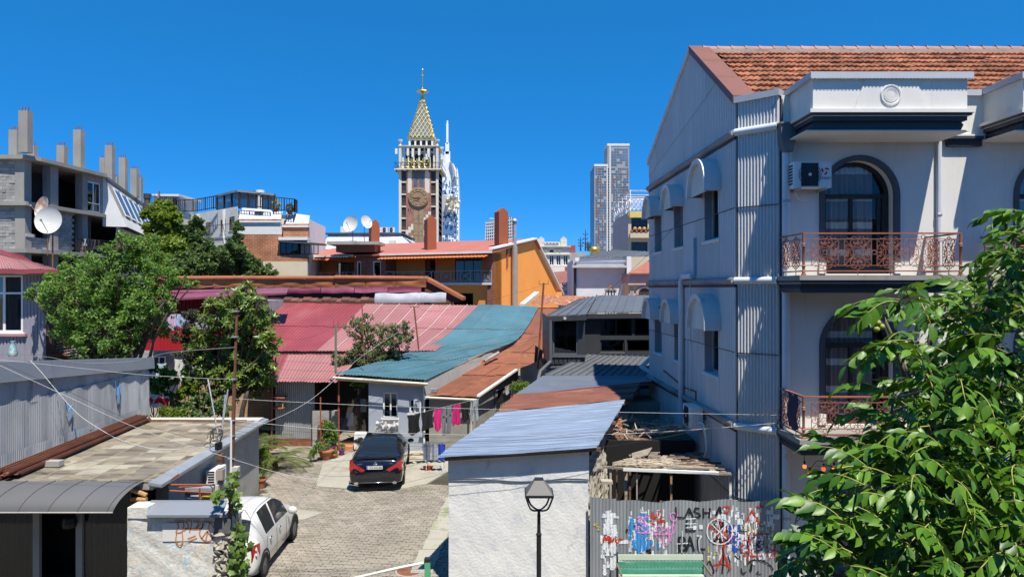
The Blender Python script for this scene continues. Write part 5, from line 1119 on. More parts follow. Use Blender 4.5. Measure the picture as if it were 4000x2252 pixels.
for i in range(4):
    q = MB(); px = 1345 + i * 24; Y = r3.uniform(28.4,29.4); z0 = r3.uniform(.3,1.6); w_ = r3.uniform(.15,.3); x = XP(px,Y)
    q.grid(lambda u,v: (x + (u - .5) * w_ * (1 + .3 * v),Y + .05 * math.sin(u * 7 + v * 4),z0 + .55 * (1 - v)),6,6); top(q,'stored_bundle',M('bundle_%d' % (i % 4),[(.08,.1,.16),(.45,.45,.43),(.10,.05,.04),(.20,.22,.25)][i % 4],.9,var=.3),['dark blue bundle of cloth stored in the dark porch','pale grey bundle of cloth stored in the dark porch','dark brown bundle of cloth stored in the dark porch','slate grey bundle of cloth stored in the dark porch'][i % 4],'bundle','bundles in the porch')
mb = MB(); x = XP(1410,28.2); 
mb.box(x - .25,x + .25,28.05,28.5,.1,.75); wm = top(mb,'washing_machine',m_acwhite,'worn white washing machine against the porch beside the blue grey house','appliance')
mb = MB(); mb.lathe(V((x + .02,28.04,.45)),[(.15,0),(.15,.03),(.1,.04)],14,(0,-1,0)); mb.build('door',m_blackp,wm)
mb = MB(); bq = PZ(1355,1745,.05); mb.box(bq.x - .6,bq.x + .9,bq.y - .4,bq.y + .7,.0,.16); top(mb,'entrance_step',M('tiled_step',(.50,.20,.09),.8),'orange tiled step in front of the porch','step')
mb = MB(); q0 = PZ(1100,1670,.1); mb.box(q0.x - .9,q0.x + 1.2,q0.y - .15,q0.y + .25,.0,.22); top(mb,'yellow_kerb',M('yellow_kerb',(.55,.52,.20),.85,var=.15),'pale yellow painted kerb below the corrugated porch wall','kerb')
bh = thing('bird_house','small red wooden bird house on the corrugated porch wall','bird house',P(1088,1590,28.7)); q = P(1088,1590,28.7)
mb = MB(); mb.box(q.x - .28,q.x + .28,28.45,28.9,q.z - .02,q.z + .02); mb.build('floor',M('hutch_red',(.36,.12,.07),.8),bh)
mb = MB(); mb.box(q.x - .34,q.x + .34,28.4,28.92,q.z + .42,q.z + .46); mb.build('roof',_mats['hutch_red'],bh)
for dx in (-.25,.22):
    mb = MB(); mb.box(q.x + dx,q.x + dx + .04,28.5,28.54,q.z,q.z + .42); mb.build('post',M('hutch_yellow',(.50,.34,.10),.8),bh)

rr2 = thing('rust_roof_house','concrete house with rusty brown corrugated roof right of the teal roof','house',(-2.5,28,0))
rs = [(P(1668,1542,27.3),P(1860,1552,27.3)),(P(1838,1446,31.5),P(2010,1449,31.5)),(P(1905,1398,33.2),P(2112,1405,33.2)),(P(2030,1322,36),P(2180,1330,36)),(P(2104,1204,43),P(2230,1208,43))]
strip_roof(rr2,rs,4,10,.02,[m_rustroof],kind='sin',per=5,lift=.02,wob=.012,nseg=5)
mb = MB(); mb.hexa([(-3.35,27.6,0),(-1.5,27.6,0),(.3,33,0),(-3.3,33,0),(-3.35,27.6,2.28),(-1.5,27.6,2.20),(.3,33,2.9),(-3.3,33,2.9)]); mb.build('wall',M('raw_concrete_wall',(.27,.255,.225),.9,var=.2,scale=2),rr2)
mb = MB(); mb.tube([rs[0][0] + V((-.05,-.1,-.08)),rs[0][1] + V((.05,-.1,-.08))],.05,8); mb.build('gutter',_mats['gutter_cream'],rr2,smooth=True)
mb = MB(); a,b = rs[0][1] + V((.03,0,.03)),rs[1][1] + V((.03,0,.03)); mb.hexa([a,a + V((.12,0,0)),b + V((.12,0,0)),b,a + V((0,0,.08)),a + V((.12,0,.08)),b + V((.12,0,.08)),b + V((0,0,.08))]); mb.build('verge_board',m_white,rr2)
mb = MB(); mb.tube([rs[0][1] + V((-.2,0,-.1)),V((rs[0][1].x - .2,27.3,.1))],.04,6); mb.build('post',M('gutter_cream',(.5,.4,.2),.6),rr2)
mb = MB(); a,b = P(1893,1418,32.2),P(1948,1384,33.0); mb.tube([a + V((0,0,.1)),b + V((0,0,.1))],.07,8); top(mb,'loose_pipe',m_conc,'short grey pipe lying on the rusty brown roof','pipe',smooth=True)
mb = MB(); a = P(1695,1528,27.7); mb.box(a.x - .14,a.x + .14,a.y - .12,a.y + .12,a.z - .02,a.z + .12); top(mb,'loose_brick',m_conc,'grey block weighing down the lower edge of the rusty roof','brick')
# far rusty roof by the orange house
fr2 = thing('far_rust_roof','streaky orange rusted roof with pale verge below the orange house','roof',(3,46,0))
strip_roof(fr2,[(P(2060,1192,43.5),P(2260,1192,43.5)),(P(2112,1152,50),P(2320,1158,50))],3,8,.03,[M('streaky_rust',(.33,.13,.06),.8,var=.3,scale=2,stretch=(3,.4,1),rnd=.1,col2=(.55,.45,.35),amt=.35,scale2=2,stretch2=(3,.3,1))],kind='sin',per=2)
mb = MB(); a,b = P(2030,1196,43.4),P(2088,1148,50); mb.hexa([a,a + V((.35,0,0)),b + V((.35,0,0)),b,a + V((0,0,.18)),a + V((.35,0,.18)),b + V((.35,0,.18)),b + V((0,0,.18))]); mb.build('verge',M('verge_white',(.6,.6,.58),.8),fr2)
mb = MB(); mb.box(.6,5.5,44,50,0,5.3); mb.build('wall',m_conc,fr2)

# ================================================================ dark anthracite house
dh = thing('anthracite_house','dark grey metal clad house with glazed corner bay beside the town house','house',(4,30,0))
m_anth = M('anthracite',(.048,.052,.062),.5,metal=.15,var=.1,rnd=.04); m_anthr = M('anthracite_roof',(.13,.14,.155),.5,metal=.2,var=.08,rnd=.06)
def seam_roof(parent,A,B,C,D,n,m_,name='roof_sheet'):     # A,B front edge; D,C back edge
    for i in range(n):
        a,b = A.lerp(B,i / n),A.lerp(B,(i + 1) / n); d,c = D.lerp(C,i / n),D.lerp(C,(i + 1) / n); mb = MB(); mb.slab([a,b,c,d],.03)
        up_ = V((0,0,.05)); e = (b - a) * .08; mb.hexa([a,a + e,d + e,d,a + up_,a + e + up_,d + e + up_,d + up_]); mb.build(name,m_,parent)
seam_roof(dh,P(2138,1232,28),P(2290,1226,28),P(2330,1156,34),P(2268,1166,33),4,m_anthr)
seam_roof(dh,P(2292,1220,29.5),P(2640,1216,29.5),P(2640,1153,35),P(2330,1153,35),10,m_anthr)
mb = MB(); a,b = P(2136,1236,27.95),P(2292,1230,27.95); mb.hexa([a + V((0,0,-.2)),b + V((0,0,-.2)),b + V((0,.15,-.2)),a + V((0,.15,-.2)),a,b,b + V((0,.15,0)),a + V((0,.15,0))]); mb.build('fascia',m_anth,dh)
mb = MB(); a,b = P(2292,1226,29.4),P(2640,1222,29.4); mb.hexa([a + V((0,0,-.2)),b + V((0,0,-.2)),b + V((0,.15,-.2)),a + V((0,.15,-.2)),a,b,b + V((0,.15,0)),a + V((0,.15,0))]); mb.build('fascia',m_anth,dh)
FD = Fr((0,28.3,0),(1,0,0),(0,-1,0)); x0,x1 = XP(2144,28.3),XP(2285,28.3); zb_,zt_ = ZP(1425,28.3),ZP(1240,28.3)
hb_ = (XP(2160,28.3),XP(2258,28.3),ZP(1384,28.3),ZP(1248,28.3))
mb = MB(); wall_holes(mb,FD,x0,x1,zb_,zt_,[hb_],.12); mb.quad(FD.p(x1,zb_,0),FD.p(x1,zb_,-1.3),FD.p(x1,zt_,-1.3),FD.p(x1,zt_,0)); mb.quad(FD.p(x0,zb_,0),FD.p(x0,zb_,-6),FD.p(x0,zt_,-6),FD.p(x0,zt_,0)); mb.build('bay_wall',m_anth,dh)
window(dh,FD,*hb_,d=-.05,mull=0,frame=M('anth_frame',(.10,.11,.12),.5),sill=False)
for i in range(7):
    mb = MB(); xa = x0 + .05 + i * (x1 - x0 - .2) / 7; mb.fbox(FD,xa,xa + .14,ZP(1420,28.3),ZP(1394,28.3),.005,.04); mb.build('panel',m_anth,dh)
mb = MB(); mb.fbox(FD,x0 - .02,x1 + .03,ZP(1394,28.3),ZP(1386,28.3),0,.08); mb.build('sill',_mats['anth_frame'],dh)
FD2 = Fr((0,29.7,0),(1,0,0),(0,-1,0)); X0,X1 = x1 - .05,7.0
def dx_(px): return XP(px,29.7)
def dz_(py): return ZP(py,29.7)
hol = [(dx_(2345),dx_(2470),dz_(1310),dz_(1242)),(dx_(2478),dx_(2600),dz_(1310),dz_(1242)),(dx_(2345),dx_(2440),dz_(1374),dz_(1326)),(dx_(2448),dx_(2600),dz_(1374),dz_(1326))]
mb = MB(); wall_holes(mb,FD2,X0,X1,2.5,dz_(1225),hol,.12); mb.build('wall',m_anth,dh)
for h in hol: window(dh,FD2,*h,d=-.06,mull=1 if h[3] > 5.3 else 0,frame=m_dframe,sill=False)
mb = MB(); mb.tube([P(2345,1376,29.6),P(2440,1376,29.6)],.05,4); mb.build('window_ledge',_mats['anth_frame'],dh)
q = P(2206,1242,27.9); mb = MB(); mb.lathe(q,[(.06,0),(.06,.1)],10,(0,-1,0)); mb.build('vent_pipe',M('vent_grey',(.5,.5,.5),.5),dh)
seam_roof(dh,P(2128,1464,26.3),P(2640,1470,26.3),P(2640,1396,29.6),P(2300,1384,29.6),16,m_anthr)
mb = MB(); mb.slab([P(2150,1432,28.25),P(2300,1424,28.25),P(2310,1384,29.6),P(2200,1390,29.6)],.05); mb.build('bay_foot',m_anthr,dh)
mb = MB(); mb.tube([P(2150,1250,28),P(2150,1410,28),P(2110,1450,27.0),P(2098,1500,26.5),P(2040,1530,26.0)],.07,8); mb.build('downpipe',m_anthr,dh,smooth=True)
mb = MB(); mb.box(1.5,7,28.4,36,0,3.0); mb.build('base',m_anth,dh)
mb = MB(); mb.box(1.9,7,30.5,36,2.9,5.1); mb.build('core',m_black,dh)
mb = MB(); mb.tube([P(2538,1402,26.0),P(2505,1432,25.6),P(2555,1462,25.2),P(2557,1560,25.2)],.09,8); top(mb,'drain_elbow',m_pipe,'white zigzag drain pipe at the far corner of the town house','pipe',smooth=True)

# ================================================================ orange house
oh = thing('orange_house','orange rendered house with balconies, red roof and three brown chimneys','house',(-5,60,0))
m_or = M('orange_render',(.90,.34,.075),.85,var=.05,scale=.3,bump=.05); m_orr = M('salmon_roof',(.42,.145,.10),.6,var=.06,rnd=.04); m_chim = M('chimney_brown',(.30,.085,.035),.6,var=.06)
Q = V((-1.6,57,0)); FOf = Fr(Q,(-.908,.419,0),(-.419,-.908,0)); FOg = Fr(Q,(.419,.908,0),(.908,-.419,0))
LGb = 15.4
def gz(a): return 10.0 + (11.35 - 10.0) * a / 8.7 if a < 8.7 else 11.35 - (11.35 - 6.5) * (a - 8.7) / 6.7
mb = MB(); mb.poly([FOg.p(0,0),FOg.p(LGb,0),FOg.p(LGb,gz(LGb)),FOg.p(8.7,gz(8.7)),FOg.p(0,gz(0))]); mb.build('gable_wall',m_or,oh)
mb = MB()
for a0,a1 in ((-.5,8.7),(8.7,LGb + .7)):
    z0,z1 = gz(max(0,a0)) + (.0 if a0 >= 0 else -.08),gz(a1) if a1 < LGb else gz(LGb) - .5
    p = [FOg.p(a0,z0,.35),FOg.p(a1,z1,.35),FOg.p(a1,z1,-.1),FOg.p(a0,z0,-.1)]; mb.hexa(p + [q + V((0,0,.16)) for q in p])
mb.build('verge_board',m_white,oh)
mb = MB(); mb.box(*sorted((FOg.p(LGb,0).x - .5,FOg.p(LGb,0).x + .3)),FOg.p(LGb,0).y - .6,FOg.p(LGb,0).y,6.0,6.35); mb.build('corbel',m_or,oh)
# roof panels
for i in range(12):
    a0,a1 = -.3 + i * 1.8,-.3 + (i + 1) * 1.8 - .02
    f = lambda a,s_,z: FOf.p(a,z,0) + FOg.u * s_
    mb = MB(); mb.slab([f(a0,-.6,9.75),f(a1,-.6,9.75),f(a1,8.7,11.42),f(a0,8.7,11.42)],.12); mb.build('roof_panel',m_orr,oh)
mb = MB(); mb.slab([f(-.3,8.7,11.40),f(21.5,8.7,11.40),f(21.5,15.9,6.6),f(-.3,15.9,6.6)],.12); mb.build('roof_panel',m_orr,oh)
for a0,a1 in ((-.2,10.9),(13.9,21.6)):
    mb = MB(); mb.fbox(FOf,a0,a1,9.62,9.80,.45,.75); mb.build('gutter',m_white,oh)
    mb = MB(); corr_patch(mb,FOf.p(a0 + .3,9.25,1.5),FOf.p(a1 - .1,9.25,1.5),FOf.p(a1 - .1,9.6,-.1),FOf.p(a0 + .3,9.6,-.1),int((a1 - a0) / .35),.06,1,'sin'); mb.build('awning_roof',M('awning_orange',(.48,.135,.04),.6,var=.08),oh)
# storey walls
RC = -1.7
def wall_f(a0,a1,z0,z1,holes,d,m_): mb = MB(); wall_holes(mb,FOf,a0,a1,z0,z1,holes,.2,d=d); mb.build('front_wall',m_,oh)
doors = [(1.9,4.6,7.3,9.3),(6.6,7.7,7.3,9.3)]
wall_f(0,10.8,7.2,9.7,doors,RC,m_or)
for h in doors: window(oh,FOf,*h,d=RC - .08,mull=2 if h[1] - h[0] > 2 else 0,frame=m_dframe,sill=False)
wall_f(14.1,21.2,7.2,9.7,[(15.6,17.6,7.4,9.2)],RC,m_or); window(oh,FOf,15.6,17.6,7.4,9.2,d=RC - .08,mull=2,frame=m_dframe,sill=False)
m_brick_o = brickmat('orange_brick',(.24,.075,.05),(.30,.11,.07),(.32,.24,.2),.4,.14,(-.908,.419))
wall_f(10.8,14.1,0,9.75,[(11.3,12.2,7.2,9.2),(13.5,14.0,7.2,9.2)],0,m_brick_o)
for h in ((11.3,12.2,7.2,9.2),(13.5,14.0,7.2,9.2)): window(oh,FOf,*h,d=-.06,mull=0,frame=m_white,t=.12,sill=False)
for a in (10.8,14.1,0.): mb = MB(); mb.quad(FOf.p(a,0,0),FOf.p(a,9.7,0),FOf.p(a,9.7,RC),FOf.p(a,0,RC)); mb.build('side_wall',m_brick_o if a else m_or,oh)
wall_f(0,10.8,0,7.0,[(2.0,4.2,3.6,6.3),(6,8,3.6,6.3)],-.25,m_or)
for h in ((2.0,4.2,3.6,6.3),(6,8,3.6,6.3)): window(oh,FOf,*h,d=-.4,mull=1,frame=m_dframe,sill=False)
wall_f(14.1,21.2,0,7.0,[],-.25,m_or)
mb = MB(); mb.fbox(FOf,.0,.5,0,9.7,-1.5,.03); mb.build('brick_pier',m_brick_o,oh)
def xrail(a0,a1,z,d,n):
    r_ = MB()
    for zz in (z + .12,z + .95): r_.fbox(FOf,a0,a1,zz,zz + .06,d - .03,d + .03)
    o = r_.build('railing',M('rail_grey',(.30,.33,.37),.6),oh)
    for i in range(n):
        b0,b1 = a0 + (a1 - a0) * i / n,a0 + (a1 - a0) * (i + 1) / n; q = MB(); q.fbox(FOf,b0 - .03,b0 + .03,z,z + .95,d - .03,d + .03)
        if i % 2 == 0:
            for s_ in (0,1): q.tube([FOf.p(b0,z + (.15 if s_ else .93),d),FOf.p(b1,z + (.93 if s_ else .15),d)],.025,4)
            q.tube([FOf.p((b0 + b1) / 2 + .14 * math.cos(t * PI / 5),z + .54 + .14 * math.sin(t * PI / 5),d) for t in range(10)],.02,4,closed=True)
        else:
            for t in (.33,.66): q.fbox(FOf,b0 + (b1 - b0) * t - .02,b0 + (b1 - b0) * t + .02,z + .15,z + .95,d - .02,d + .02)
        q.build('railing_bay',_mats['rail_grey'],o)
for a0,a1,n in ((.1,10.8,11),(14.2,21.0,7)):
    mb = MB(); mb.fbox(FOf,a0,a1,7.0,7.2,RC,.15); mb.build('balcony_slab',m_white,oh); xrail(a0,a1,7.2,.05,n)
mb = MB(); mb.fbox(FOf,.15,.9,7.25,7.9,-.5,-.1); mb.build('ac_unit',m_acwhite,oh)
mb = MB(); mb.tube([FOg.p(3.6,0,.35),FOg.p(3.6,10.4,.35)],.27,10); fl_ = mb.build('flue_pipe',M('flue_grey',(.30,.27,.24),.6,var=.1),oh,smooth=True)
mb = MB(); mb.tube([FOg.p(3.6,10.4,.35),FOg.p(3.6,12.6,.35)],.18,10); mb.lathe(FOg.p(3.6,12.6,.35),[(.3,0),(.3,.05),(.1,.25)],10); mb.build('flue_cap',m_galv,fl_)
for (px0,px1,yt,yb,Y) in ((1445,1478,858,960,63),(1663,1700,843,955,62),(1940,1980,812,980,59.5)):
    ca,cb = P(px0,yb,Y),P(px1,yt,Y); wd = cb.x - ca.x; zt_ = cb.z; mb = MB(); F_ = Fr(V((ca.x,Y,0)),(.94,-.34,0)); 
    mb.prism(Fr(V((ca.x,Y,0)),(.9,.42,0)),[(0,8.5),(wd,8.5),(wd,zt_ - .35),(wd * .5,zt_),(0,zt_ - .35)],-.5,.5); mb.build('chimney',m_chim,oh)
mb = MB(); mb.box(*[XP(1288,62),XP(1488,62)],61,64,ZP(957,62),ZP(945,62)); tw = mb.build('slab_box',m_conc,oh)
mb = MB(); mb.box(XP(1320,62),XP(1470,62),61.3,64,ZP(985,62),ZP(957,62)); mb.build('slab_core',m_chim,oh)
def dish(name,label,c,r,ax,mat_,pole=None):
    t = thing(name,label,'satellite dish',c - V((0,0,r * 1.5))); ax = V(ax).normalized()
    mb = MB(); prof = [(.02,0),(r * .35,r * .03),(r * .7,r * .12),(r * .93,r * .21),(r,r * .25),(r * .99,r * .22),(r * .7,r * .09),(.02,-.04 * r)]; mb.lathe(c,prof,28,ax); mb.build('reflector',mat_,t,smooth=True)
    mb = MB(); tip = c + ax * r * 1.1 + V((0,0,-.15 * r)); low = c + V((0,0,-r * .95)) + ax * r * .2; mb.tube([low,tip],r * .03,5); mb.ball(tip,r * .1,6,5); mb.build('feed_arm',m_galv,t)
    mb = MB(); mb.tube([c - ax * r * .1,c - ax * r * .3 + V((0,0,-r * .3)),c - ax * r * .3 + V((0,0,-(pole or 1.5 * r)))],r * .05,6); mb.build('mast',m_rust,t)
    return t
m_dish = M('dish_white',(.62,.61,.58),.5,var=.06,col2=(.4,.2,.1),amt=.12,scale2=1.2); m_dishr = M('dish_rusty',(.55,.52,.47),.6,var=.1,col2=(.38,.16,.06),amt=.55,scale2=1.8)
dish('satellite_dish','white dish facing left on the orange house roof, the larger one',P(1373,876,62),.75,(-.35,-1,.25),m_dish,1.9)
dish('satellite_dish','pale thin dish turned sideways on the orange house roof',P(1428,868,62),.62,(.75,-.6,.3),m_dish,1.9)

# ================================================================ brown fascia building behind the tin roofs
bf = thing('brown_fascia_building','long low building with crumpled orange brown metal fascia behind the red tin roof','building',(-15,47,0))
m_fas = M('brown_fascia',(.36,.125,.05),.6,var=.14,scale=.8,rnd=.12,col2=(.26,.10,.06),amt=.35); m_fas2 = M('orange_fascia',(.34,.11,.045),.6,var=.2,rnd=.1)
n = 9
for i in range(n):
    a,b = P(600 + i * 118.5,1124,45.2),P(600 + (i + 1) * 118.5 - 1,1124,45.2); mb = MB(); sd2 = r3.uniform(0,6)
    mb.grid(lambda u,v: a.lerp(b,u) + V((0,-.1 - .05 * math.sin(v * 2.4) + .03 * math.sin(u * 7 + sd2) * math.sin(v * 5),v * .66 + .05 * math.sin(u * 6.28 + sd2) * (1 - v))),14,8); mb.build('fascia_sheet',m_fas,bf)
    if i % 3 == 0:
        a,b = P(600 + i * 118.5 - 6,1087 - i * .6,45.1),P(600 + (i + 3) * 118.5 + 3,1085 + i * .4,45.1 + .02 * i); mb = MB(); mb.hexa([a + V((0,-.2,-.06)),b + V((0,-.2,-.04)),b + V((0,.3,0)),a + V((0,.3,0)),a + V((0,-.2,.03)),b + V((0,-.2,.05)),b + V((0,.3,.16)),a + V((0,.3,.16))]); mb.build('top_flashing',m_fas2,bf)
mb = MB(); mb.hexa([(XP(600,46),45.4,0),(XP(1660,46),45.4,0),(XP(1660,46),53,0),(XP(600,46),53,0),(XP(600,46),45.4,7.3),(XP(1660,46),45.4,7.3),(XP(1660,46),53,7.0),(XP(600,46),53,7.0)]); mb.build('wall',M('brown_wall',(.10,.05,.035),.9),bf)
mb = MB(); a,b,c_ = P(1655,1085,45.3),P(1665,1180,45.3),P(1800,1180,45.3); d_ = P(1795,1158,45.3); mb.poly([a,b,c_,d_]); mb.build('gable_end',M('gable_brown',(.17,.06,.04),.8,var=.12),bf)
mb = MB(); mb.hexa([a + V((0,-.2,-.1)),d_ + V((.2,-.2,-.25)),d_ + V((.2,3,-.25)),a + V((0,3,-.1)),a + V((0,-.2,.12)),d_ + V((.2,-.2,-.05)),d_ + V((.2,3,-.05)),a + V((0,3,.12))]); mb.build('verge_flashing',m_fas2,bf)

# ================================================================ red walled house behind the trees
rw = thing('red_walled_house','house with crimson corrugated wall and magenta canopy behind the trees','house',(-17,39,0))
FR = Fr((0,39,0),(1,0,0),(0,-1,0)); m_crim = M('crimson_sheet',(.36,.018,.028),.5,var=.1,rnd=.05); m_crimd = M('dark_crimson',(.21,.018,.03),.55,var=.12,rnd=.05)
for i in range(8):
    a0,a1 = XP(560 + i * 60,39),XP(620 + i * 60,39); mb = MB(); corr_wall(mb,FR,a0,a1,ZP(1245,39),ZP(1140,39),.2,.03,'trap'); mb.build('wall_sheet',m_crimd,rw)
for i in range(4):
    a0,a1 = XP(570 + i * 80,38),XP(650 + i * 80,38); mb = MB(); corr_wall(mb,Fr((0,37.6,0),(1,0,0),(0,-1,0)),a0,a1,ZP(1365,38),ZP(1262,38),.2,.03,'trap'); mb.build('balcony_sheet',m_crim,rw)
mb = MB(); mb.slab([P(590,1170,37.2),P(1120,1142,37.6),P(1130,1122,40),P(600,1135,40)],.1); mb.build('canopy',m_purple,rw)
mb = MB(); mb.box(XP(540,40),XP(1040,40),39.1,43,0,6.0); mb.build('wall',M('render_grey',(.33,.34,.36),.9,var=.15),rw)
mb = MB(); mb.fbox(FR,XP(1000,39),XP(1045,39),ZP(1215,39),ZP(1150,39),.02,.06); w_ = mb.build('window',M('lilac_frame',(.42,.40,.60),.7),rw)
window(rw,FR,XP(600,39),XP(650,39),ZP(1430,39),ZP(1390,39),d=.12,back=False)
m_cream = M('cream_render',(.48,.41,.29),.9,var=.1)
mb = MB(); mb.box(XP(700,32.5),XP(1060,32.5),32.4,32.8,0,3.0); bw = top(mb,'brick_yard_wall',brickmat('tan_brick',(.42,.27,.16),(.50,.36,.23),(.30,.25,.20),.5,.16,(1,0)),'tan brick yard wall behind the magnolia trunk','wall')

# ================================================================ red roofed house at the left edge
h1 = thing('red_eaved_house','grey clad house with wide red eaves and white window at left edge','house',(-19,28,0))
F1 = Fr((XP(178,26.5),26.5,0),(-1,0,0),(0,-1,0)); m_lilac = M('lilac_cladding',(.30,.29,.35),.6,metal=.1,var=.08,rnd=.05)
h_ = [(.85,2.35,ZP(1298,26.5),ZP(1072,26.5))]
for i in range(7):
    mb = MB(); corr_wall(mb,F1,i * .8,(i + 1) * .8,1.5,ZP(1070,26.5),.13,.025,'trap',h_,d0=.01 * (i % 2)); mb.build('cladding_sheet',m_lilac,h1)
window(h1,F1,*h_[0],d=.02,mull=1,trans=.68,t=.09,cur=.5)
mb = MB(); mb.fbox(F1,.7,2.5,h_[0][2] - .14,h_[0][2] - .04,0,.14); mb.build('sill',M('pink_sill',(.40,.22,.22),.7),h1)
mb = MB(); mb.quad(F1.p(0,0,0),F1.p(-.25,0,-1.6),F1.p(-.25,ZP(1070,26.5),-1.6),F1.p(0,ZP(1070,26.5),0)); mb.build('side_wall',M('recess_shade',(.10,.055,.045),.9,var=.5,scale=3),h1)  # wall coloured dark to stand in for a shaded recess
mb = MB(); mb.box(F1.p(6,0,0).x,F1.p(0,0,0).x - .02,26.7,33,0,7.0); mb.build('core',m_black,h1)
ra,rb_ = P(-60,1050,25.6),P(226,1052,25.9)
strip_roof(h1,[(ra,rb_),(P(-60,984,29),P(150,1030,29))],5,5,.03,[m_pinkroof],per=2)
mb = MB(); mb.hexa([ra + V((0,0,-.16)),rb_ + V((0,0,-.16)),rb_ + V((0,.1,-.16)),ra + V((0,.1,-.16)),ra,rb_,rb_ + V((0,.1,0)),ra + V((0,.1,0))]); mb.build('fascia',m_redroof,h1)
strip_roof(h1,[(P(-60,976,29.5),P(142,1032,29.5)),(P(-60,960,32),P(90,1000,32))],4,5,.03,[m_redroof],per=2)
mb = MB(); mb.slab([ra + V((0,.1,-.17)),rb_ + V((-.1,.1,-.17)),P(190,1070,28),P(-60,1070,28)],.06); mb.build('soffit',M('soffit_tan',(.30,.19,.13),.9),h1)
d1 = dish('satellite_dish','big white dish with rust spots on a pole, in front of the rustier one',P(196,863,27),.53,(.05,-1,.12),m_dish,2.2)
d2 = dish('satellite_dish','rust streaked dish behind the big white one on the pole',P(172,812,27.6),.46,(-.55,-1,.25),m_dishr,2.5)
# bag hanging on the wall
mb = MB(); q = P(50,1370,26.0); mb.lathe(q + V((0,0,-.2)),[(.14,0),(.17,.1),(.12,.3),(.07,.5),(.1,.58)],10); top(mb,'cloth_bag',M('teal_print',(.16,.38,.42),.9,var=.4,scale=9,col2=(.6,.6,.58),amt=.5,scale2=6),'teal and white printed cloth bag below the white window at left edge','bag',smooth=True)
# outside stair
st_ = thing('outdoor_stair','iron outdoor stair with thin railings under the left tree','stair',(-17,27,0))
for s_ in (0,.9):
    mb = MB(); mb.tube([P(165,1330,27 + s_),P(280,1402,27 + s_)],.035,4); mb.build('stringer',m_rust,st_)
    mb = MB(); mb.tube([P(175,1305,27 + s_),P(290,1378,27 + s_)],.025,4); mb.build('handrail',m_rust,st_)
    for i in range(7): mb = MB(); a = P(180 + i * 16,1306 + i * 10.2,27 + s_); mb.tube([a,a + V((0,0,-.38))],.012,4); mb.build('baluster',m_rust,st_)
for i in range(8): mb = MB(); a = P(170 + i * 14,1334 + i * 9,27.0); mb.box(a.x,a.x + .25,27.0,27.9,a.z,a.z + .03); mb.build('tread',m_conc,st_)
# ================================================================ unfinished concrete block of flats
ub = thing('unfinished_flats','unfinished concrete apartment block with bare columns on its roof','building',(-36,50,0))
m_uc = M('raw_concrete',(.29,.275,.25),.95,var=.14,scale=.6,col2=(.24,.23,.21),amt=.4,scale2=.4,stretch2=(1,1,.4)); m_blk = M('grey_block',(.30,.295,.28),.95,var=.18,scale=2,rnd=.22)
A_,B_,C_ = V((-31.4,44,0)),V((-31.0,51.7,0)),V((-38.5,72,0))
FU = Fr(A_,B_ - A_,(1,-.05,0)); FV = Fr(B_,C_ - B_,(.94,.35,0)); L1,L2 = (B_ - A_).length,(C_ - B_).length
ZS = [(15.0,15.25),(12.03,12.28),(9.0,9.25),(5.9,6.15),(2.8,3.05)]
for k,(z0,z1) in enumerate(ZS):
    out = V((.45,0,0)) if k != 1 else V((.25,0,0)); pts = [V((-46,43.7,0)),A_ + V((.3,-.3,0)),A_ + out + V((.2,.6,0)),B_ + out + V((.25,-.6,0)),B_ + V((.1,.4,0)),C_ + V((.2,0,0)),V((-52,72,0))]
    mb = MB(); mb.slab([p + V((0,0,z1)) for p in pts],z1 - z0); mb.build('floor_slab',m_uc,ub)
for (x,y) in ((-31.75,44.05),(-35.2,44.05)):
    mb = MB(); mb.box(x - .32,x + .32,y,y + .6,0,15.0); mb.build('column',m_uc,ub)
for a0,a1 in ((2.2,2.95),(5.4,5.95)):
    mb = MB(); mb.fbox(FU,a0,a1,0,15.0,-.5,.05); mb.build('column',m_uc,ub)
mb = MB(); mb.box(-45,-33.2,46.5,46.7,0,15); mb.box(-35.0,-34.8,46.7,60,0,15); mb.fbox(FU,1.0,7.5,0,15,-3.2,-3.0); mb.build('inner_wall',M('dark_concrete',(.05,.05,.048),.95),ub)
# block infill on the camera side
bk = MB(); bk.box(0,.39,0,.2,0,.19); bkm = bk.mesh('block',m_blk)
for fl,(z0,z1) in enumerate(((12.3,15.0),(9.27,11.6))):
    r_ = 0; z = z0
    while z < z1 - .1:
        for i in range(4): inst('block',bkm,ub,(-33.7 + i * .4 + (.2 if r_ % 2 else 0),44.1 + r3.uniform(-.02,.02),z),(0,0,R(r3.uniform(-1.5,1.5))))
        z += .2; r_ += 1
mb = MB(); mb.box(-45,-32.1,44.31,44.4,0,15); mb.build('infill_wall',m_blk,ub)
# second floor infill on the long side: blocks
for r_ in range(14):
    for i in range(5): 
        q = FU.p(2.9 + i * .4 + (.2 if r_ % 2 else 0) - .3,9.27 + r_ * .2,-.15); o = inst('block',bkm,ub,q,(0,0,math.atan2(FU.u.y,FU.u.x)))
for r_ in range(4):
    for i in range(6): q = FU.p(.1 + i * .4,9.27 + r_ * .2,-.15); inst('block',bkm,ub,q,(0,0,math.atan2(FU.u.y,FU.u.x)))
mb = MB(); mb.fbox(FU,.1,.9,10.05,10.25,-.3,0); mb.build('loose_block',M('pale_block',(.5,.47,.42),.9),ub)
window(ub,FU,6.02,7.55,12.35,14.6,d=-.1,mull=1,trans=.3,t=.1,back=True,sill=False)
mb = MB(); wall_holes(mb,FU,6.0,7.7,12.28,15.0,[(6.02,7.55,12.35,14.6)],.15,d=-.02); mb.build('infill_wall',m_blk,ub)
mb = MB(); wall_holes(mb,FU,4.6,7.7,9.25,12.0,[(4.7,5.3,9.3,11.3),(6.1,6.7,9.3,11.3),(6.9,7.5,9.8,11.3)],.15,d=-.9); mb.build('infill_wall',M('dark_concrete2',(.12,.115,.11),.95),ub)
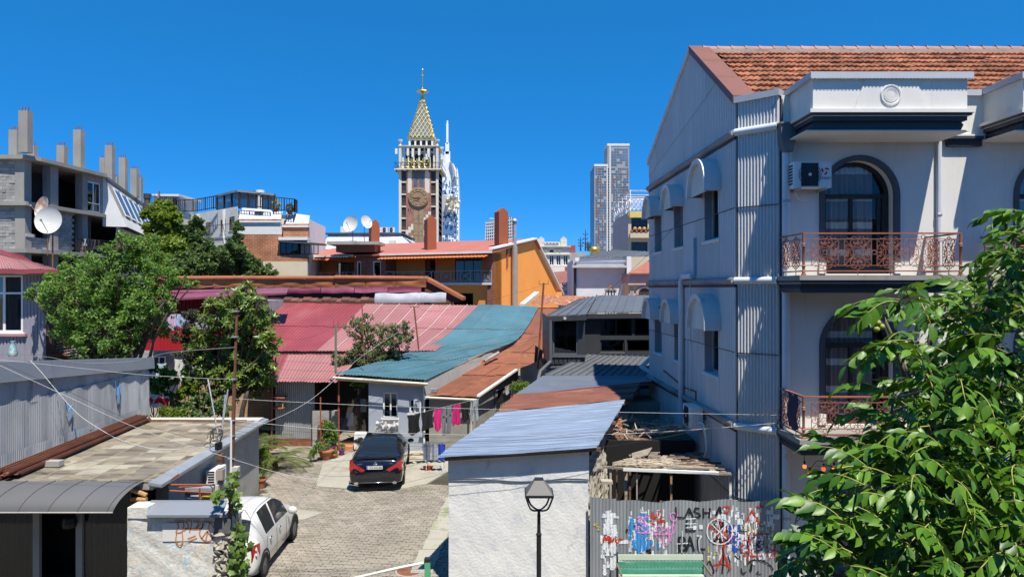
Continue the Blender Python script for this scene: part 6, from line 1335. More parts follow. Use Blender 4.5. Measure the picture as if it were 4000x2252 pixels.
for h in ((4.7,5.3,9.3,11.3),(6.1,6.7,9.3,11.3),(6.9,7.5,9.8,11.3)): window(ub,FU,*h,d=-1.0,mull=0,t=.07,sill=False)
rg_ = MB()
for zz in (10.25,9.4): rg_.fbox(FU,4.3,7.8,zz,zz + .06,.3,.36)
ro = rg_.build('railing',m_dframe,ub)
for i in range(24): mb = MB(); a = 4.3 + i * .15; mb.fbox(FU,a,a + .03,9.3,10.25,.31,.35); mb.build('baluster',m_dframe,ro)
for i,(a,ln,cc) in enumerate(((5.3,.8,(.02,.02,.025)),(5.7,.9,(.02,.02,.025)),(6.05,.7,(.05,.05,.07)),(6.5,.85,(.03,.03,.03)),(5.0,.5,(.30,.32,.35)))):
    mb = MB(); mb.grid(lambda u,v: FU.p(a + u * .32,10.28 - v * ln,.40 + .03 * math.sin(u * 9 + v * 5)),6,5); top(mb,'hung_garment',M('garment_%d' % i,cc,.9),['black shirt, leftmost of three on the unfinished balcony rail','long black garment mid rail on the unfinished balcony','dark navy cloth on the unfinished balcony rail','black towel at the right end of the unfinished balcony rail','grey towel at the left end of the unfinished balcony rail'][i],'laundry','laundry on the unfinished balcony')
# white mansard part
m_wp = M('white_render_far',(.66,.67,.68),.9,var=.06,col2=(.45,.46,.47),amt=.3,scale2=.3)
def fv(a,z): return FV.p(a,z,.1 + (15.1 - z) * .42)
mb = MB(); mb.poly([FV.p(-.02,11.4,0),FV.p(-.02,11.4,1.65),fv(-.02,12.2),fv(-.02,15.05),FV.p(-.02,15.05,0)]); mb.build('white_cheek',m_wp,ub)
wn = [(1.6 + i * 2.9,3.4 + i * 2.9) for i in range(7)]
def patch_sl(mb,a0,a1,z0,z1): mb.quad(fv(a0,z0),fv(a1,z0),fv(a1,z1),fv(a0,z1))
mb = MB(); patch_sl(mb,0,L2,12.2,15.05); mb.build('mansard',m_uc,ub)
mb = MB(); patch_sl(mb,0,L2,11.4,12.2); 
mb.build('mansard_skirt',m_wp,ub)
nv_ = (FV.n + V((0,0,.42))).normalized()
for i,(a0,a1) in enumerate(wn):
    mb = MB(); q4 = [fv(a0,12.35),fv(a1,12.35),fv(a1,14.55),fv(a0,14.55)]; mb.hexa([p + nv_ * .02 for p in q4] + [p + nv_ * .10 for p in q4]); wf_ = mb.build('mansard_window',m_wp,ub)
    for k in range(2):
        b0,b1 = a0 + .12 + k * (a1 - a0) / 2,a0 + (k + 1) * (a1 - a0) / 2 - .06; q4 = [fv(b0,12.5),fv(b1,12.5),fv(b1,14.4),fv(b0,14.4)]; mb = MB(); mb.hexa([p + nv_ * .09 for p in q4] + [p + nv_ * .115 for p in q4]); mb.build('pane',M('mansard_glass',(.03,.035,.045),.1),wf_)
hl = [(1.2 + i * 3.0,2.6 + i * 3.0,9.6,11.0) for i in range(6)]
mb = MB(); wall_holes(mb,FV,0,L2,0,11.45,hl,.25,d=.9); mb.build('white_wall',m_wp,ub)
for h in hl: window(ub,FV,*h,d=.75,mull=1,t=.08,sill=False)
# columns on the roof with rebar
for (px,yt,w_) in ((49,506,32),(89,431,36),(119,567,26),(235,567,29),(300,506,30),(398,615,20),(423,567,28),(448,690,17),(476,615,25),(521,658,24),(541,692,19)):
    Y = .575 * FPX / max(w_,19); p = P(px,yt,Y); hw = .575 / 2 * w_ / max(w_,19)
    mb = MB(); mb.box(p.x - hw,p.x + hw,Y,Y + .5,15.2,p.z); c = mb.build('roof_column',m_uc,ub)
    for s_ in (-.7,0,.7): mb = MB(); mb.tube([(p.x + s_ * hw,Y + .2,p.z),(p.x + s_ * hw + .02,Y + .2,p.z + .28)],.035,4); mb.build('rebar',m_rust,c)

# ================================================================ white and brick terrace house
tb = thing('terrace_house','white and brick house with glass pavilion on its roof terrace','building',(-22,62,0))
c0 = V((XP(929,60),60,0)); FTr = Fr(c0,(1,0,0),(0,-1,0)); lft = V((XP(740,67),67,0)); FTl = Fr(lft,c0 - lft); FTl.n = -FTl.n if FTl.n.y > 0 else FTl.n; LT = (c0 - lft).length
def tz(py): return ZP(py,60)
def ta(px): return XP(px,60) - c0.x
m_tw = M('terrace_white',(.66,.66,.64),.9,var=.05); m_tclad = M('terrace_cladding',(.52,.54,.56),.6,metal=.1,var=.06); m_tbr = brickmat('terrace_brick',(.33,.115,.05),(.42,.16,.075),(.42,.30,.22),.45,.16,(1,0)); m_slate = M('slate_scale',(.50,.51,.52),.6,var=.12,scale=3)
wins = [(LT * .36,LT * .36 + 1.1,tz(908),tz(850)),(LT * .66,LT * .66 + 1.15,tz(903),tz(848)),(LT * .84,LT * .84 + 1.1,tz(898),tz(842))]
for i in range(6): mb = MB(); corr_wall(mb,FTl,LT * i / 6,LT * (i + 1) / 6,4,13.9,.22,.04,'trap',wins); mb.build('cladding_sheet',m_tclad,tb)
for h in wins: window(tb,FTl,*h,d=-.05,mull=1,frame=M('bronze_frame',(.18,.14,.11),.6))
for px in (.22,.76): mb = MB(); mb.tube([FTl.p(LT * px,6,.12),FTl.p(LT * px,13.8,.12)],.12,8); mb.build('downpipe',m_white,tb,smooth=True)
for zz in (tz(868),tz(926)): mb = MB(); mb.tube([FTl.p(LT * .3,zz,.25),FTl.p(LT,zz - .1,.25)],.03,4); mb.build('cable',m_blackp,tb)
# right face in two bays
def rface(a0,a1,d,y0):
    mb = MB(); mb.poly([FTr.p(a0,tz(858 + y0),d),FTr.p(a1,tz(862 + y0),d),FTr.p(a1 - .15,tz(818 + y0),d - 1.0),FTr.p(a0 + .0,tz(806 + y0),d - 1.0)]); mb.build('mansard',m_slate,tb)
    rows = MB()
    mb = MB(); mb.fbox(FTr,a0,a1,tz(862 + y0),tz(855 + y0),d - .2,d + .02); mb.build('brick_band',m_tbr,tb)
    mb = MB(); mb.fbox(FTr,a0 - .05,a1 + .05,tz(869 + y0),tz(862 + y0),d - .2,d + .15); mb.build('cornice',m_tw,tb)
rface(0,ta(1096),0,0)
mb = MB(); mb.fbox(FTr,0,ta(1096),tz(915),tz(869),-.3,0.0); mb.build('white_panel',m_tw,tb)
mb = MB(); mb.fbox(FTr,0,ta(1096),tz(1021),tz(915),-.3,-.02); mb.build('brick_wall',m_tbr,tb)
mb = MB(); mb.fbox(FTr,0,ta(1200),0,tz(1021),-.3,0.0); mb.build('cream_wall',M('cream_far',(.62,.54,.40),.9,var=.05),tb)
rface(ta(1097),ta(1196),-.6,16)
mb = MB(); mb.fbox(FTr,ta(1097),ta(1196),tz(925),tz(885),-1,-.6); mb.build('brick_wall',m_tbr,tb)
mb = MB(); mb.fbox(FTr,ta(1096),ta(1200),tz(1021),tz(994),-.6,-.05); mb.build('brick_wall',m_tbr,tb)
mb = MB(); mb.fbox(FTr,ta(1092),ta(1205),tz(938),tz(926),-.8,.3); mb.build('ledge',m_tw,tb)
mb = MB(); mb.slab([FTr.p(ta(1093),tz(938),.5),FTr.p(ta(1268),tz(952),.5),FTr.p(ta(1240),tz(945),-3),FTr.p(ta(1093),tz(936),-3)],.15); mb.build('annex_roof',M('dark_metal_roof',(.06,.07,.08),.5),tb)
window(tb,FTr,ta(1094),ta(1165),tz(992),tz(940),d=.0,mull=2,frame=m_dframe,sill=False)
window(tb,FTr,ta(1168),ta(1240),tz(992),tz(951),d=-.3,mull=3,frame=m_dframe,sill=False,glass=m_glass,back=False)
for px in (1005,1108):
    mb = MB(); a = FTr.p(ta(px - 15),tz(836 if px < 1050 else 850),-.36); mb.fbox(FTr,ta(px - 16),ta(px + 14 if px < 1050 else px),tz(838 if px < 1050 else 852),tz(822 if px < 1050 else 838),-.85,-.42); mb.build('skylight',m_dglass if False else M('skylight_dark',(.12,.13,.14),.15),tb)
mb = MB(); mb.hexa([lft + V((0,0,0)),c0 + V((0,.35,0)),V((ta(1196) + c0.x,61.1,0)),V((ta(1150) + c0.x,70,0)),lft + V((0,.1,13.7)),c0 + V((0.1,1.1,13.7)),V((ta(1180) + c0.x,61.9,13.0)),V((ta(1150) + c0.x,70,13.0))]); mb.build('core',m_tw,tb)
# roof terrace pavilion
FP = Fr(V((XP(935,61.5),61.5,0)),(1,.0,0),(0,-1,0)); pz0,pz1 = 13.9,ZP(742,61.5)
def pa(px): return XP(px,61.5) - FP.o.x
def frame_run(F,a0,a1,n,z0,z1,z1b=None):
    for i in range(n + 1): mb = MB(); a = a0 + (a1 - a0) * i / n; mb.fbox(F,a - .07,a + .07,z0,z1 + ((z1b - z1) * i / n if z1b else 0),-.07,.07); mb.build('pavilion_post',m_dframe,tb)
    mb = MB(); mb.quad(F.p(a0,z0,0),F.p(a1,z0,0),F.p(a1,(z1b or z1),0),F.p(a0,z1,0)); mb.build('pavilion_pane',m_dglass,tb)
frame_run(FP,0,pa(1000),2,pz0,pz1 - .1); frame_run(FP,pa(1023),pa(1072),2,13.4,pz1 - .35)
FP2 = Fr(V((XP(848,64.5),64.5,0)),FP.o - V((XP(848,64.5),64.5,0))); FP2.n = -FP2.n if FP2.n.y > 0 else FP2.n; lp = (FP.o - FP2.o).length
frame_run(FP2,0,lp,3,pz0,ZP(763,64.5),pz1 - .1)
mb = MB(); mb.poly([FP.o + V((-.1,-.2,pz1)),V((XP(1074,61.5),61.3,pz1 - .35)),V((XP(1070,65),66,pz1 - .2)),V((XP(845,65),66,ZP(762,65))),V((XP(845,64.4),64.3,ZP(762,64.4)))]); mb.slab([V(p) for p in mb.v[:5]],.18); mb.build('pavilion_roof',M('pavilion_roof',(.22,.24,.26),.5),tb)
mb = MB(); mb.lathe(V((XP(1011,61.3),61.6,13.2)),[(.28,0),(.26,2.0),(.4,2.1),(.4,2.35)],12); mb.build('round_pillar',m_tw,tb,smooth=True)
def railrun(parent,pts,h=1.0,n=14,m_=None):
    m_ = m_ or m_dframe
    for p,q in zip(pts,pts[1:]):
        mb = MB(); mb.tube([p + V((0,0,h)),q + V((0,0,h))],.05,4); mb.tube([p + V((0,0,.1)),q + V((0,0,.1))],.04,4); o = mb.build('terrace_railing',m_,parent)
        for i in range(n + 1): a = p.lerp(q,i / n); mb = MB(); mb.tube([a,a + V((0,0,h))],.03 if i % 4 else .06,4); mb.build('baluster',m_,o)
railrun(tb,[P(690,830,64),P(770,826,64),P(850,813,62)],1.15,10); railrun(tb,[P(935,806,60.2),P(1058,815,60.2)],1.1,12); railrun(tb,[P(1070,820,60.5),P(1150,828,60.5),P(1160,832,62)],1.15,8)
for px,py in ((1078,800),(1132,812)):
    pt = thing('terrace_plant',('round golden' if px < 1100 else 'round dark green') + ' potted shrub on the terrace right of the glass pavilion','plant',P(px,py + 14,61)); c = P(px,py,61); mb = MB()
    for i in range(140):
        d = V((r3.gauss(0,1),r3.gauss(0,1),r3.gauss(0,1))).normalized() * r3.uniform(.3,.42) + c; t_ = V((r3.gauss(0,1),r3.gauss(0,1),r3.gauss(0,1))).normalized() * .12; n_ = t_.orthogonal().normalized() * .06; mb.quad(d - t_,d + n_,d + t_,d - n_)
    mb.build('foliage',leafmat('terr_leaf%d' % px,(.22,.24,.04) if px < 1100 else (.06,.10,.03),(.35,.32,.06) if px < 1100 else (.10,.15,.04)),pt); mb = MB(); mb.lathe(c - V((0,0,.55)),[(.18,0),(.25,.25)],10); mb.build('pot',m_rust,pt)
# stair house and tanks left of it
sh = thing('roof_stair_house','small white stair house on the flat roof behind the ivy','building',P(640,830,64)); mb = MB(); mb.box(XP(604,64),XP(690,64),64,68,4,ZP(768,64)); mb.build('wall',m_tw,sh); mb = MB(); mb.box(XP(598,63.8),XP(702,63.8),63.6,68.3,ZP(768,64),ZP(760,64)); mb.build('roof',m_tw,sh)
mb = MB(); mb.box(XP(674,63.9),XP(687,63.9),63.9,63.98,ZP(815,64),ZP(776,64)); mb.build('door',m_dframe,sh)
railrun(sh,[P(585,812,62),P(700,820,62.5)],1.1,14)
mb = MB(); p = P(575,810,60); mb.lathe(p,[(.35,-.5),(.38,.2),(.25,.5),(.25,.75),(.3,.78),(.3,1.2)],12); top(mb,'roof_tank',M('dark_tank',(.05,.045,.045),.6),'dark water tank on the roof between flats and stair house','tank',smooth=True)
dish('satellite_dish','small rusty dish on the roof beside the dark water tank',P(624,763,61),.42,(-.8,-.6,.2),M('dish_orange',(.45,.18,.10),.7,var=.3),1.1)

# ================================================================ grey hipped building behind the orange house
sb = thing('slate_hip_building','pale slate hipped building with air conditioners behind the orange house','building',(-18,85,0))
mb = MB(); mb.box(XP(1262,85),XP(1560,85),85,95,0,ZP(950,85)); mb.build('wall',m_tw,sb)
mb = MB(); a0,a1,y0 = XP(1255,84.6),XP(1625,84.6),84.6; mb.hexa([(a0,y0,ZP(975,85)),(a1,y0,ZP(958,85)),(a1,96,ZP(958,85)),(a0,96,ZP(975,85)),(a0 + .6,y0 + 1,ZP(914,85)),(XP(1560,85),y0 + 1,ZP(914,85)),(XP(1560,85),95,ZP(914,85)),(a0 + .6,95,ZP(914,85))]); mb.build('roof',m_slate,sb)
mb = MB(); mb.box(a0 + .3,XP(1575,85),y0 + .7,95.3,ZP(914,85),ZP(908,85)); mb.build('eave',M('eave_dark',(.06,.065,.08),.5),sb)
mb = MB(); a,b = V((XP(1575,85),y0 + .7,ZP(911,85))),V((XP(1618,84.5),y0 - .2,ZP(938,85))); mb.tube([a,b],.12,4); mb.build('hip_trim',_mats['eave_dark'],sb)
for px in (1375,1530):
    mb = MB(); mb.box(XP(px - 12,84),XP(px + 12,84),83.9,85.5,ZP(965,84),ZP(938,84)); mb.build('dormer',m_tw,sb)
for i,px in enumerate((1482,1505,1532)): ac_unit('air_conditioner',['dark sided air conditioner, left of three on the far slate roof','pale air conditioner, middle of three on the far slate roof','small white air conditioner, right of three on the far slate roof'][i],Fr((XP(px,86),86,0),(1,0,0),(0,-1,0)),0,ZP(908,86),0,.72,.62,.4)
mb = MB(); mb.box(XP(1330,88),XP(1360,88),88,89,ZP(908,88),ZP(884,88)); mb.build('roof_box',m_tw,sb)

# ================================================================ clock tower
TY = 170.; ct = thing('clock_tower','brick and cream clock tower with gilded lattice spire','tower',(-23.3,175,0))
def T3(x,y): return (1520 + x * .3172,500 + y * .3172)
def tx(x): return XP(1520 + x * .3172,TY)
def tzz(y): return ZP(500 + y * .3172,TY)
m_cr = M('tower_cream',(.62,.56,.47),.8,var=.05); m_tb = brickmat('tower_brick',(.27,.11,.075),(.31,.14,.10),(.36,.25,.20),.9,.3,(1,.3)); m_gold = M('gilding',(.72,.52,.14),.3,metal=.8,var=.1); m_dk = M('tower_dark',(.045,.035,.03),.5); m_tan = M('tower_panel',(.27,.215,.125),.6); m_tglass = M('tower_glass',(.10,.125,.15),.15)
FT = Fr((0,TY,0),(1,0,0),(0,-1,0)); x0,x1 = tx(120),tx(607); W_ = x1 - x0; FTS = Fr((x1,TY,0),(0,1,0),(1,0,0))
mb = MB(); mb.box(x0 + .15,x1 - .15,TY + .3,TY + W_ - .1,0,tzz(500)); mb.build('shaft',m_tb,ct)
for a in (x0,x1 - .62): mb = MB(); mb.box(a,a + .62,TY - .02,TY + .8,0,tzz(220)); mb.build('corner_pier',m_cr,ct)
mb = MB(); mb.box(x1 - .62,x1,TY + W_ - .8,TY + W_,0,tzz(220)); mb.build('corner_pier',m_cr,ct)
mb = MB(); mb.fbox(FT,tx(208),tx(517),0,tzz(520),-.3,.05); mb.build('brick_front',m_tb,ct)
for k,y in enumerate((520,665,815,965,1110,1262,1410)):
    for (p,q) in ((152,208),(517,573)):
        mb = MB(); mb.fbox(FT,tx(p),tx(q),tzz(y + 8),tzz(y - 8),-.4,.06); mb.build('storey_band',m_cr,ct)
        if k < 6:
            mb = MB(); mb.fbox(FT,tx(p) + .02,tx(q) - .02,tzz(y + 138),tzz(y + 10),-.4,-.22); w_ = mb.build('loggia',m_dk,ct)
            mb = MB(); mb.fbox(FT,tx(p),tx(q),tzz(y + 138),tzz(y + 100),-.2,-.15); mb.build('balcony_grille',M('grille_brown',(.09,.05,.04),.6),w_)
for (p,q) in ((228,280),(442,498)): mb = MB(); mb.prism(FT,[(tx(p),tzz(800)),(tx(q),tzz(800)),(tx(q),tzz(515)),(tx(p),tzz(515))],.05,.12); mb.build('cream_pilaster',m_cr,ct)
for (p,q) in ((302,350),(374,425)):
    mb = MB(); n = 8; c = (tx(p) + tx(q)) / 2; r_ = (tx(q) - tx(p)) / 2; mb.prism(FT,[(tx(p),tzz(720)),(tx(q),tzz(720))] + [(c + r_ * math.cos(PI * i / n),tzz(560) + r_ * math.sin(PI * i / n)) for i in range(n + 1)],.052,.09); mb.build('tall_window',m_tglass,ct)
    for y0,y1 in ((1122,998),(1172,1126),(1270,1178),(1320,1274),(1410,1326)): mb = MB(); mb.fbox(FT,tx(p),tx(q),tzz(y1 + (y0 - y1)),tzz(y1),.05,.1); mb.build('tan_panel',m_tan,ct)
for (p,y,w2,h2) in ((270,1180,28,75),(236,1215,34,75),(205,1255,32,75),(265,1330,30,80),(480,1028,36,40),(452,1065,32,40),(424,1100,30,80),(424,1255,28,75)): mb = MB(); mb.fbox(FT,tx(p),tx(p + w2),tzz(y + h2),tzz(y),.05,.08); mb.build('cream_quoin',m_cr,ct)
for p in (234,262): mb = MB(); mb.fbox(FT,tx(p),tx(p + 9),tzz(1030),tzz(988),.05,.07); mb.build('slit_window',m_dk,ct)
# clock
cc_ = FT.p(tx(362),tzz(858),0); m_ring = M('clock_stone',(.31,.165,.12),.8)
cl = MB(); r0 = (tx(486) - tx(238)) / 2; cl.lathe(cc_,[(r0,0),(r0,.35),(r0 * .96,.42),(r0 * .1,.42)],40,(0,-1,0)); clo = cl.build('clock_face',m_ring,ct)
for rr_,mm in ((.86,m_tan),(.66,m_tan)): mb = MB(); mb.tube([cc_ + V((r0 * rr_ * math.cos(2 * PI * i / 40),-.44,r0 * rr_ * math.sin(2 * PI * i / 40))) for i in range(40)],.09,5,closed=True); mb.build('dial_ring',mm,clo)
for i in range(12):
    a = i * PI / 6; e1 = V((math.cos(a),0,math.sin(a))); s_ = V((-math.sin(a),0,math.cos(a))) * r0 * .09; b = cc_ + V((0,-.46,0)); q0,q1 = b + e1 * r0 * .62,b + e1 * r0 * .88; dd = V((0,-.06,0)); mb = MB(); mb.hexa([q0 - s_,q0 + s_,q1 + s_,q1 - s_,q0 - s_ + dd,q0 + s_ + dd,q1 + s_ + dd,q1 - s_ + dd]); mb.build('hour_mark',m_gold if i % 3 else m_tan,clo)
for a,ln,wd_,back in ((PI * .985,.86,.09,.25),(PI * 1.0,.52,.08,.1)):
    e1 = V((math.cos(a),0,math.sin(a))); s_ = V((-math.sin(a),0,math.cos(a))) * wd_ * 1.2; b = cc_ + V((0,-.58,.25 if back > .2 else -.35)); q0,q1 = b - e1 * r0 * back,b + e1 * r0 * ln; mb = MB(); dd = V((0,-.05,0)); mb.hexa([q0 - s_,q0 + s_,q1 + s_ * .4,q1 - s_ * .4,q0 - s_ + dd,q0 + s_ + dd,q1 + s_ * .4 + dd,q1 - s_ * .4 + dd]); mb.build('clock_hand',m_gold if back > .2 else m_dk,clo)
mb = MB(); mb.hexa([cc_ + V((-.15,-.5,-.9)),cc_ + V((.15,-.5,-.9)),cc_ + V((.15,-.45,-.9)),cc_ + V((-.15,-.45,-.9)),cc_ + V((-.15,-.5,1.3)),cc_ + V((.15,-.5,1.3)),cc_ + V((.15,-.45,1.3)),cc_ + V((-.15,-.45,1.3))]); mb.build('clock_spindle',m_tan,clo)
# side windows
for k in range(12):
    for j in range(2): mb = MB(); z = tzz(1400) + k * (tzz(540) - tzz(1400)) / 12; mb.fbox(FTS,1.3 + j * 4.2,4.3 + j * 4.2,z + .5,z + 2.9,-.2,.0); mb.build('side_window',m_dk,ct)
# balcony gallery
mb = MB(); e = tx(672) - x1; mb.box(x0 - 1.0,x1 + .9,TY - 1.0,TY + W_ + .9,tzz(520),tzz(505)); gal = mb.build('gallery',m_cr,ct)
mb = MB()
for i in range(9): x = x0 - .5 + i * (W_ + 1) / 8; mb.box(x - .12,x + .12,TY - .9,TY,tzz(545),tzz(520))
mb.build('brackets',m_dk,gal)['kind'] = 'stuff'
for i,p in enumerate((188,250,322,393,466)):
    mb = MB(); c = FT.p(tx(p),tzz(458),.98); mb.tube([c + V((.75 * math.cos(2 * PI * t / 16),0,.75 * math.sin(2 * PI * t / 16))) for t in range(16)],.1,5,closed=True); mb.ball(c,.22,6,5); mb.build('gallery_roundel',m_gold,gal)
mb = MB()
for z in (tzz(432),tzz(492)): mb.box(x0 - .95,x1 + .85,TY - .98,TY - .9,z - .06,z + .06); mb.box(x1 + .78,x1 + .85,TY - .95,TY + W_ + .8,z - .06,z + .06); mb.box(x0 - .95,x0 - .88,TY - .95,TY + W_ + .8,z - .06,z + .06)
for i in range(33): x = x0 - .95 + i * (W_ + 1.8) / 32; mb.box(x - .03,x + .03,TY - .96,TY - .92,tzz(495),tzz(430))
mb.build('gallery_railing',m_dk,gal)['kind'] = 'stuff'
# belfry
mb = MB(); mb.box(x0 + 1.4,x1 - 1.4,TY + 1.4,TY + W_ - 1.4,tzz(505),tzz(235)); mb.build('belfry_core',m_dk,ct)
mw = M('belfry_white',(.68,.66,.60),.8)
for F_,o0,ln in ((FT,x0,W_),(FTS,0,W_)):
    for i in range(7):
        a = o0 + .9 + i * (ln - 1.8) / 6; mb = MB(); mb.fbox(F_,a - .18,a + .18,tzz(500),tzz(235),-1.4,-.9); mb.build('belfry_column',mw,ct)
        if i < 6:
            w2 = (ln - 1.8) / 12; c = a + w2; mb = MB(); mb.tube([F_.p(c + w2 * math.cos(PI * t / 8),tzz(330) + w2 * 1.5 * math.sin(PI * t / 8),-1.0) for t in range(9)],.12,4); mb.tube([F_.p(a,tzz(262),-1.0),F_.p(a + 2 * w2,tzz(330),-1.0)],.08,4); mb.tube([F_.p(a + 2 * w2,tzz(262),-1.0),F_.p(a,tzz(330),-1.0)],.08,4); mb.build('belfry_arch',mw,ct)
    mb = MB(); mb.fbox(F_,o0 - .1,o0 + ln + .1,tzz(235),tzz(214),-1.5,.12); mb.build('belfry_cornice',m_gold if False else mw,ct)
    mb = MB(); mb.fbox(F_,o0 - .15,o0 + ln + .15,tzz(226),tzz(220),.0,.2); mb.build('gold_band',m_gold,ct)
for i,(p,y0,y1) in enumerate(((98,330,265),(240,350,262),(300,370,262),(378,345,262),(492,370,265),(470,400,330),(655,400,330),(685,430,350),(215,440,390),(285,445,390),(355,445,390),(430,445,385),(498,430,380),(640,440,400))): mb = MB(); c = FT.p(tx(p),0,1.1); mb.box(c.x - .28,c.x + .28,TY - 1.3,TY - 1.05,tzz(y0),tzz(y1)); mb.build('antenna_panel',mw if i < 8 else m_gold,ct)
for (p,q) in ((135,TY),(592,TY),(600,TY + W_ - .8)): mb = MB(); x = tx(p); mb.lathe((x,q + .3,tzz(215)),[(.4,0),(.25,.2),(.25,.9),(.6,1.2),(.65,1.5)],8); mb.build('corner_urn',mw,ct)
# upper tier and spire
ux0,ux1 = tx(228),tx(530); uw = ux1 - ux0; oy = TY + (W_ - uw) / 2
mb = MB(); mb.box(ux0 + .5,ux1 - .5,oy + .5,oy + uw - .5,tzz(215),tzz(105)); mb.build('lantern_core',m_dk,ct)
FT2 = Fr((0,oy,0),(1,0,0),(0,-1,0)); FT2S = Fr((ux1,oy,0),(0,1,0),(1,0,0))
for F_,o0 in ((FT2,ux0),(FT2S,0)):
    for i in range(5):
        a = o0 + .2 + i * (uw - .4) / 4; mb = MB(); mb.fbox(F_,a - .22,a + .22,tzz(218),tzz(105),-.45,0); mb.build('lantern_column',mw,ct)
        if i < 4: w2 = (uw - .4) / 8; c = a + w2; mb = MB(); mb.tube([F_.p(c + w2 * math.cos(PI * t / 8),tzz(165) + w2 * 1.3 * math.sin(PI * t / 8),-.2) for t in range(9)],.16,4); mb.fbox(F_,a,a + 2 * w2,tzz(128),tzz(112),-.4,-.05); mb.build('lantern_arch',mw,ct)
mb = MB(); mb.box(ux0 - .3,ux1 + .3,oy - .3,oy + uw + .3,tzz(108),tzz(94)); mb.build('gold_cornice',m_gold,ct)
ap = V(((ux0 + ux1) / 2,oy + uw / 2,ZP(368,TY + 5))); zb0 = tzz(94)
base = [V((ux0,oy,zb0)),V((ux1,oy,zb0)),V((ux1,oy + uw,zb0)),V((ux0,oy + uw,zb0))]
mb = MB()
for i in range(4): mb.poly([base[i].lerp(ap,.02) ,base[(i + 1) % 4].lerp(ap,.02),ap + V((0,0,-.3))])
spire = mb.build('spire',M('spire_glass',(.17,.18,.15),.3,var=.1),ct)
for i in range(4):
    mb = MB(); mb.tube([base[i],ap],[.26,.1],5); mb.build('spire_rib',m_gold,spire)
    mb = MB()
    for t in range(1,11): q = base[i].lerp(ap,t / 11); dq = (q - V((ap.x,ap.y,q.z))).normalized(); mb.ball(q + dq * .25,.2,5,4)
    mb.build('crockets',m_gold,spire)['kind'] = 'stuff'
    if i < 2 or True:
        L0,R0 = base[i],base[(i + 1) % 4]; lt = MB(); nst = 6; offn = ((L0 + R0) / 2 - V((ap.x,ap.y,L0.z))).normalized() * .06
        for k in range(-nst,nst + 1):
            for sgn in (-1,1):
                pts = []
                for t in range(0,21):
                    v = t / 20 * .9; u = (k / nst + .5) + sgn * v * 1.15
                    # fold lattice so that cells shrink toward the apex
                    half = (1 - v); uu = .5 + (u - .5)
                    if abs(uu - .5) <= half / 2: pts.append(L0.lerp(R0,uu).lerp(V((ap.x + 0,ap.y,L0.z)),0) + (ap - (L0 + R0) / 2) * v + offn)
                if len(pts) > 1: lt.tube(pts,.075,4,cap=False)
        lt.build('lattice',m_white if False else M('lattice_pale',(.72,.66,.45),.4,metal=.2),spire)['kind'] = 'stuff'
mb = MB(); mb.hexa([ap + V((-.55,-.55,-3)),ap + V((.55,-.55,-3)),ap + V((.55,.55,-3)),ap + V((-.55,.55,-3)),ap + V((-.2,-.2,0)),ap + V((.2,-.2,0)),ap + V((.2,.2,0)),ap + V((-.2,.2,0))]); mb.build('spire_tip',m_gold,spire)
mb = MB(); mb.lathe(ap,[(.2,-.3),(.5,.2),(.3,.3),(1.6,.6),(1.5,.8),(.3,.9),(.35,1.4),(.16,1.6),(.15,3),(.12,4.6),(.3,4.8),(.12,5),(.1,6.0),(.25,6.2),(.02,6.6)],8); mb.build('finial',m_gold,spire,smooth=True)

# ================================================================ white tower with gilded ferris wheel
wt = thing('white_skyscraper','slim white patterned skyscraper with golden ferris wheel, far behind the clock tower','skyscraper',(-70,750,0)); WY = 750.
def wx(px): return XP(px,WY)
m_wt = M('tower_white',(.75,.77,.80),.7,var=.03); m_wb = M('tower_blue',(.10,.20,.36),.25)
FW = Fr((0,WY,0),(1,0,0),(0,-1,0))
mb = MB(); mb.prism(FW,[(wx(1715),0),(wx(1784),0),(wx(1785),ZP(780,WY)),(wx(1784),ZP(720,WY)),(wx(1780),ZP(660,WY)),(wx(1772),ZP(640,WY)),(wx(1757),ZP(632,WY)),(wx(1730),ZP(632,WY)),(wx(1726),ZP(700,WY))],-22,0); mb.build('shaft',m_wt,wt)
mb = MB(); prof = [(1758,625),(1768,640),(1776,665),(1781,700),(1776,690),(1770,700),(1762,720),(1768,700),(1770,680),(1766,655)]
mb.prism(FW,[(wx(a),ZP(b,WY)) for a,b in prof],.5,4); mb.build('curved_fin',M('fin_grey',(.45,.46,.48),.3,metal=.4),wt)
mb = MB(); mb.prism(FW,[(wx(1784),0),(wx(1790),0),(wx(1791),ZP(760,WY)),(wx(1787),ZP(680,WY)),(wx(1783),ZP(650,WY))],-20,-4); mb.build('side_wing',m_wt,wt)
for (p,q,y0,y1) in ((1735,1757,660,590),(1739,1753,600,556),(1742.5,1750,560,480)): mb = MB(); mb.box(wx(p),wx(q),WY + 2,WY + 7,ZP(y0,WY),ZP(y1,WY)); mb.build('mast_stage',m_wt,wt)
mb = MB(); mb.box(wx(1744.5),wx(1749),WY + 3,WY + 5,ZP(482,WY),ZP(468,WY)); mb.build('mast',m_wt,wt)
pat = MB(); r5 = random.Random(9)
for i in range(34):
    y = 690 + i * 7.4
    dens = .25 + .3 * (i > 4) - .2 * (14 < i < 19) + .55 * (26 < i < 30)
    x = 1729.
    while x < 1783:
        w5 = r5.choice((3,4,6,9))
        if r5.random() < dens: pat.fbox(FW,wx(x),wx(min(1784,x + w5)),ZP(y + r5.choice((5,7.4,13)),WY),ZP(y,WY),.0,.25)
        x += w5 + .6
    if r5.random() < .5: pat.fbox(FW,wx(1785),wx(1788),ZP(y + 5,WY),ZP(y,WY),-4,-3.7)
pat.build('blue_windows',m_wb,wt)['kind'] = 'stuff'
mb = MB(); mb.fbox(FW,wx(1729),wx(1776),ZP(915,WY),ZP(882,WY),.3,.5); mb.build('glazed_band',m_wb,wt)
wc = FW.p(wx(1771),ZP(797,WY),6)
fw = wt
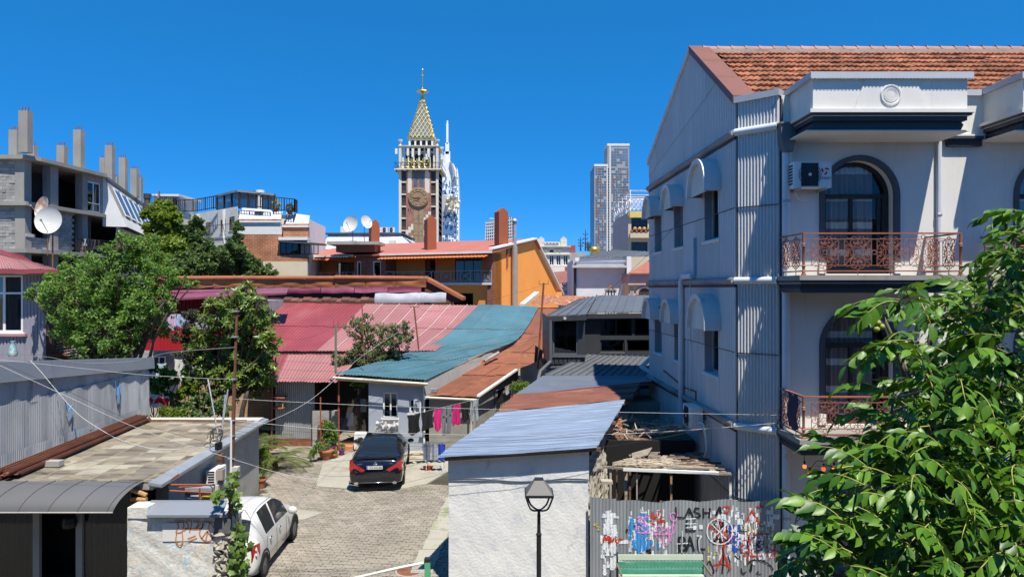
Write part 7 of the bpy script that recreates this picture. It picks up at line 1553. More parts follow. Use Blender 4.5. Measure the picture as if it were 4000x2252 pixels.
mb = MB(); mb.lathe(wc + V((-9,3,0)),[(9.5,0),(9.8,1.5),(9,2)],28,(-.3,-1,0)); mb.build('wheel_dish',M('dish_concrete',(.48,.47,.46),.7),wt)
for i in range(8):
    a = i * PI / 4 + .2; e1 = V((math.cos(a) * .85,-.2,math.sin(a))); mb = MB(); mb.tube([wc,wc + e1 * 7.5],[.9,.45],5); mb.build('wheel_spoke',m_gold,fw)
    mb = MB(); mb.ball(wc + e1 * 8.2,1.9,8,6); mb.build('wheel_cabin',M('cabin_pale',(.70,.60,.40),.3,metal=.3),fw,smooth=True)
mb = MB(); mb.ball(wc,1.6,8,6); mb.build('wheel_hub',m_gold,fw)

# ================================================================ distant high-rises
hr = thing('glass_high_rise','tall grey and brown glazed high-rise with a stepped top','skyscraper',(75,500,0)); HY = 500.
FHr = Fr((0,HY,0),(1,0,0),(0,-1,0)); m_hw = M('high_rise_white',(.62,.62,.62),.6); m_hb = M('high_rise_wall',(.30,.31,.33),.7,var=.2,scale=.05); m_hg = M('high_rise_glass',(.10,.15,.22),.2,var=.4,scale=.08); m_hbr = M('high_rise_brown',(.20,.10,.07),.6)
def hx(px): return XP(px,HY)
for (p,q,yt,dp) in ((2322,2373,650,16),(2373,2458,570,18)):
    mb = MB(); mb.box(hx(p),hx(q),HY,HY + dp,0,ZP(yt,HY)); mb.build('block',m_hb,hr)
    mb = MB(); mb.box(hx(p) - .2,hx(q) + .2,HY - .3,HY + dp,ZP(yt,HY),ZP(yt - 9,HY)); mb.build('roof_band',m_hw,hr)
mb = MB(); mb.hexa([(hx(2314),HY + 14,0),(hx(2322),HY,0),(hx(2373),HY + 16,0),(hx(2330),HY + 20,0),(hx(2314),HY + 14,ZP(663,HY)),(hx(2322),HY + .05,ZP(650,HY)),(hx(2373),HY + 16,ZP(650,HY)),(hx(2330),HY + 20,ZP(663,HY))]); mb.build('side_wing',m_hg,hr)
for p,q in ((2369,2374),(2380,2385)): mb = MB(); mb.box(hx(p),hx(q),HY - .5,HY,0,ZP(645 if p < 2375 else 565,HY)); mb.build('white_pier',m_hw,hr)
gl = MB(); glb = MB(); glw = MB()
nf = 36
for i in range(nf):
    z1 = ZP(656 + i * 10.2,HY); z0 = z1 - 1.35
    for p,q,st in ((2326,2368,8.4),(2388,2456,8.5)):
        x = p
        while x < q - 4:
            r_ = r5.random(); tgt = gl if r_ < .72 else (glb if r_ < .82 else None)
            if tgt is not None: tgt.fbox(FHr,hx(x),hx(x + st - (1.6 if r_ < .4 else .3)),z0,z1,.0,.12)
            x += st
    glw.fbox(FHr,hx(2375),hx(2379),z0,z1 - .2,.0,.1)
    for k in range(3): gl.hexa([V((hx(2314 + k * 2.6),HY + 14 - k * 4.5 - .1,z0)),V((hx(2316 + k * 2.6),HY + 11.5 - k * 4.5 - .1,z0)),V((hx(2316 + k * 2.6),HY + 11.6 - k * 4.5,z0)),V((hx(2314 + k * 2.6),HY + 14.1 - k * 4.5,z0)),V((hx(2314 + k * 2.6),HY + 14 - k * 4.5 - .1,z1)),V((hx(2316 + k * 2.6),HY + 11.5 - k * 4.5 - .1,z1)),V((hx(2316 + k * 2.6),HY + 11.6 - k * 4.5,z1)),V((hx(2314 + k * 2.6),HY + 14.1 - k * 4.5,z1))])
for i in range(7):
    z1 = ZP(580 + i * 10.2,HY); x = 2388
    while x < 2452:
        if r5.random() < .9: gl.fbox(FHr,hx(x),hx(x + 10),z1 - 1.4,z1,0,.12)
        x += 11
for x,y0,y1 in ((2332,690,760),(2345,720,800),(2352,840,930),(2338,880,960),(2396,700,790),(2408,690,730),(2424,660,700),(2436,690,750),(2450,740,800),(2330,800,850),(2414,820,900)): glb.fbox(FHr,hx(x),hx(x + 3),ZP(y1,HY),ZP(y0,HY),.1,.2)
gl.build('glazing',m_hg,hr)['kind'] = 'stuff'; glb.build('brown_panels',m_hbr,hr)['kind'] = 'stuff'; glw.build('stair_windows',m_blackp,hr)['kind'] = 'stuff'
lg_ = thing('leaning_glass_block','low leaning glass office block with diagonal frame behind the right chimney','building',(-18,450,0)); LY = 450.
FL2 = Fr((0,LY,0),(1,0,0),(0,-1,0)); lx_ = lambda p: XP(p,LY)
mb = MB(); mb.prism(FL2,[(lx_(1893),0),(lx_(2010),0),(lx_(2004),ZP(848,LY)),(lx_(1985),ZP(846,LY)),(lx_(1898),ZP(866,LY))],-15,0); mb.build('block',M('office_glass',(.16,.24,.32),.15,var=.3,scale=.15),lg_)
mb = MB()
for i in range(14): mb.tube([FL2.p(lx_(1896 + i * 8),ZP(945,LY),.2),FL2.p(lx_(1899 + i * 7.6),ZP(866 - i * 1.4,LY),.2)],.28,4)
for i in range(7): y = 872 + i * 12; mb.tube([FL2.p(lx_(1897),ZP(y,LY),.3),FL2.p(lx_(2006),ZP(y - 12,LY),.3)],.3,4)
mb.build('frame_lines',m_hw,lg_)['kind'] = 'stuff'
mb = MB(); mb.tube([FL2.p(lx_(1912),ZP(850,LY),-4),FL2.p(lx_(1945),ZP(852,LY),-4)],.4,4); mb.build('crane_arm',m_hw,lg_)

# ================================================================ buildings between tower and town house
yb = thing('yellow_edged_flats','cream flats with yellow roof edge and white pergola beside the high-rise','building',(18,92,0)); YY = 90.
F_y = Fr((0,YY,0),(1,0,0),(0,-1,0)); yx = lambda p: XP(p,YY); yz = lambda y: ZP(y,YY); m_yc = M('cream_flats',(.55,.46,.33),.85,var=.05); m_yp = M('pinkish_wall',(.46,.40,.38),.9,var=.07,col2=(.36,.31,.30),amt=.3)
hs2 = [(yx(2466),yx(2530),yz(908),yz(850)),(yx(2466),yx(2530),yz(985),yz(944))]
mb = MB(); wall_holes(mb,F_y,yx(2454),yx(2700),0,yz(826),hs2,.4); mb.build('front_wall',m_yc,yb)
lw = V((yx(2384),YY + 8,0)); mb = MB(); a = F_y.p(yx(2454),0,0); mb.quad(V((XP(2392,98),98,0)),a,a + V((0,0,yz(830))),V((XP(2394,98),98,ZP(862,98)))); mb.build('side_wall',m_yp,yb)
mb = MB(); mb.fbox(F_y,yx(2458),yx(2700),yz(850),yz(826),.0,.35); mb.build('yellow_edge',M('yellow_edge',(.62,.46,.13),.8),yb)
for h in hs2: window(yb,F_y,*h,d=-.2,mull=2,trans=.6,frame=M('maroon_frame',(.10,.045,.04),.6),sill=False)
mb = MB(); mb.fbox(F_y,yx(2458),yx(2700),yz(930),yz(912),0,.8); mb.build('balcony_slab',m_yc,yb)
for i in range(12):
    mb = MB(); c = F_y.p(yx(2466 + i * 6),yz(906 - (i % 3) * 6),.5); mb.ball(c,.25,6,5); mb.build('balcony_clutter',[m_rust,m_blackp,M('clutter_gold',(.5,.28,.08),.7)][i % 3],yb)
m_perg = M('pergola_white',(.74,.74,.75),.6)
for i,(p,y) in enumerate(((2400,790),(2416,778),(2430,770),(2446,762),(2462,745))):
    mb = MB(); a = P(p,y,97 - i * 1.7); mb.tube([V((a.x,a.y,yz(850))),a,a + V((5.5,0,-.1))],.12,4); mb.build('pergola_frame',m_perg,yb)
mb = MB(); mb.tube([P(2400,795,97),P(2462,745,89.5)],.12,4); mb.build('pergola_beam',m_perg,yb)
for i in range(9): mb = MB(); c = P(2404 + i * 7,852 - i * 5.5,97 - i * .9); mb.tube([c + V((.0,.3 * math.cos(t * PI / 4),.45 + .4 * math.sin(t * PI / 4))) for t in range(8)],.06,4,closed=True); mb.build('rail_ornament',m_perg,yb)
for i in range(6): mb = MB(); c = F_y.p(yx(2460 + i * 16),yz(822),.1); mb.tube([c + V((.42 * math.cos(t * PI / 5),0,.75 + .65 * math.sin(t * PI / 5))) for t in range(10)],.06,4,closed=True); mb.tube([c,c + V((0,0,1.5))],.05,4); mb.build('rail_ornament',m_perg,yb)
mb = MB(); mb.tube([F_y.p(yx(2456),yz(776),.1),F_y.p(yx(2600),yz(776),.1)],.07,4); mb.tube([P(2400,825,97),P(2456,776,90)],.07,4); mb.build('roof_rail',m_perg,yb)

ow = thing('ornate_white_building','ornate cream building with round medallions along its parapet','building',(8,112,0)); OY = 110.
F_o = Fr((0,OY,0),(1,0,0),(0,-1,0)); ox = lambda p: XP(p,OY); oz = lambda y: ZP(y,OY); m_oc = M('ornate_cream',(.62,.59,.52),.85,var=.05)
hs3 = [(ox(p),ox(p + 17),oz(1035),oz(997)) for p in (2146,2173,2201)] + [(ox(2146),ox(2164),oz(986),oz(973))]
mb = MB(); wall_holes(mb,F_o,ox(2100),ox(2225),0,oz(962),hs3,.3); mb.build('wall',m_oc,ow)
for h in hs3: window(ow,F_o,*h,d=-.15,mull=0 if h[3] > oz(980) else 1,sill=False,t=.08)
for y0,y1,d in ((964,960,.4),(995,990,.3),(1042,1037,.3)): mb = MB(); mb.fbox(F_o,ox(2098),ox(2230),oz(y0),oz(y1),0,d); mb.build('cornice',m_oc,ow)
mb = MB(); mb.fbox(F_o,ox(2118),ox(2190),oz(960),oz(944),-.3,0); par = mb.build('parapet',m_oc,ow)
for i in range(5): mb = MB(); mb.lathe(F_o.p(ox(2124 + i * 13),oz(952),0),[(.28,0),(.28,.08),(.18,.12),(.18,.02)],12,(0,-1,0)); mb.build('medallion',M('medallion',(.45,.42,.42),.8),par)
for p in (2102,2190): mb = MB(); mb.fbox(F_o,ox(p),ox(p + 24),oz(962),oz(940),-.6,.1); mb.build('parapet_block',m_oc,ow); mb = MB(); c = F_o.p(ox(p + 12),oz(940),-.2); mb.prism(Fr(c,(1,0,0),(0,-1,0)),[(-.55,0),(.55,0),(.45,.4),(.2,.5),(0,.75),(-.2,.5),(-.45,.4)],-.2,.2); mb.build('crest',m_oc,ow)
for p in (2125,2178):
    mb = MB(); c = F_o.p(ox(p),oz(980),.1); mb.tube([c + V((.4 * math.cos(t * PI / 8),0,.3 * math.sin(t * PI / 8))) for t in range(9)],.1,4); mb.build('scroll',m_oc,ow)
mb = MB(); mb.box(ox(2225),ox(2290),OY + 1,OY + 10,0,oz(985)); mb.build('side_block',M('side_grey',(.35,.35,.35),.9,var=.1),ow)
mb = MB(); mb.box(ox(2212),ox(2262),OY + 6,OY + 12,0,oz(948)); mb.build('red_attic',M('attic_red',(.30,.07,.07),.7),ow)
for i,p in enumerate((2268,2287,2296,2300)):
    mb = MB(); a = P(p,980,100); tp = P(p,(925,895,940,945)[i],100); mb.tube([a,tp],[.14,.04],5)
    for k in range(3): c = a.lerp(tp,.35 + .2 * k); mb.tube([c - V((.35 - .08 * k,0,0)),c + V((.35 - .08 * k,0,0))],.06,4); mb.ball(c + V((.3,0,.1)),.1,5,4); mb.ball(c + V((-.3,0,.1)),.1,5,4)
    top(mb,'roof_finial',M('finial_teal',(.04,.07,.09),.5),['dark finial, leftmost of the row of spikes beside the high-rise','tallest dark finial beside the high-rise','short dark finial next to the rightmost spike','dark finial, rightmost of the row of spikes beside the high-rise'][i],'finial','roof finials')
mb = MB(); c = P(2320,975,105); mb.ball(c,1.0,16,8,(1,1,.6)); top(mb,'gold_dome',m_gold,'small flat golden dome at the foot of the high-rise','dome',smooth=True)
# grey hip roof house
gh = thing('white_hip_house','white walled house with grey hipped metal roof left of the town house','house',(9,72,0)); GY = 70.
F_g = Fr((0,GY,0),(1,0,0),(0,-1,0)); gx = lambda p: XP(p,GY); gz_ = lambda y: ZP(y,GY); m_gw = M('cool_white_wall',(.60,.62,.68),.9,var=.05)
mb = MB(); mb.fbox(F_g,gx(2240),gx(2450),0,gz_(1015),-8,0); mb.build('wall',m_gw,gh); mb = MB(); mb.fbox(F_g,gx(2246),gx(2450),gz_(1020),gz_(1006),0,.15); mb.build('cornice',m_tw,gh)
mb = MB(); mb.fbox(F_g,gx(2232),gx(2445),gz_(1046),gz_(1036),0,.9); mb.build('canopy',M('canopy_grey',(.45,.45,.45),.7),gh)
for i in range(9): mb = MB(); mb.fbox(F_g,gx(2414 + i * 3),gx(2415.6 + i * 3),gz_(1050),gz_(1044),.3,.8); mb.build('bracket',M('bracket_cream',(.5,.45,.3),.8),gh)
for p in (2448,2246): mb = MB(); mb.tube([F_g.p(gx(p),0,.1),F_g.p(gx(p),gz_(1030),.1)],.14,6); mb.build('downpipe',m_dframe,gh)
A1,B1,C1_,D1 = F_g.p(gx(2262),gz_(1006),.3),F_g.p(gx(2600),gz_(1000),.3),P(2600,985,76),P(2402,976,76)
seam_roof(gh,A1,B1,C1_,D1,12,m_anthr)
mb = MB(); mb.fbox(F_g,gx(2445),gx(2462),0,gz_(1002),-3,.6); mb.build('pier',m_tw,gh)
mb = MB(); mb.prism(F_g,[(gx(2418),gz_(1160)),(gx(2448),gz_(1160)),(gx(2446),gz_(1110)),(gx(2436),gz_(1100)),(gx(2428),gz_(1108)),(gx(2418),gz_(1150))],.2,1); mb.build('white_gable',m_tw,gh)
ch = thing('tile_chimney','small cream chimney with terracotta cap beyond the dark house','chimney',P(2388,1160,60)); c = P(2388,1160,60)
for dx in (-.38,-.13,.13,.38): mb = MB(); mb.box(c.x + dx - .07,c.x + dx + .07,60,60.7,c.z - 2,c.z + .62); mb.build('chimney_pillar',m_oc,ch)
mb = MB(); mb.box(c.x - .36,c.x + .36,60.1,60.6,c.z - 2,c.z + .55); mb.build('core',m_dk,ch); mb = MB(); mb.box(c.x - .5,c.x + .5,59.9,60.8,c.z + .62,c.z + .70); mb.build('slab',m_conc,ch)
mb = MB(); mb.prism(Fr((c.x,60.3,0),(1,0,0),(0,-1,0)),[(-.32,c.z + .70),(.0,c.z + 1.05),(.32,c.z + .70),(.2,c.z + .70),(0,c.z + .9),(-.2,c.z + .70)],-.4,.4); mb.build('cap',m_terra,ch)
pkb = thing('pink_arched_house','pink and cream house with red tin roof at the town house corner','house',(13,66,0)); F_p = Fr((0,66,0),(1,0,0),(0,-1,0)); px_ = lambda p: XP(p,66); pz_ = lambda y: ZP(y,66)
mb = MB(); mb.fbox(F_p,px_(2456),px_(2700),0,pz_(1106),-6,0); mb.build('wall',m_cream,pkb); mb = MB(); mb.fbox(F_p,px_(2456),px_(2700),pz_(1106),pz_(1068),-6,.15); mb.build('frieze',M('mauve',(.36,.26,.30),.9,var=.12),pkb)
mb = MB(); mb.fbox(F_p,px_(2452),px_(2700),pz_(1112),pz_(1106),0,.35); mb.build('cornice',M('pink_stone',(.52,.38,.34),.9),pkb)
mb = MB(); mb.slab([F_p.p(px_(2452),pz_(1066),.6),F_p.p(px_(2700),pz_(1066),.6),P(2700,1000,72),P(2560,1000,72)],.1); mb.build('roof',M('tin_red_far',(.33,.12,.08),.7,var=.2),pkb)
mb = MB(); c = F_p.p(px_(2518),pz_(1150),.05); mb.tube([c + V((.75 * math.cos(t * PI / 10),0,.75 * math.sin(t * PI / 10))) for t in range(11)],.14,5); mb.build('arch',_mats['pink_stone'],pkb); mb = MB(); mb.poly([c + V((.65 * math.cos(t * PI / 10),-.02,.65 * math.sin(t * PI / 10))) for t in range(11)]); mb.build('arch_pane',m_dk,pkb)
for k in range(3): mb = MB(); mb.fbox(F_p,px_(2462 + k * 5),px_(2465 + k * 5),pz_(1160),pz_(1122),0,.1); mb.build('pilaster',_mats['pink_stone'],pkb)
# white perforated wall and brown roof between orange house and white house
pw_ = thing('perforated_white_wall','white wall with round holes below a brown roof right of the orange house','wall',(7,78,0)); F_w = Fr((0,78,0),(1,0,0),(0,-1,0))
mb = MB(); mb.prism(F_w,[(XP(2165,78),0),(XP(2238,78),0),(XP(2238,78),ZP(1092,78)),(XP(2215,78),ZP(1104,78)),(XP(2180,78),ZP(1125,78)),(XP(2165,78),ZP(1150,78))],-.3,0); mb.build('panel',m_tw,pw_)
for p,y in ((2188,1140),(2196,1128),(2206,1116),(2216,1108),(2226,1106),(2210,1140)): mb = MB(); mb.lathe(F_w.p(XP(p,78),ZP(y,78),0),[(.16,0),(.16,.02)],10,(0,-1,0)); mb.build('hole',m_hb,pw_)
mb = MB(); mb.slab([P(2150,1112,84),P(2240,1095,84),P(2238,1055,95),P(2158,1062,95)],.1); mb.build('brown_roof',M('brown_tin_far',(.25,.10,.075),.7,var=.2),pw_)
mb = MB(); mb.fbox(Fr((0,95,0),(1,0,0),(0,-1,0)),XP(2150,95),XP(2206,95),ZP(1062,95),ZP(1042,95),-3,0); mb.build('white_box',m_tw,pw_)
mb = MB(); mb.fbox(Fr((0,98,0),(1,0,0),(0,-1,0)),XP(2200,98),XP(2236,98),0,ZP(1042,98),-3,0); mb.build('red_wall',M('red_wall_far',(.33,.09,.07),.8),pw_)
# far dark hill / town skyline strip so the horizon is closed
hz_ = MB(); xs_ = [-2200 + i * 60 for i in range(75)]
for a,b in zip(xs_,xs_[1:]):
    za,zb2 = 6 + 3 * math.sin(a * .01) + 2 * math.sin(a * .037),6 + 3 * math.sin(b * .01) + 2 * math.sin(b * .037); hz_.hexa([(a,1500,-1),(b,1500,-1),(b,1700,-1),(a,1700,-1),(a,1500,za),(b,1500,zb2),(b,1700,zb2 + 1),(a,1700,za + 1)])
structure(hz_,'hills',M('far_green',(.06,.085,.06),.95,var=.2,scale=.02))
# ================================================================ vegetation
r6 = random.Random(21)
def rv(): 
    while True:
        v = V((r6.uniform(-1,1),r6.uniform(-1,1),r6.uniform(-1,1)))
        if .01 < v.length < 1: return v.normalized()
def leaf(mb,p,d,ln,wd,n=None):      # folded diamond leaf along d
    d = d.normalized(); s_ = d.cross(n if n else V((0,0,1)))
    if s_.length < .05: s_ = d.orthogonal()
    s_.normalize(); up = s_.cross(d); m = p + d * ln * .45; t = p + d * ln - up * ln * .08
    mb.poly([p,m + s_ * wd + up * wd * .25,t]); mb.poly([p,t,m - s_ * wd + up * wd * .25])
def clump(mb,c,r,n,ln,wd,sq=(1,1,.8),upb=.35):
    for _ in range(n):
        d = rv(); q = c + V((d.x * sq[0],d.y * sq[1],d.z * sq[2])) * r * (r6.random() ** .45); dd = (rv() + d * .7 + V((0,0,upb - .5))); leaf(mb,q,dd,ln * r6.uniform(.7,1.3),wd * r6.uniform(.7,1.3),rv() + V((0,0,1.2)))
m_bark = M('bark',(.10,.075,.055),.95,var=.3,scale=6,bump=.6); m_barkp = M('pale_bark',(.25,.22,.18),.95,var=.25,scale=5)
def limb(mb,a,b,r0,r1,wob=.15,n=6):
    pts = [a.lerp(b,i / n) + (V((r6.gauss(0,1),r6.gauss(0,1),r6.gauss(0,.5))) * wob * (b - a).length * .12 if 0 < i < n else V((0,0,0))) for i in range(n + 1)]
    mb.tube(pts,[r0 + (r1 - r0) * i / n for i in range(n + 1)],6); return pts
def tree(name,label,cat,base,blobs,Y,dY,mat,nleaf,ln,wd,sub=9,fork=None,trunk_r=.16,bark=None,group=None,upb=.35):
    """blobs: (px,py,r px) circles of the crown in the photograph, spread in depth by dY"""
    t = thing(name,label,cat,base,group); tr = MB(); cr = MB(); base = V(base); cs = []
    for (px,py,rp) in blobs:
        y = Y + r6.uniform(-dY,dY); c = P(px,py,y); cs.append((c,rp / FPX * y))
    fork = V(fork) if fork else base.lerp(sum((c for c,_ in cs),V((0,0,0))) / len(cs),.45)
    limb(tr,base,fork,trunk_r,trunk_r * .7,.2)
    tot = sum(r ** 2 for _,r in cs)
    for c,r in cs:
        limb(tr,fork,c,trunk_r * .45,.02,.3)
        k = max(4,int(nleaf * r * r / tot / sub / 4.2)); per = max(10,int(nleaf * r * r / tot / k))
        for _ in range(k):
            d = rv(); cc = c + V((d.x,d.y,d.z * .9)) * r * (.3 + .92 * r6.random() ** .6); limb(tr,c.lerp(cc,.2),cc,.02,.006,.2,3); clump(cr,cc,r * r6.uniform(.13,.28),per,ln,wd,upb=upb)
    tr.build('trunk',bark or m_bark,t,smooth='all'); cr.build('crown',mat,t); return t
lf_dark = leafmat('leaf_mid',(.08,.175,.03),(.20,.335,.06),.42); lf_ivy = leafmat('leaf_ivy',(.07,.125,.035),(.16,.24,.075),.35); lf_bright = leafmat('leaf_bright',(.13,.21,.02),(.22,.30,.04),.4); lf_mag = leafmat('leaf_magnolia',(.055,.11,.022),(.19,.27,.035),.28,.35,.5); lf_aca = leafmat('leaf_acacia',(.10,.16,.055),(.17,.23,.085),.35); lf_olive = leafmat('leaf_olive',(.045,.08,.03),(.10,.10,.05),.25)
tree('plum_tree','broad leafy tree between the unfinished flats and the red walled house','tree',(XP(455,25.3),25.3,0),
     [(470,955,62),(560,985,75),(520,1050,90),(300,1085,85),(400,1090,105),(190,1120,55),(135,1150,32),(165,1130,38),(115,1150,18),(215,1100,40),(240,1170,80),(620,1080,75),(690,1110,38),(340,1190,100),(460,1180,110),(570,1180,95),(310,1290,85),(410,1300,105),(520,1290,95),(600,1260,60),(350,1370,70),(450,1390,75),(640,1180,45),(270,1240,60),(720,1090,22),(760,1105,16)],25.3,1.0,lf_dark,30000,.115,.04,fork=(XP(450,25.3),25.3,3.0),trunk_r=.18)
tree('ivy_column','tall bright green ivy column beside the unfinished flats','ivy',(XP(640,54),54,0),
     [(635,830,45),(610,850,40),(660,860,45),(625,900,52),(665,920,50),(640,960,62),(600,990,60),(680,990,65),(650,1040,75),(690,1060,70)],54,.8,lf_bright,30000,.26,.12,sub=14,fork=(XP(640,54),54,8),trunk_r=.25)
tree('ivy_spire','slender ivy clad stem left of the white terrace house','ivy',(XP(755,55),55,0),[(765,860,22),(755,890,30),(745,925,40),(735,965,48),(760,990,50)],55,.5,lf_ivy,9000,.25,.11,sub=14,fork=(XP(755,55),55,8))
tree('ivy_spire','thin ivy shoot climbing the corner of the white terrace house','ivy',(XP(935,57),57,0),[(930,875,12),(932,895,14),(928,920,17),(925,945,19),(920,970,24),(935,985,26)],57,.3,lf_ivy,4000,.25,.11,sub=14,fork=(XP(930,57),57,8),trunk_r=.08)
tree('ivy_mass','low rounded ivy mass above the brown fascia building','ivy',(XP(900,53),53,0),[(760,1010,52),(840,990,48),(900,985,45),(800,1045,55),(870,1035,60),(940,1020,45),(960,1050,45),(1010,1050,36),(720,1050,55),(1045,1068,24),(830,1060,50),(900,1065,50),(980,1070,40)],53,1.0,lf_ivy,30000,.25,.11,sub=14,trunk_r=.2)
tree('reddish_shrub_tree','thin dark tree with reddish shoots left of the magnolia','tree',(XP(770,29.5),29.5,0),[(735,1220,30),(760,1260,45),(720,1310,45),(780,1330,55),(740,1380,50),(790,1400,50),(740,1440,40),(780,1470,40)],29.5,.5,lf_olive,7000,.11,.035,fork=(XP(765,29.5),29.5,2.6),trunk_r=.09)
tree('roof_acacia','wispy acacia growing up between the pink and teal tin roofs','tree',(XP(1440,31),31.2,0),[(1390,1275,38),(1440,1270,45),(1500,1290,45),(1560,1300,42),(1590,1290,26),(1420,1330,50),(1490,1345,55),(1560,1350,45),(1400,1385,45),(1460,1400,45),(1340,1400,30),(1310,1390,20),(1525,1395,35),(1420,1240,16),(1385,1255,16),(1585,1260,14),(1610,1310,18),(1350,1420,40),(1410,1430,30)],31.2,.5,lf_aca,9000,.10,.028,fork=(XP(1440,31.2),31.2,3.3),trunk_r=.08)
tree('porch_bush','small green bush showing under the teal eave above the porch','shrub',(XP(1400,29.2),29.2,0),[(1395,1492,16),(1420,1490,14)],29.2,.2,lf_dark,900,.1,.035,trunk_r=.04)
# magnolia: rosettes of long leaves
def magnolia():
    Y = 27.5; t = thing('magnolia_tree','glossy broadleaf magnolia standing behind the rusty pole','tree',(XP(880,Y),Y,0)); tr = MB(); cr = MB()
    base = V((XP(880,Y),Y,0)); fk = V((XP(880,Y),Y,2.4)); limb(tr,base,fk,.17,.14,.1); limb(tr,base + V((.3,.2,0)),fk + V((.9,0,.3)),.12,.1,.1)
    bl = [(960,1150,45),(905,1180,50),(990,1190,48),(850,1225,60),(940,1240,75),(1030,1250,55),(810,1290,55),(890,1310,75),(980,1310,75),(1050,1330,45),(780,1350,40),(850,1380,70),(950,1390,80),(1030,1400,60),(820,1440,60),(900,1450,70),(1000,1460,65),(1055,1470,35),(860,1510,45),(960,1520,50),(1030,1520,30),(970,1130,18),(925,1150,20),(880,1200,25)]
    for px,py,rp in bl:
        c = P(px,py,Y + r6.uniform(-.9,.9)); r = rp / FPX * Y; limb(tr,fk,c,.07,.02,.25)
        for _ in range(max(3,int(rp * rp / 85))):
            d = rv(); e = c + V((d.x,d.y,d.z)) * r * (.45 + .55 * r6.random() ** .5); ax = (d + V((0,-.15,.75))).normalized(); limb(tr,c,e,.018,.008,.1,2); k = r6.randint(7,11); a0 = r6.random() * 6.28; s1 = ax.orthogonal().normalized(); s2 = ax.cross(s1)
            for i in range(k):
                a = a0 + 2 * PI * i / k * 1.0; dd = (s1 * math.cos(a) + s2 * math.sin(a)) * r6.uniform(.6,1) + ax * r6.uniform(.0,.7); leaf(cr,e,dd,r6.uniform(.18,.29),.043,ax)
    tr.build('trunk',m_bark,t,smooth='all'); cr.build('crown',lf_mag,t)
magnolia()
# yard shrubs, palms
tree('rose_shrub','leafy rose shrub at the back of the flat roofed shed','shrub',(XP(780,25),25,0),[(800,1560,35),(760,1590,40),(830,1590,45),(720,1600,35),(790,1620,45),(860,1610,35),(690,1620,25)],25,.4,lf_ivy,3800,.1,.04,trunk_r=.04)
tree('yard_shrub','bright green shrub beside the laundry left of the magnolia','shrub',(XP(735,27),27,0),[(735,1520,30),(715,1530,22)],27,.3,lf_bright,1400,.11,.05,trunk_r=.03)
tree('yard_shrub','dark flowering shrub right behind the grey clad building corner','shrub',(XP(600,27),27,0),[(580,1440,30),(600,1490,40),(570,1520,36),(640,1450,30),(660,1500,40),(560,1580,30),(620,1560,35),(700,1470,30),(690,1560,36)],27,.5,lf_dark,4200,.11,.045,trunk_r=.04)
tree('yard_shrub','small fern like plant behind the back edge of the patchwork roof','shrub',(XP(690,24),24,0),[(660,1615,22),(700,1610,26),(640,1605,18)],24,.3,lf_bright,1000,.16,.022,trunk_r=.02)
def palm(name,label,base,h,n,ln,seed):
    rr = random.Random(seed); t = thing(name,label,'palm',base); base = V(base); mb = MB(); mb.tube([base,base + V((0,0,h))],[.12,.09],8); mb.build('trunk',m_bark,t)
    c = base + V((0,0,h))
    for i in range(n):
        a = i * 2.4 + rr.random(); el = rr.uniform(.2,1.1); fr_ = MB(); pts = []
        for k in range(9): s_ = k / 8; pts.append(c + V((math.cos(a) * ln * s_ * math.cos(el * (1 - s_ * .9)),math.sin(a) * ln * s_ * math.cos(el * (1 - s_ * .9)),ln * s_ * math.sin(el) - ln * .55 * s_ * s_)))
        fr_.tube(pts,[.014] * 8 + [.004],4)
        for k in range(1,9):
            for m_ in range(4):
                q = pts[k - 1].lerp(pts[k],m_ / 4); d = (pts[k] - pts[k - 1]).normalized(); sd = d.cross(V((0,0,1))).normalized()
                for s_ in (-1,1): leaf(fr_,q,d * .6 + sd * s_ - V((0,0,.25)),ln * .26 * (1 - .5 * abs(k / 8 - .4)),.013)
        fr_.build('frond',leafmat('palm_leaf',(.10,.14,.04),(.19,.21,.06),.3) if 'palm_leaf' not in bpy.data.materials else bpy.data.materials['palm_leaf'],t)
palm('palm_tree','small feathery palm right behind the rusty pole',(XP(955,25.5),25.5,0),.55,11,1.5,3)
palm('palm_tree','low spreading palm in front of the corrugated porch wall',(XP(1075,25.2),25.2,0),.35,12,1.35,5)
palm('palm_tree','yellowish young palm beside the rust red porch post',(XP(1040,27.3),27.3,0),.5,9,1.0,8)
# potted plants
def pot_plant(name,label,p,pr,ph,blobs,mat,m_pot,n,ln,wd):
    t = thing(name,label,'potted plant',p); p = V(p); mb = MB(); mb.lathe(p,[(pr * .7,0),(pr,ph * .85),(pr * 1.12,ph * .86),(pr * 1.12,ph)],12); mb.build('pot',m_pot,t,smooth=True); f = MB()
    for (dx,dz,r) in blobs: clump(f,p + V((dx,0,ph + dz)),r,n,ln,wd,upb=.9)
    f.build('foliage',mat,t); return t
m_pot = M('terracotta_pot',(.40,.15,.07),.8,var=.1); m_ppot = M('purple_pot',(.22,.05,.22),.6)
pot_plant('potted_plant','tall rosemary bush in a terracotta pot beside the flat roofed shed',PZ(1016,1905,.04),.2,.32,[(0,.25,.3),(.05,.55,.28),(-.1,.7,.22),(.1,.85,.15)],lf_bright,m_pot,330,.12,.014)
pot_plant('potted_plant','broad terracotta pot, frontmost of the pots by the porch post',PZ(1273,1788,.06),.28,.32,[(0,.12,.2)],lf_aca,m_pot,160,.1,.02)
pot_plant('potted_plant','leafy plant in a purple pot by the porch post',PZ(1290,1768,.06),.22,.3,[(0,.2,.28),(.05,.5,.25),(-.05,.75,.2)],lf_dark,m_ppot,200,.14,.05)
pot_plant('potted_plant','orange flowering plant behind the pots at the porch post',PZ(1262,1745,.06),.16,.25,[(0,.3,.2),(.05,.7,.2)],leafmat('flower_leaf',(.10,.17,.03),(.45,.14,.05),.3),m_pot,160,.12,.03)
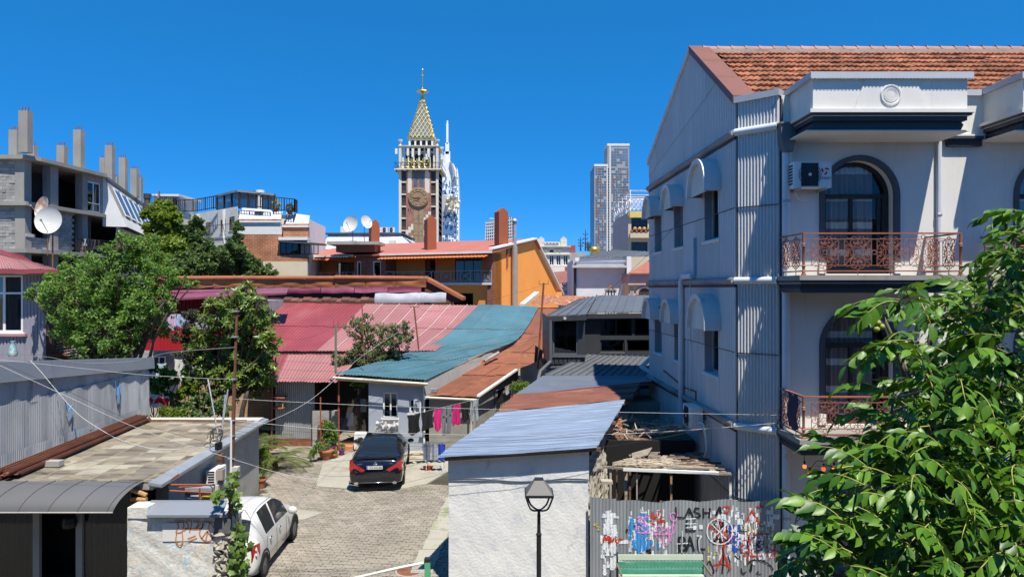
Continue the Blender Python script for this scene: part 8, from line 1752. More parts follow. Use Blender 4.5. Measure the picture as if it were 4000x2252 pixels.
pot_plant('potted_plant','small cactus like plant right of the porch pots',PZ(1335,1772,.06),.12,.18,[(0,.12,.12)],lf_aca,m_ppot,100,.09,.02)
pot_plant('potted_plant','tiny weed tuft in a red bowl between the porch pots',PZ(1308,1785,.06),.14,.14,[(0,.06,.1)],lf_bright,m_pot,80,.08,.02)
mb = MB(); 
for i in range(10): clump(mb,P(1215 + i * 4,1780 - i * 5,26.3),.16,40,.08,.03,upb=.8)
top(mb,'weed_patch',lf_dark,'low green weeds at the left edge of the concrete pad','weeds')
# grape vine on the pole
def vine():
    Y = 14.45; t = thing('grape_vine','grape vine with lobed leaves climbing the rusty pole','vine',(XP(905,Y),Y,0)); st = MB(); lv = MB()
    pts = catmull([P(930,2260,Y),P(915,2150,Y),P(925,2050,Y - .05),P(905,1960,Y - .05),P(915,1880,Y),P(890,1850,Y)],5); st.tube(pts,.015,5); st.tube(catmull([P(925,2060,Y),P(950,1990,Y - .1),P(975,2020,Y - .1)],4),.008,4); st.tube(catmull([P(905,1930,Y),P(870,1910,Y - .1),P(850,1930,Y - .1)],4),.008,4); st.build('stem',m_bark,t)
    for (px,py,r_,n) in ((905,1865,24,11),(895,1895,22,8),(855,1930,20,7),(840,1940,14,4),(925,1935,26,13),(925,1975,20,5),(930,2080,26,15),(940,2120,28,20),(930,2160,30,14),(940,2190,24,12),(935,2230,32,16),(945,2160,18,7),(925,2200,24,10),(955,2235,20,8),(940,2100,18,6)):
        for _ in range(n):
            c = P(px + r6.gauss(0,r_ * .6),py + r6.gauss(0,r_ * .6),Y + r6.uniform(-.25,.2)); s_ = r6.uniform(.06,.105); nrm = (V((r6.gauss(0,.5),-1,.7 + r6.gauss(0,.4)))).normalized(); u = nrm.orthogonal().normalized(); v = nrm.cross(u); a0 = r6.random() * 6.28
            out = []
            for i in range(10): a = a0 + i * PI / 5; rad = s_ * (1 if i % 2 == 0 else .66); out.append(c + (u * math.cos(a) + v * math.sin(a)) * rad - nrm * rad * rad * 2)
            k = len(lv.v); lv.v.append(tuple(c)); lv.v.extend([tuple(q) for q in out])
            for i in range(10): lv.f.append((k,k + 1 + i,k + 1 + (i + 1) % 10)); lv.mi.append(0)
    lv.build('foliage',leafmat('vine_leaf',(.08,.15,.025),(.17,.26,.05),.4),t)
vine()
mb = MB()
for i in range(16): clump(mb,P(2040 + r6.uniform(-40,40),1512 + r6.uniform(-14,12),27.3),.16,26,.16,.02,upb=1.1)
top(mb,'roof_weeds',lf_bright,'bright green weeds sprouting beside the dark downpipe','weeds')

# ================================================================ walnut like tree in the right foreground
m_wal = leafmat('walnut_leaf',(.022,.085,.007),(.12,.26,.018),.22,.42,.42); m_wst = M('walnut_stalk',(.30,.30,.08),.6)
def leaflet(mb,p,d,n,ln,wd):
    d = d.normalized(); s_ = d.cross(n).normalized(); up = s_.cross(d); k = len(mb.v); ws = (.0,.62,1.0,.88,.5,.0); 
    for i,w_ in enumerate(ws):
        t = i / 5; c = p + d * ln * t - up * ln * .22 * t * t
        if w_ == 0: mb.v.append(tuple(c))
        else: mb.v.extend([tuple(c + s_ * wd * w_ + up * wd * .22),tuple(c),tuple(c - s_ * wd * w_ + up * wd * .22)])
    # indices: 0 tip base; then triples
    f = mb.f; a = k + 1
    f.append((k,a,a + 1)); f.append((k,a + 1,a + 2)); mb.mi += [mb.cur] * 2
    for i in range(3):
        b = a + 3; f.append((a,b,b + 1,a + 1)); f.append((a + 1,b + 1,b + 2,a + 2)); mb.mi += [mb.cur] * 2; a = b
    e = a + 3; f.append((a,e,a + 1)); f.append((a + 1,e,a + 2)); mb.mi += [mb.cur] * 2
def wal_leaf(seed):
    rr = random.Random(seed); mb = MB(); L_ = rr.uniform(.42,.58); n = rr.randint(5,7); dr = rr.uniform(.12,.3); pts = [V((L_ * t / 8,.02 * math.sin(t * .6 + seed),.10 * math.sin(t / 8 * 2.2) - dr * (t / 8) ** 2)) for t in range(9)]
    mb.cur = 1; mb.tube(pts,[.005] * 8 + [.003],4); mb.cur = 0
    for i in range(n):
        t = .22 + .74 * i / (n - 1); q = pts[min(8,int(t * 8))]; d = (pts[min(8,int(t * 8) + 1)] - pts[max(0,int(t * 8) - 1)]).normalized(); sz = rr.uniform(.125,.165) * (1.08 - .45 * abs(t - .62))
        for s_ in (-1,1): dd = V((.42 + .25 * t,s_ * rr.uniform(.55,.85),-rr.uniform(.1,.7))); leaflet(mb,q,dd,V((0,0,1)) + V((rr.gauss(0,.2),s_ * .5,0)),sz * 1.12,sz * .27)
    leaflet(mb,pts[-1],(pts[-1] - pts[-2]).normalized() + V((0,0,-.4)),V((0,0,1)),.15,.032); return mb
wl_meshes = [wal_leaf(i).mesh('leaf',[m_wal,m_wst],smooth='all') for i in range(10)]
wtree = thing('walnut_tree','large pinnate leaved tree in the right foreground before the balconies','tree',(4.6,6.6,0)); br_ = MB()
EL = [(3960,930,80,110,5.6),(3915,1075,110,90,5.6),(3800,1180,100,70,5.6),(3450,1235,90,45,5.2),(3640,1255,110,65,5.4),(3870,1300,160,110,5.8),(3520,1390,110,70,5.3),(3720,1420,140,95,5.6),(3490,1550,100,70,5.2),(3660,1580,170,110,5.4),(3890,1550,150,150,5.8),(3450,1680,70,70,5.2),(3620,1720,180,100,5.2),(3860,1750,180,130,5.5),(3370,1800,80,50,5.0),(3520,1850,170,90,5.0),(3760,1900,230,120,5.3),(3230,1890,80,45,4.8),(3380,1960,170,80,4.8),(3620,2020,230,110,5.0),(3890,2010,160,130,5.3),(3170,2000,55,40,4.7),(3290,2095,110,65,4.6),(3500,2150,200,90,4.7),(3760,2150,230,100,5.0),(3150,2200,80,40,4.5),(3320,2230,170,60,4.5),(3600,2240,200,60,4.6),(3900,2220,150,60,4.9)]
root_ = V((4.3,6.4,0)); hub = V((3.9,6.0,3.6)); limb(br_,root_,hub,.16,.11,.15,8); hub2 = V((3.7,5.9,5.4)); limb(br_,hub,hub2,.10,.05,.1,6)
allp = []
for (cx,cy,rx,ry,Y) in EL:
    c = P(cx,cy,Y + .5); limb(br_,hub if cy > 1500 else hub2,c,.035,.012,.3,6)
    n = max(5,int(rx * ry / 520))
    for i in range(n):
        while True:
            u,v = r6.uniform(-1,1),r6.uniform(-1,1)
            if u * u + v * v < 1: break
        y = Y + r6.uniform(-.55,1.9); p = P(cx + u * rx + 115,cy + v * ry - 35,y); allp.append((p,y))
        if i % 4 == 0: limb(br_,c,p,.01,.006,.2,3)
br_.build('trunk',M('walnut_bark',(.16,.14,.11),.9,var=.2),wtree,smooth='all')
allp.sort(key=lambda q: q[1]); rest = MB()
for i,(p,y) in enumerate(allp):
    yaw = PI + r6.gauss(0,.95) + (.5 if r6.random() < .4 else 0); pitch = r6.gauss(.05,.35); roll = r6.gauss(0,.3); sc = r6.uniform(.6,.95)
    me = wl_meshes[i % 10]
    if i < 300: inst('leaf',me,wtree,p,(roll,-pitch,yaw),(sc,) * 3)
    else:
        from mathutils import Euler
        mt = Matrix.Translation(p) @ Euler((roll,-pitch,yaw)).to_matrix().to_4x4() @ Matrix.Scale(sc,4); k = len(rest.v); rest.v.extend([tuple(mt @ v.co) for v in me.vertices])
        for pl in me.polygons: rest.f.append(tuple(k + v for v in pl.vertices)); rest.mi.append(pl.material_index)
if rest.f: o = rest.build('leaf',[m_wal,m_wst],wtree,smooth='all'); o['kind'] = 'stuff'
nuts = MB()
for px,py in ((3430,1260),(3445,1275),(3425,1285),(3690,1790),(3300,2170),(3560,1510)):
    mb = MB(); mb.ball(P(px,py,4.9),.022,8,6); mb.build('nut',M('green_nut',(.28,.32,.07),.6),wtree,smooth='all')
# dark broad plants under the tree
def monstera():
    t = thing('broad_leaf_plant','dark broad leaved plant at the foot of the town house corner','plant',(XP(3110,13.5),13.5,0)); mb = MB()
    for i in range(46):
        p = P(r6.uniform(3055,3200),r6.uniform(2040,2250),13.4 + r6.uniform(-.3,.4)); d = V((r6.gauss(0,.7),-.6,-.5)); leaf(mb,p,d,r6.uniform(.22,.38),.10,V((0,-.6,1)))
    mb.build('foliage',leafmat('monstera',(.018,.06,.03),(.04,.10,.05),.15,.35),t); mb = MB(); mb.tube([(XP(3110,13.5),13.5,0),(XP(3120,13.5),13.5,1.6)],.03,5); mb.build('stem',m_bark,t)
monstera()
mb = MB(); p = P(3280,2215,6.0); mb.lathe(V((p.x,p.y,0)),[(.06,0),(.055,p.z - .03),(.062,p.z - .02),(.062,p.z),(.045,p.z + .004)],12); top(mb,'fence_post',M('grey_post',(.20,.18,.17),.7,var=.15),'round grey pipe post standing below the foreground leaves','post',smooth=True)
# ================================================================ cars
def car(name,label,loc,heading,W,st,paint,glass,rear_gl,front_gl,side_gl,pillars,wheels,wr):
    """st: key stations (y, half width, z bottom, z belt, roof half width, z edge, z top); y from the tail forward"""
    t = thing(name,label,'car',loc); t.rotation_euler = (0,0,heading)
    keys = [V((0,0,0))]; per = 6; cols = []
    for c in range(len(st[0])): cols.append([q.x for q in catmull([V((s_[c],0,0)) for s_ in st],per)])
    n = len(cols[0]); ring = []
    for i in range(n):
        y,w_,zb,zl,wr_,ze,zt = [cols[c][i] for c in range(7)]
        half = [(0,zb),(w_ * .80,zb),(w_ * .97,zb + .06),(w_,zb + (zl - zb) * .42),(w_ * .985,zb + (zl - zb) * .72),(w_ * .955,zl),(wr_ + (w_ * .955 - wr_) * .5,zl + (ze - zl) * .52),(wr_,ze),(wr_ * .72,ze + (zt - ze) * .72),(wr_ * .36,zt - (zt - ze) * .05),(0,zt)]
        ring.append([V((-x,y,z)) for x,z in half] + [V((x,y,z)) for x,z in reversed(half[1:-1])])
    m = len(ring[0]); bins = {}
    def put(key,q): bins.setdefault(key,MB()).poly(q)
    for i in range(n - 1):
        ym = (cols[0][i] + cols[0][i + 1]) / 2
        for j in range(m):
            j2 = (j + 1) % m; q = [ring[i][j],ring[i][j2],ring[i + 1][j2],ring[i + 1][j]]; key = 'body'
            jj = j if j < 10 else m - 1 - j
            if jj in (5,6) and side_gl[0] < ym < side_gl[1] and not any(a < ym < b for a,b in pillars):
                k = sum(1 for a,b in pillars if ym > b); key = ('side_window','L' if j < 10 else 'R',k)
            elif jj in (7,8,9) and rear_gl[0] < ym < rear_gl[1]: key = ('rear_window',0,0)
            elif jj in (7,8,9) and front_gl[0] < ym < front_gl[1]: key = ('windscreen',0,0)
            put(key,q)
    put('body',list(reversed(ring[0]))); put('body',ring[-1])
    loc_ = wl(t)
    def emit(mb,nm,mat,par=None,smooth='all'):     # local coordinates: bypass world offset
        me = mb.mesh(nm,mat,V((0,0,0)),smooth); bm_w(me); o = bpy.data.objects.new(nm,me); COL.objects.link(o); o.parent = par or t; return o
    def bm_w(me):
        import bmesh
        b = bmesh.new(); b.from_mesh(me); bmesh.ops.remove_doubles(b,verts=b.verts,dist=.0005); bmesh.ops.recalc_face_normals(b,faces=b.faces); b.to_mesh(me); b.free()
    for key,mb in bins.items():
        if key == 'body': body = emit(mb,'body',paint,smooth=True)
        else: emit(mb,key[0],glass)
    sec = MB(); sec.box(-W * .38,W * .38,side_gl[0] + .3,front_gl[1] - .3,.4,.95); emit(sec,'cabin_interior',M('cabin_dark',(.03,.03,.032),.9),smooth=False)
    for (wx_,wy) in [(s_ * (W / 2 - .10),y) for y in wheels for s_ in (-1,1)]:
        sg = 1 if wx_ > 0 else -1
        tb_ = MB(); tb_.lathe(V((wx_ - sg * .10,wy,wr)),[(wr * .6,0),(wr * .94,.0),(wr,.03),(wr,.18),(wr * .94,.205),(wr * .68,.21),(wr * .66,.19)],24,(sg,0,0)); to = emit(tb_,'wheel',M('tyre',(.018,.018,.019),.8),smooth=True)
        rm = MB(); rm.lathe(V((wx_ + sg * .085,wy,wr)),[(wr * .66,0),(wr * .64,.015),(wr * .15,.012),(wr * .12,.03)],20,(sg,0,0)); ro_ = emit(rm,'rim',M('rim_grey',(.20,.20,.21),.35,metal=.6),to)
        ar = MB(); ar.tube([V((sg * (W / 2 - .022),wy + (wr + .045) * math.cos(a * PI / 14),wr + (wr + .045) * math.sin(a * PI / 14))) for a in range(15)],.035,6); emit(ar,'wheel_arch',m_blackp,smooth='all')
    return t,emit
bl_paint = bpy.data.materials.new('black_car_paint'); bl_paint.use_nodes = True; b = bl_paint.node_tree.nodes['Principled BSDF']; b.inputs['Base Color'].default_value = (.004,.005,.011,1); b.inputs['Roughness'].default_value = .18; b.inputs['Coat Weight'].default_value = 1; b.inputs['Coat Roughness'].default_value = .03
wh_paint = bpy.data.materials.new('white_car_paint'); wh_paint.use_nodes = True; b = wh_paint.node_tree.nodes['Principled BSDF']; b.inputs['Base Color'].default_value = (.62,.62,.60,1); b.inputs['Roughness'].default_value = .35; b.inputs['Coat Weight'].default_value = .6; b.inputs['Coat Roughness'].default_value = .06
m_cgl = bpy.data.materials.new('car_glass'); m_cgl.use_nodes = True; b = m_cgl.node_tree.nodes['Principled BSDF']; b.inputs['Base Color'].default_value = (.012,.016,.02,1); b.inputs['Roughness'].default_value = .05; b.inputs['Specular IOR Level'].default_value = .6
m_cgl2 = bpy.data.materials.new('car_glass_tinted'); m_cgl2.use_nodes = True; b = m_cgl2.node_tree.nodes['Principled BSDF']; b.inputs['Base Color'].default_value = (.03,.035,.035,1); b.inputs['Roughness'].default_value = .05; b.inputs['Specular IOR Level'].default_value = .6
m_tail = bpy.data.materials.new('tail_lamp'); m_tail.use_nodes = True; b = m_tail.node_tree.nodes['Principled BSDF']; b.inputs['Base Color'].default_value = (.36,.008,.012,1); b.inputs['Roughness'].default_value = .12; b.inputs['Coat Weight'].default_value = 1
m_chrome = M('chrome',(.75,.75,.76),.15,metal=1,var=.02)

# ---- dark saloon seen from behind
sedan = [(0.0,.66,.30,.60,.60,.64,.66),(.05,.78,.26,.74,.68,.82,.85),(.12,.845,.24,.86,.72,.955,.99),(.22,.87,.22,.90,.72,.985,1.025),(.45,.885,.20,.925,.70,1.0,1.045),(.72,.885,.19,.935,.665,1.03,1.075),(1.1,.885,.18,.945,.61,1.17,1.225),(1.55,.885,.18,.95,.575,1.31,1.365),(2.1,.885,.18,.945,.57,1.37,1.425),(2.6,.885,.18,.935,.575,1.36,1.415),(3.05,.885,.18,.925,.60,1.28,1.335),(3.45,.885,.19,.915,.66,1.08,1.13),(3.75,.88,.20,.90,.70,.955,.985),(4.1,.86,.21,.83,.68,.875,.90),(4.45,.80,.23,.70,.62,.75,.77),(4.6,.70,.27,.58,.52,.61,.62),(4.63,.60,.32,.5,.45,.52,.53)]
pos = V((-4.47,22.35,.055)); bc,em = car('parked_car','black saloon car with red tail lamps parked on the concrete pad',pos,R(5.5),1.78,sedan,bl_paint,m_cgl,(.70,1.62),(2.95,3.72),(.95,3.35),[(2.02,2.12)],(.93,3.65),.325)
for s_ in (-1,1):
    mb = MB(); FT_ = Fr((0,0,0),(1,0,0),(0,-1,0)); poly = [(.845,.985),(.80,1.0),(.64,.88),(.36,.725),(.345,.695),(.45,.655),(.80,.66),(.855,.72)]; poly = [(s_ * a,b_) for a,b_ in poly]
    k = len(poly); mb.v = [(a,.005 + .26 * max(0,abs(a) - .38) ** 1.6 - (.012),z) for a,z in poly] + [(a * 1.008,.30 if abs(a) > .7 else .12,z) for a,z in poly]; mb.f = [tuple(range(k)),tuple(reversed(range(k,2 * k)))] + [(i,(i + 1) % k,k + (i + 1) % k,k + i) for i in range(k)]; mb.mi = [0] * len(mb.f); em(mb,'tail_lamp',m_tail,smooth=False)
    mb = MB(); mb.tube([V((s_ * .62,.0,.29)),V((s_ * .62,-.02,.29))],[.07,.075],10); mb.v = [(x + 0,y,.29 + (z - .29) * .6) for x,y,z in mb.v]; em(mb,'exhaust_tip',m_chrome,smooth=True)
    mb = MB(); mb.ball(V((s_ * .99,3.05,.99)),.11,8,6,(1.1,.6,.75)); mo = em(mb,'wing_mirror',bl_paint); 
    mb = MB(); mb.tube([V((s_ * .87,.9,.955)),V((s_ * .885,2.0,.965)),V((s_ * .88,3.3,.945))],.010,4); em(mb,'chrome_strip',m_chrome)
    for y in (1.25,2.35): mb = MB(); mb.box(s_ * .895 - .012,s_ * .895 + .012,y,y + .2,.80,.83); em(mb,'door_handle',bl_paint,smooth=False)
mb = MB(); mb.box(-.30,.24,-.035,.05,.735,.85); em(mb,'number_plate_recess',m_blackp,smooth=False)
mb = MB(); mb.box(-.29,.23,-.046,-.036,.745,.845); plo = em(mb,'number_plate',M('plate_white',(.72,.72,.70),.5),smooth=False)
mb = MB(); mb.box(-.29,-.245,-.050,-.0465,.747,.843); em(mb,'plate_band',M('plate_blue',(.04,.12,.50),.5),plo,False)
def ctext(s_,size,x,y,z,mat,nm,par):
    cu = bpy.data.curves.new(nm,'FONT'); cu.body = s_; cu.size = size; cu.extrude = .001; cu.align_x = 'CENTER'; cu.align_y = 'CENTER'; tmp = bpy.data.objects.new('tmp',cu); COL.objects.link(tmp); dg = bpy.context.evaluated_depsgraph_get(); me = bpy.data.meshes.new_from_object(tmp.evaluated_get(dg)); bpy.data.objects.remove(tmp); me.materials.clear(); me.materials.append(mat); me.transform(Matrix.Rotation(R(90),4,'X')); me.transform(Matrix.Translation((x,y,z))); o = bpy.data.objects.new(nm,me); COL.objects.link(o); o.parent = par
ctext('OO-545-BB',.088,-.005,-.050,.795,m_blackp,'plate_lettering',plo); ctext('CLA 45',.05,-.52,.045,.90,m_chrome,'lettering',bc); ctext('AMG',.045,.50,.045,.90,m_chrome,'lettering',bc)
mb = MB(); c = V((0,-.01,.905)); mb.tube([c + V((.055 * math.cos(i * PI / 9),0,.055 * math.sin(i * PI / 9))) for i in range(18)],.008,5,closed=True)
for k in range(3): a = PI / 2 + k * 2 * PI / 3; mb.tube([c,c + V((.055 * math.cos(a),0,.055 * math.sin(a)))],.007,4)
em(mb,'badge',m_chrome)
mb = MB(); mb.tube([V((-.55,-.005,.315)),V((0,-.02,.305)),V((.55,-.005,.315))],.012,5); em(mb,'bumper_strip',m_chrome)
mb = MB(); mb.box(-.62,.62,-.012,.1,.33,.42); em(mb,'diffuser',m_blackp,smooth=False)
mb = MB(); mb.hexa([(-.70,.30,1.028),(.70,.30,1.028),(.66,.42,1.04),(-.66,.42,1.04),(-.70,.16,1.05),(.70,.16,1.05),(.66,.40,1.058),(-.66,.40,1.058)]); em(mb,'boot_lip',bl_paint,smooth=False)

# ---- white hatchback seen from behind right
hatch = [(0.0,.60,.32,.50,.55,.54,.55),(.04,.73,.27,.62,.62,.68,.70),(.10,.80,.24,.82,.62,.92,.94),(.18,.825,.22,.90,.60,1.02,1.045),(.32,.83,.21,.93,.58,1.20,1.235),(.48,.83,.20,.945,.56,1.37,1.42),(.68,.83,.20,.95,.56,1.44,1.49),(1.1,.83,.20,.95,.57,1.475,1.53),(1.6,.83,.20,.945,.575,1.47,1.53),(2.0,.83,.20,.935,.58,1.42,1.475),(2.4,.83,.20,.92,.62,1.24,1.29),(2.75,.825,.21,.905,.66,1.02,1.055),(3.05,.82,.22,.86,.64,.93,.955),(3.35,.79,.23,.74,.58,.82,.84),(3.6,.70,.27,.58,.5,.64,.66),(3.70,.58,.33,.46,.42,.5,.51)]
pos2 = V((-6.50,15.10,.03)); wc_,em = car('parked_car','white hatchback car parked beside the flat roofed shed behind the vine',pos2,R(2.2),1.66,hatch,wh_paint,m_cgl2,(.15,.47),(2.02,2.68),(.62,2.5),[(.0,.80),(1.42,1.52)],(.62,3.05),.30)
for s_ in (-1,1):
    mb = MB(); mb.grid(lambda u,v: V((s_ * (.835 - .03 * abs(v - .5) - .11 * (1 - u)),.02 + .26 * u ** 1.4,.60 + v * .36 - .02 * u)),6,8); tl = em(mb,'tail_lamp',m_tail)
    for zz in (.72,.84): mb = MB(); mb.ball(V((s_ * .80,.10,zz)),.045,8,6,(.6,.6,1)); em(mb,'lamp_lens',M('lamp_clear',(.65,.50,.50),.15),tl)
    mb = MB(); mb.ball(V((s_ * .95,2.42,.98)),.12,10,8,(1,.6,.85)); em(mb,'wing_mirror',wh_paint)
    for y in (1.02,1.72): mb = MB(); mb.ball(V((s_ * .845,y,.80)),.06,8,6,(.35,1.2,.6)); em(mb,'door_handle',m_chrome)
    for y in (.75,1.47,2.25):
        mb = MB(); mb.tube([V((s_ * (.836 - (.0 if i < 6 else .012)),y + .05 * math.sin(i * .3),.28 + i * .088)) for i in range(8)],.004,4); em(mb,'door_seam',m_blackp)
mb = MB(); mb.box(-.26,.26,-.025,0.0,.56,.67); em(mb,'number_plate',M('plate_white',(.72,.72,.70),.5),smooth=False)
mb = MB(); mb.tube([V((-.55,.42,1.45)),V((-.52,1.0,1.525)),V((-.53,1.9,1.48))],.006,4); em(mb,'roof_seam',m_galv); mb = MB(); mb.tube([V((.55,.42,1.45)),V((.52,1.0,1.525)),V((.53,1.9,1.48))],.006,4); em(mb,'roof_seam',m_galv)
# ================================================================ rusty pole with boxes and wiring
pY = 14.62; pole = thing('utility_pole','leaning rusty steel pole with junction boxes at the shed corner','pole',P(898,2250,pY))
mb = MB(); mb.tube([V((P(893,2200,pY).x,pY,0)),P(903,1900,pY),P(909,1700,pY)],[.055,.05,.05],4); mb.build('pole',M('pole_rust',(.17,.07,.042),.8,var=.25,scale=4),pole)
mb = MB(); mb.tube([P(909,1705,pY),P(916,1500,pY)],[.044,.044],4); mb.build('pole',_mats['pole_rust'],pole); mb = MB(); mb.tube([P(916,1505,pY),P(926,1200,pY)],[.03,.028],4); mb.build('pole',_mats['pole_rust'],pole)
for (px,py,w_,h_,m_) in ((862,1790,22,40,m_woodd),(862,1850,26,40,M('old_box',(.34,.28,.24),.8,var=.15)),(852,1905,12,30,M('box_cream',(.5,.46,.36),.8)),(922,1840,26,40,M('box_pale',(.50,.48,.44),.7)),(855,1740,20,26,m_blackp)):
    mb = MB(); c = P(px,py,pY + .02); k = 1 / FPX * pY; mb.box(c.x - w_ / 2 * k,c.x + w_ / 2 * k,pY - .06,pY + .07,c.z - h_ * k / 2,c.z + h_ * k / 2); mb.build('junction_box',m_,pole)
mb = MB(); mb.tube([P(903,1640,pY - .06),P(901,1930,pY - .06)],.022,6); mb.build('conduit',m_white,pole)
for y in (1215,1315,1480,1640,1700,1790,1880): mb = MB(); c = P(920 - (y - 1200) * .028,y,pY); mb.box(c.x - .06,c.x + .06,pY - .06,pY + .06,c.z - .012,c.z + .012); mb.build('clamp',m_galv,pole)
for k in range(14):
    mb = MB(); c = P(850 + r6.uniform(-25,25),1715 + r6.uniform(-40,45),pY - .05); a = rv(); b_ = a.orthogonal().normalized(); e = a.cross(b_); rr = r6.uniform(.06,.18); mb.tube([c + (b_ * math.cos(i * PI / 7) * rr + e * math.sin(i * PI / 7) * rr * .8) * V((1,.3,1)).length / 1.4 for i in range(int(r6.uniform(8,15)))],.007,4); mb.build('cable_coil',m_blackp,pole)
for sgn,(a,b_) in enumerate((((858,1730),(812,1480)),((860,1730),(890,1520)),((862,1725),(880,1540)))):
    mb = MB(); mb.tube([P(*a,pY),P(*b_,pY + .3)],.016,5); mb.build('strut',m_galv,pole)

# ================================================================ overhead wires
m_wb_ = M('wire_black',(.02,.02,.022),.6); m_ww = M('wire_white',(.48,.48,.46),.6)
def wire(label,pts,r,m_,sag=0.,group='overhead wires'):
    q = [P(*p) for p in pts]
    if sag and len(q) == 2: q = [q[0].lerp(q[1],t / 10) - V((0,0,sag * 4 * (t / 10) * (1 - t / 10))) for t in range(11)]
    else: q = catmull(q,6)
    mb = MB(); mb.tube(q,r * .72,5); top(mb,'overhead_wire',m_,label,'wire',group)
wire('white wire crossing from the left edge to the rusty pole',[(-40,1400,14.8),(280,1433,14.75),(538,1461,14.7),(806,1477,14.65),(918,1479,14.6)],.006,m_ww)
wire('thin dark wire sloping down over the grey clad wall',[(-40,1400,14.2),(269,1529,14.3),(524,1645,14.4),(880,1745,14.6)],.005,m_wb_)
wire('pale wire sloping steeply over the grey clad wall',[(-40,1408,13.8),(269,1550,14),(560,1680,14.2),(905,1790,14.55),(1130,1855,14.8),(1400,1896,15)],.006,m_ww)
wire('thick white cable looping down over the patchwork roof',[(118,1407,14.6),(157,1448,14.6),(202,1502,14.6),(300,1612,14.6),(402,1682,14.6),(484,1721,14.6),(629,1755,14.6),(835,1741,14.6)],.010,m_ww)
wire('grey cable swinging from the pole to the left house',[(918,1356,14.6),(663,1376,15),(515,1410,15.5),(313,1416,16),(170,1392,18),(-40,1385,20)],.008,M('wire_grey',(.3,.3,.3),.6))
wire('upper dark wire from the pole past the left tree',[(918,1350,14.6),(500,1386,16),(-40,1384,18)],.004,m_wb_)
wire('upper white wire over the blue roof to the town house',[(914,1556,14.6),(1250,1574,14.7),(1600,1588,14.8),(2100,1602,14.9),(2600,1612,15),(3052,1620,15.05)],.006,m_ww)
wire('lower white wire over the blue roof to the town house',[(908,1640,14.6),(1300,1678,14.7),(1600,1692,14.8),(2000,1698,14.9),(2500,1690,15),(3052,1650,15.05)],.007,m_ww)
for i,(a,b_,s_) in enumerate((((910,1660),(3048,1600),.42),((908,1680),(3048,1606),.55),((906,1700),(3048,1612),.35),((905,1705),(3048,1640),.3),((904,1690),(3048,1596),.75))):
    wire(['dark wire sagging across the blue roof, uppermost of the black ones','dark wire sagging deepest but one across the blue roof','dark taut wire crossing the middle of the blue roof','dark wire low over the front of the blue roof','dark wire with the deepest sag over the yard'][i],[a + (14.6,),b_ + (15.05,)],.0045,m_wb_,s_)
wire('long grey wire rising from the pole across the yard to the teal roof',[(905,1700,14.6),(1200,1570,20),(1420,1385,26),(1600,1270,32),(1690,1225,36)],.008,m_ww)
wire('dark wire from the town house gable down past the dark house',[(3035,395,15),(2840,640,18),(2540,985,23),(2300,1192,27),(2062,1330,30),(1700,1420,27)],.007,m_wb_)
for i in range(4): wire(['thin dark wire fanning over the teal roof, nearest its ridge','thin dark wire fanning over the middle of the teal roof','thin dark wire fanning over the lower teal roof','thin dark wire fanning along the teal eave'][i],[(2102,1290 + i * 22,31),(1800,1340 + i * 28,29),(1500,1390 + i * 30,27.5),(1050,1372 + i * 34,26)],.006,m_wb_)
wire('thin dark wire between the two roof antenna masts',[(1622,1200,30),(1700,1215,31),(1850,1190,33),(2118,1115,30)],.005,m_wb_)
wire('thin dark wire over the red roof toward the magnolia',[(1312,1275,27),(1180,1325,27),(1060,1310,27)],.005,m_wb_)
for i in range(3): wire(['thin shadowy wire low over the yard near the white car','thin dark wire low across the middle of the yard','thin dark wire near the rear of the black car'][i],[(905,1700 + i * 30,14.6),(1300,1800 + i * 60,15),(1770,1720 + i * 60,15.1)],.004,m_wb_)
# ================================================================ antenna masts
def mast(label,foot,tip,r,arms,Y):
    t = thing('antenna_mast',label,'antenna',P(*foot,Y)); mb = MB(); mb.tube([P(*foot,Y),P(*tip,Y)],r,6); mb.build('mast',m_rust if r < .05 else M('mast_green',(.16,.19,.13),.7),t)
    for (dx,dy,w_) in arms: mb = MB(); c = P(tip[0] + dx,tip[1] + dy,Y); k = w_ / FPX * Y; mb.tube([c - V((k,0,0)),c + V((k,0,.02))],.02,4); mb.tube([c - V((k,0,0)),c + V((-k,0,.2))],.015,4); mb.tube([c + V((k,0,0)),c + V((k,0,.2))],.015,4); mb.build('cross_arm',m_rust,t)
mast('greenish mast with a short cross arm before the acacia',(1311,1455),(1312,1268),.055,[(0,4,9)],27.6)
mast('rusty antenna mast standing on the pink tin roof',(1636,1365),(1617,1195),.04,[(2,4,17)],31.5)
mast('tall rusty antenna mast at the edge of the brown roof',(2100,1440),(2124,1104),.045,[(0,6,18)],30.5)
mast('thin pole beside the acacia',(1424,1420),(1414,1190),.025,[],28.5)
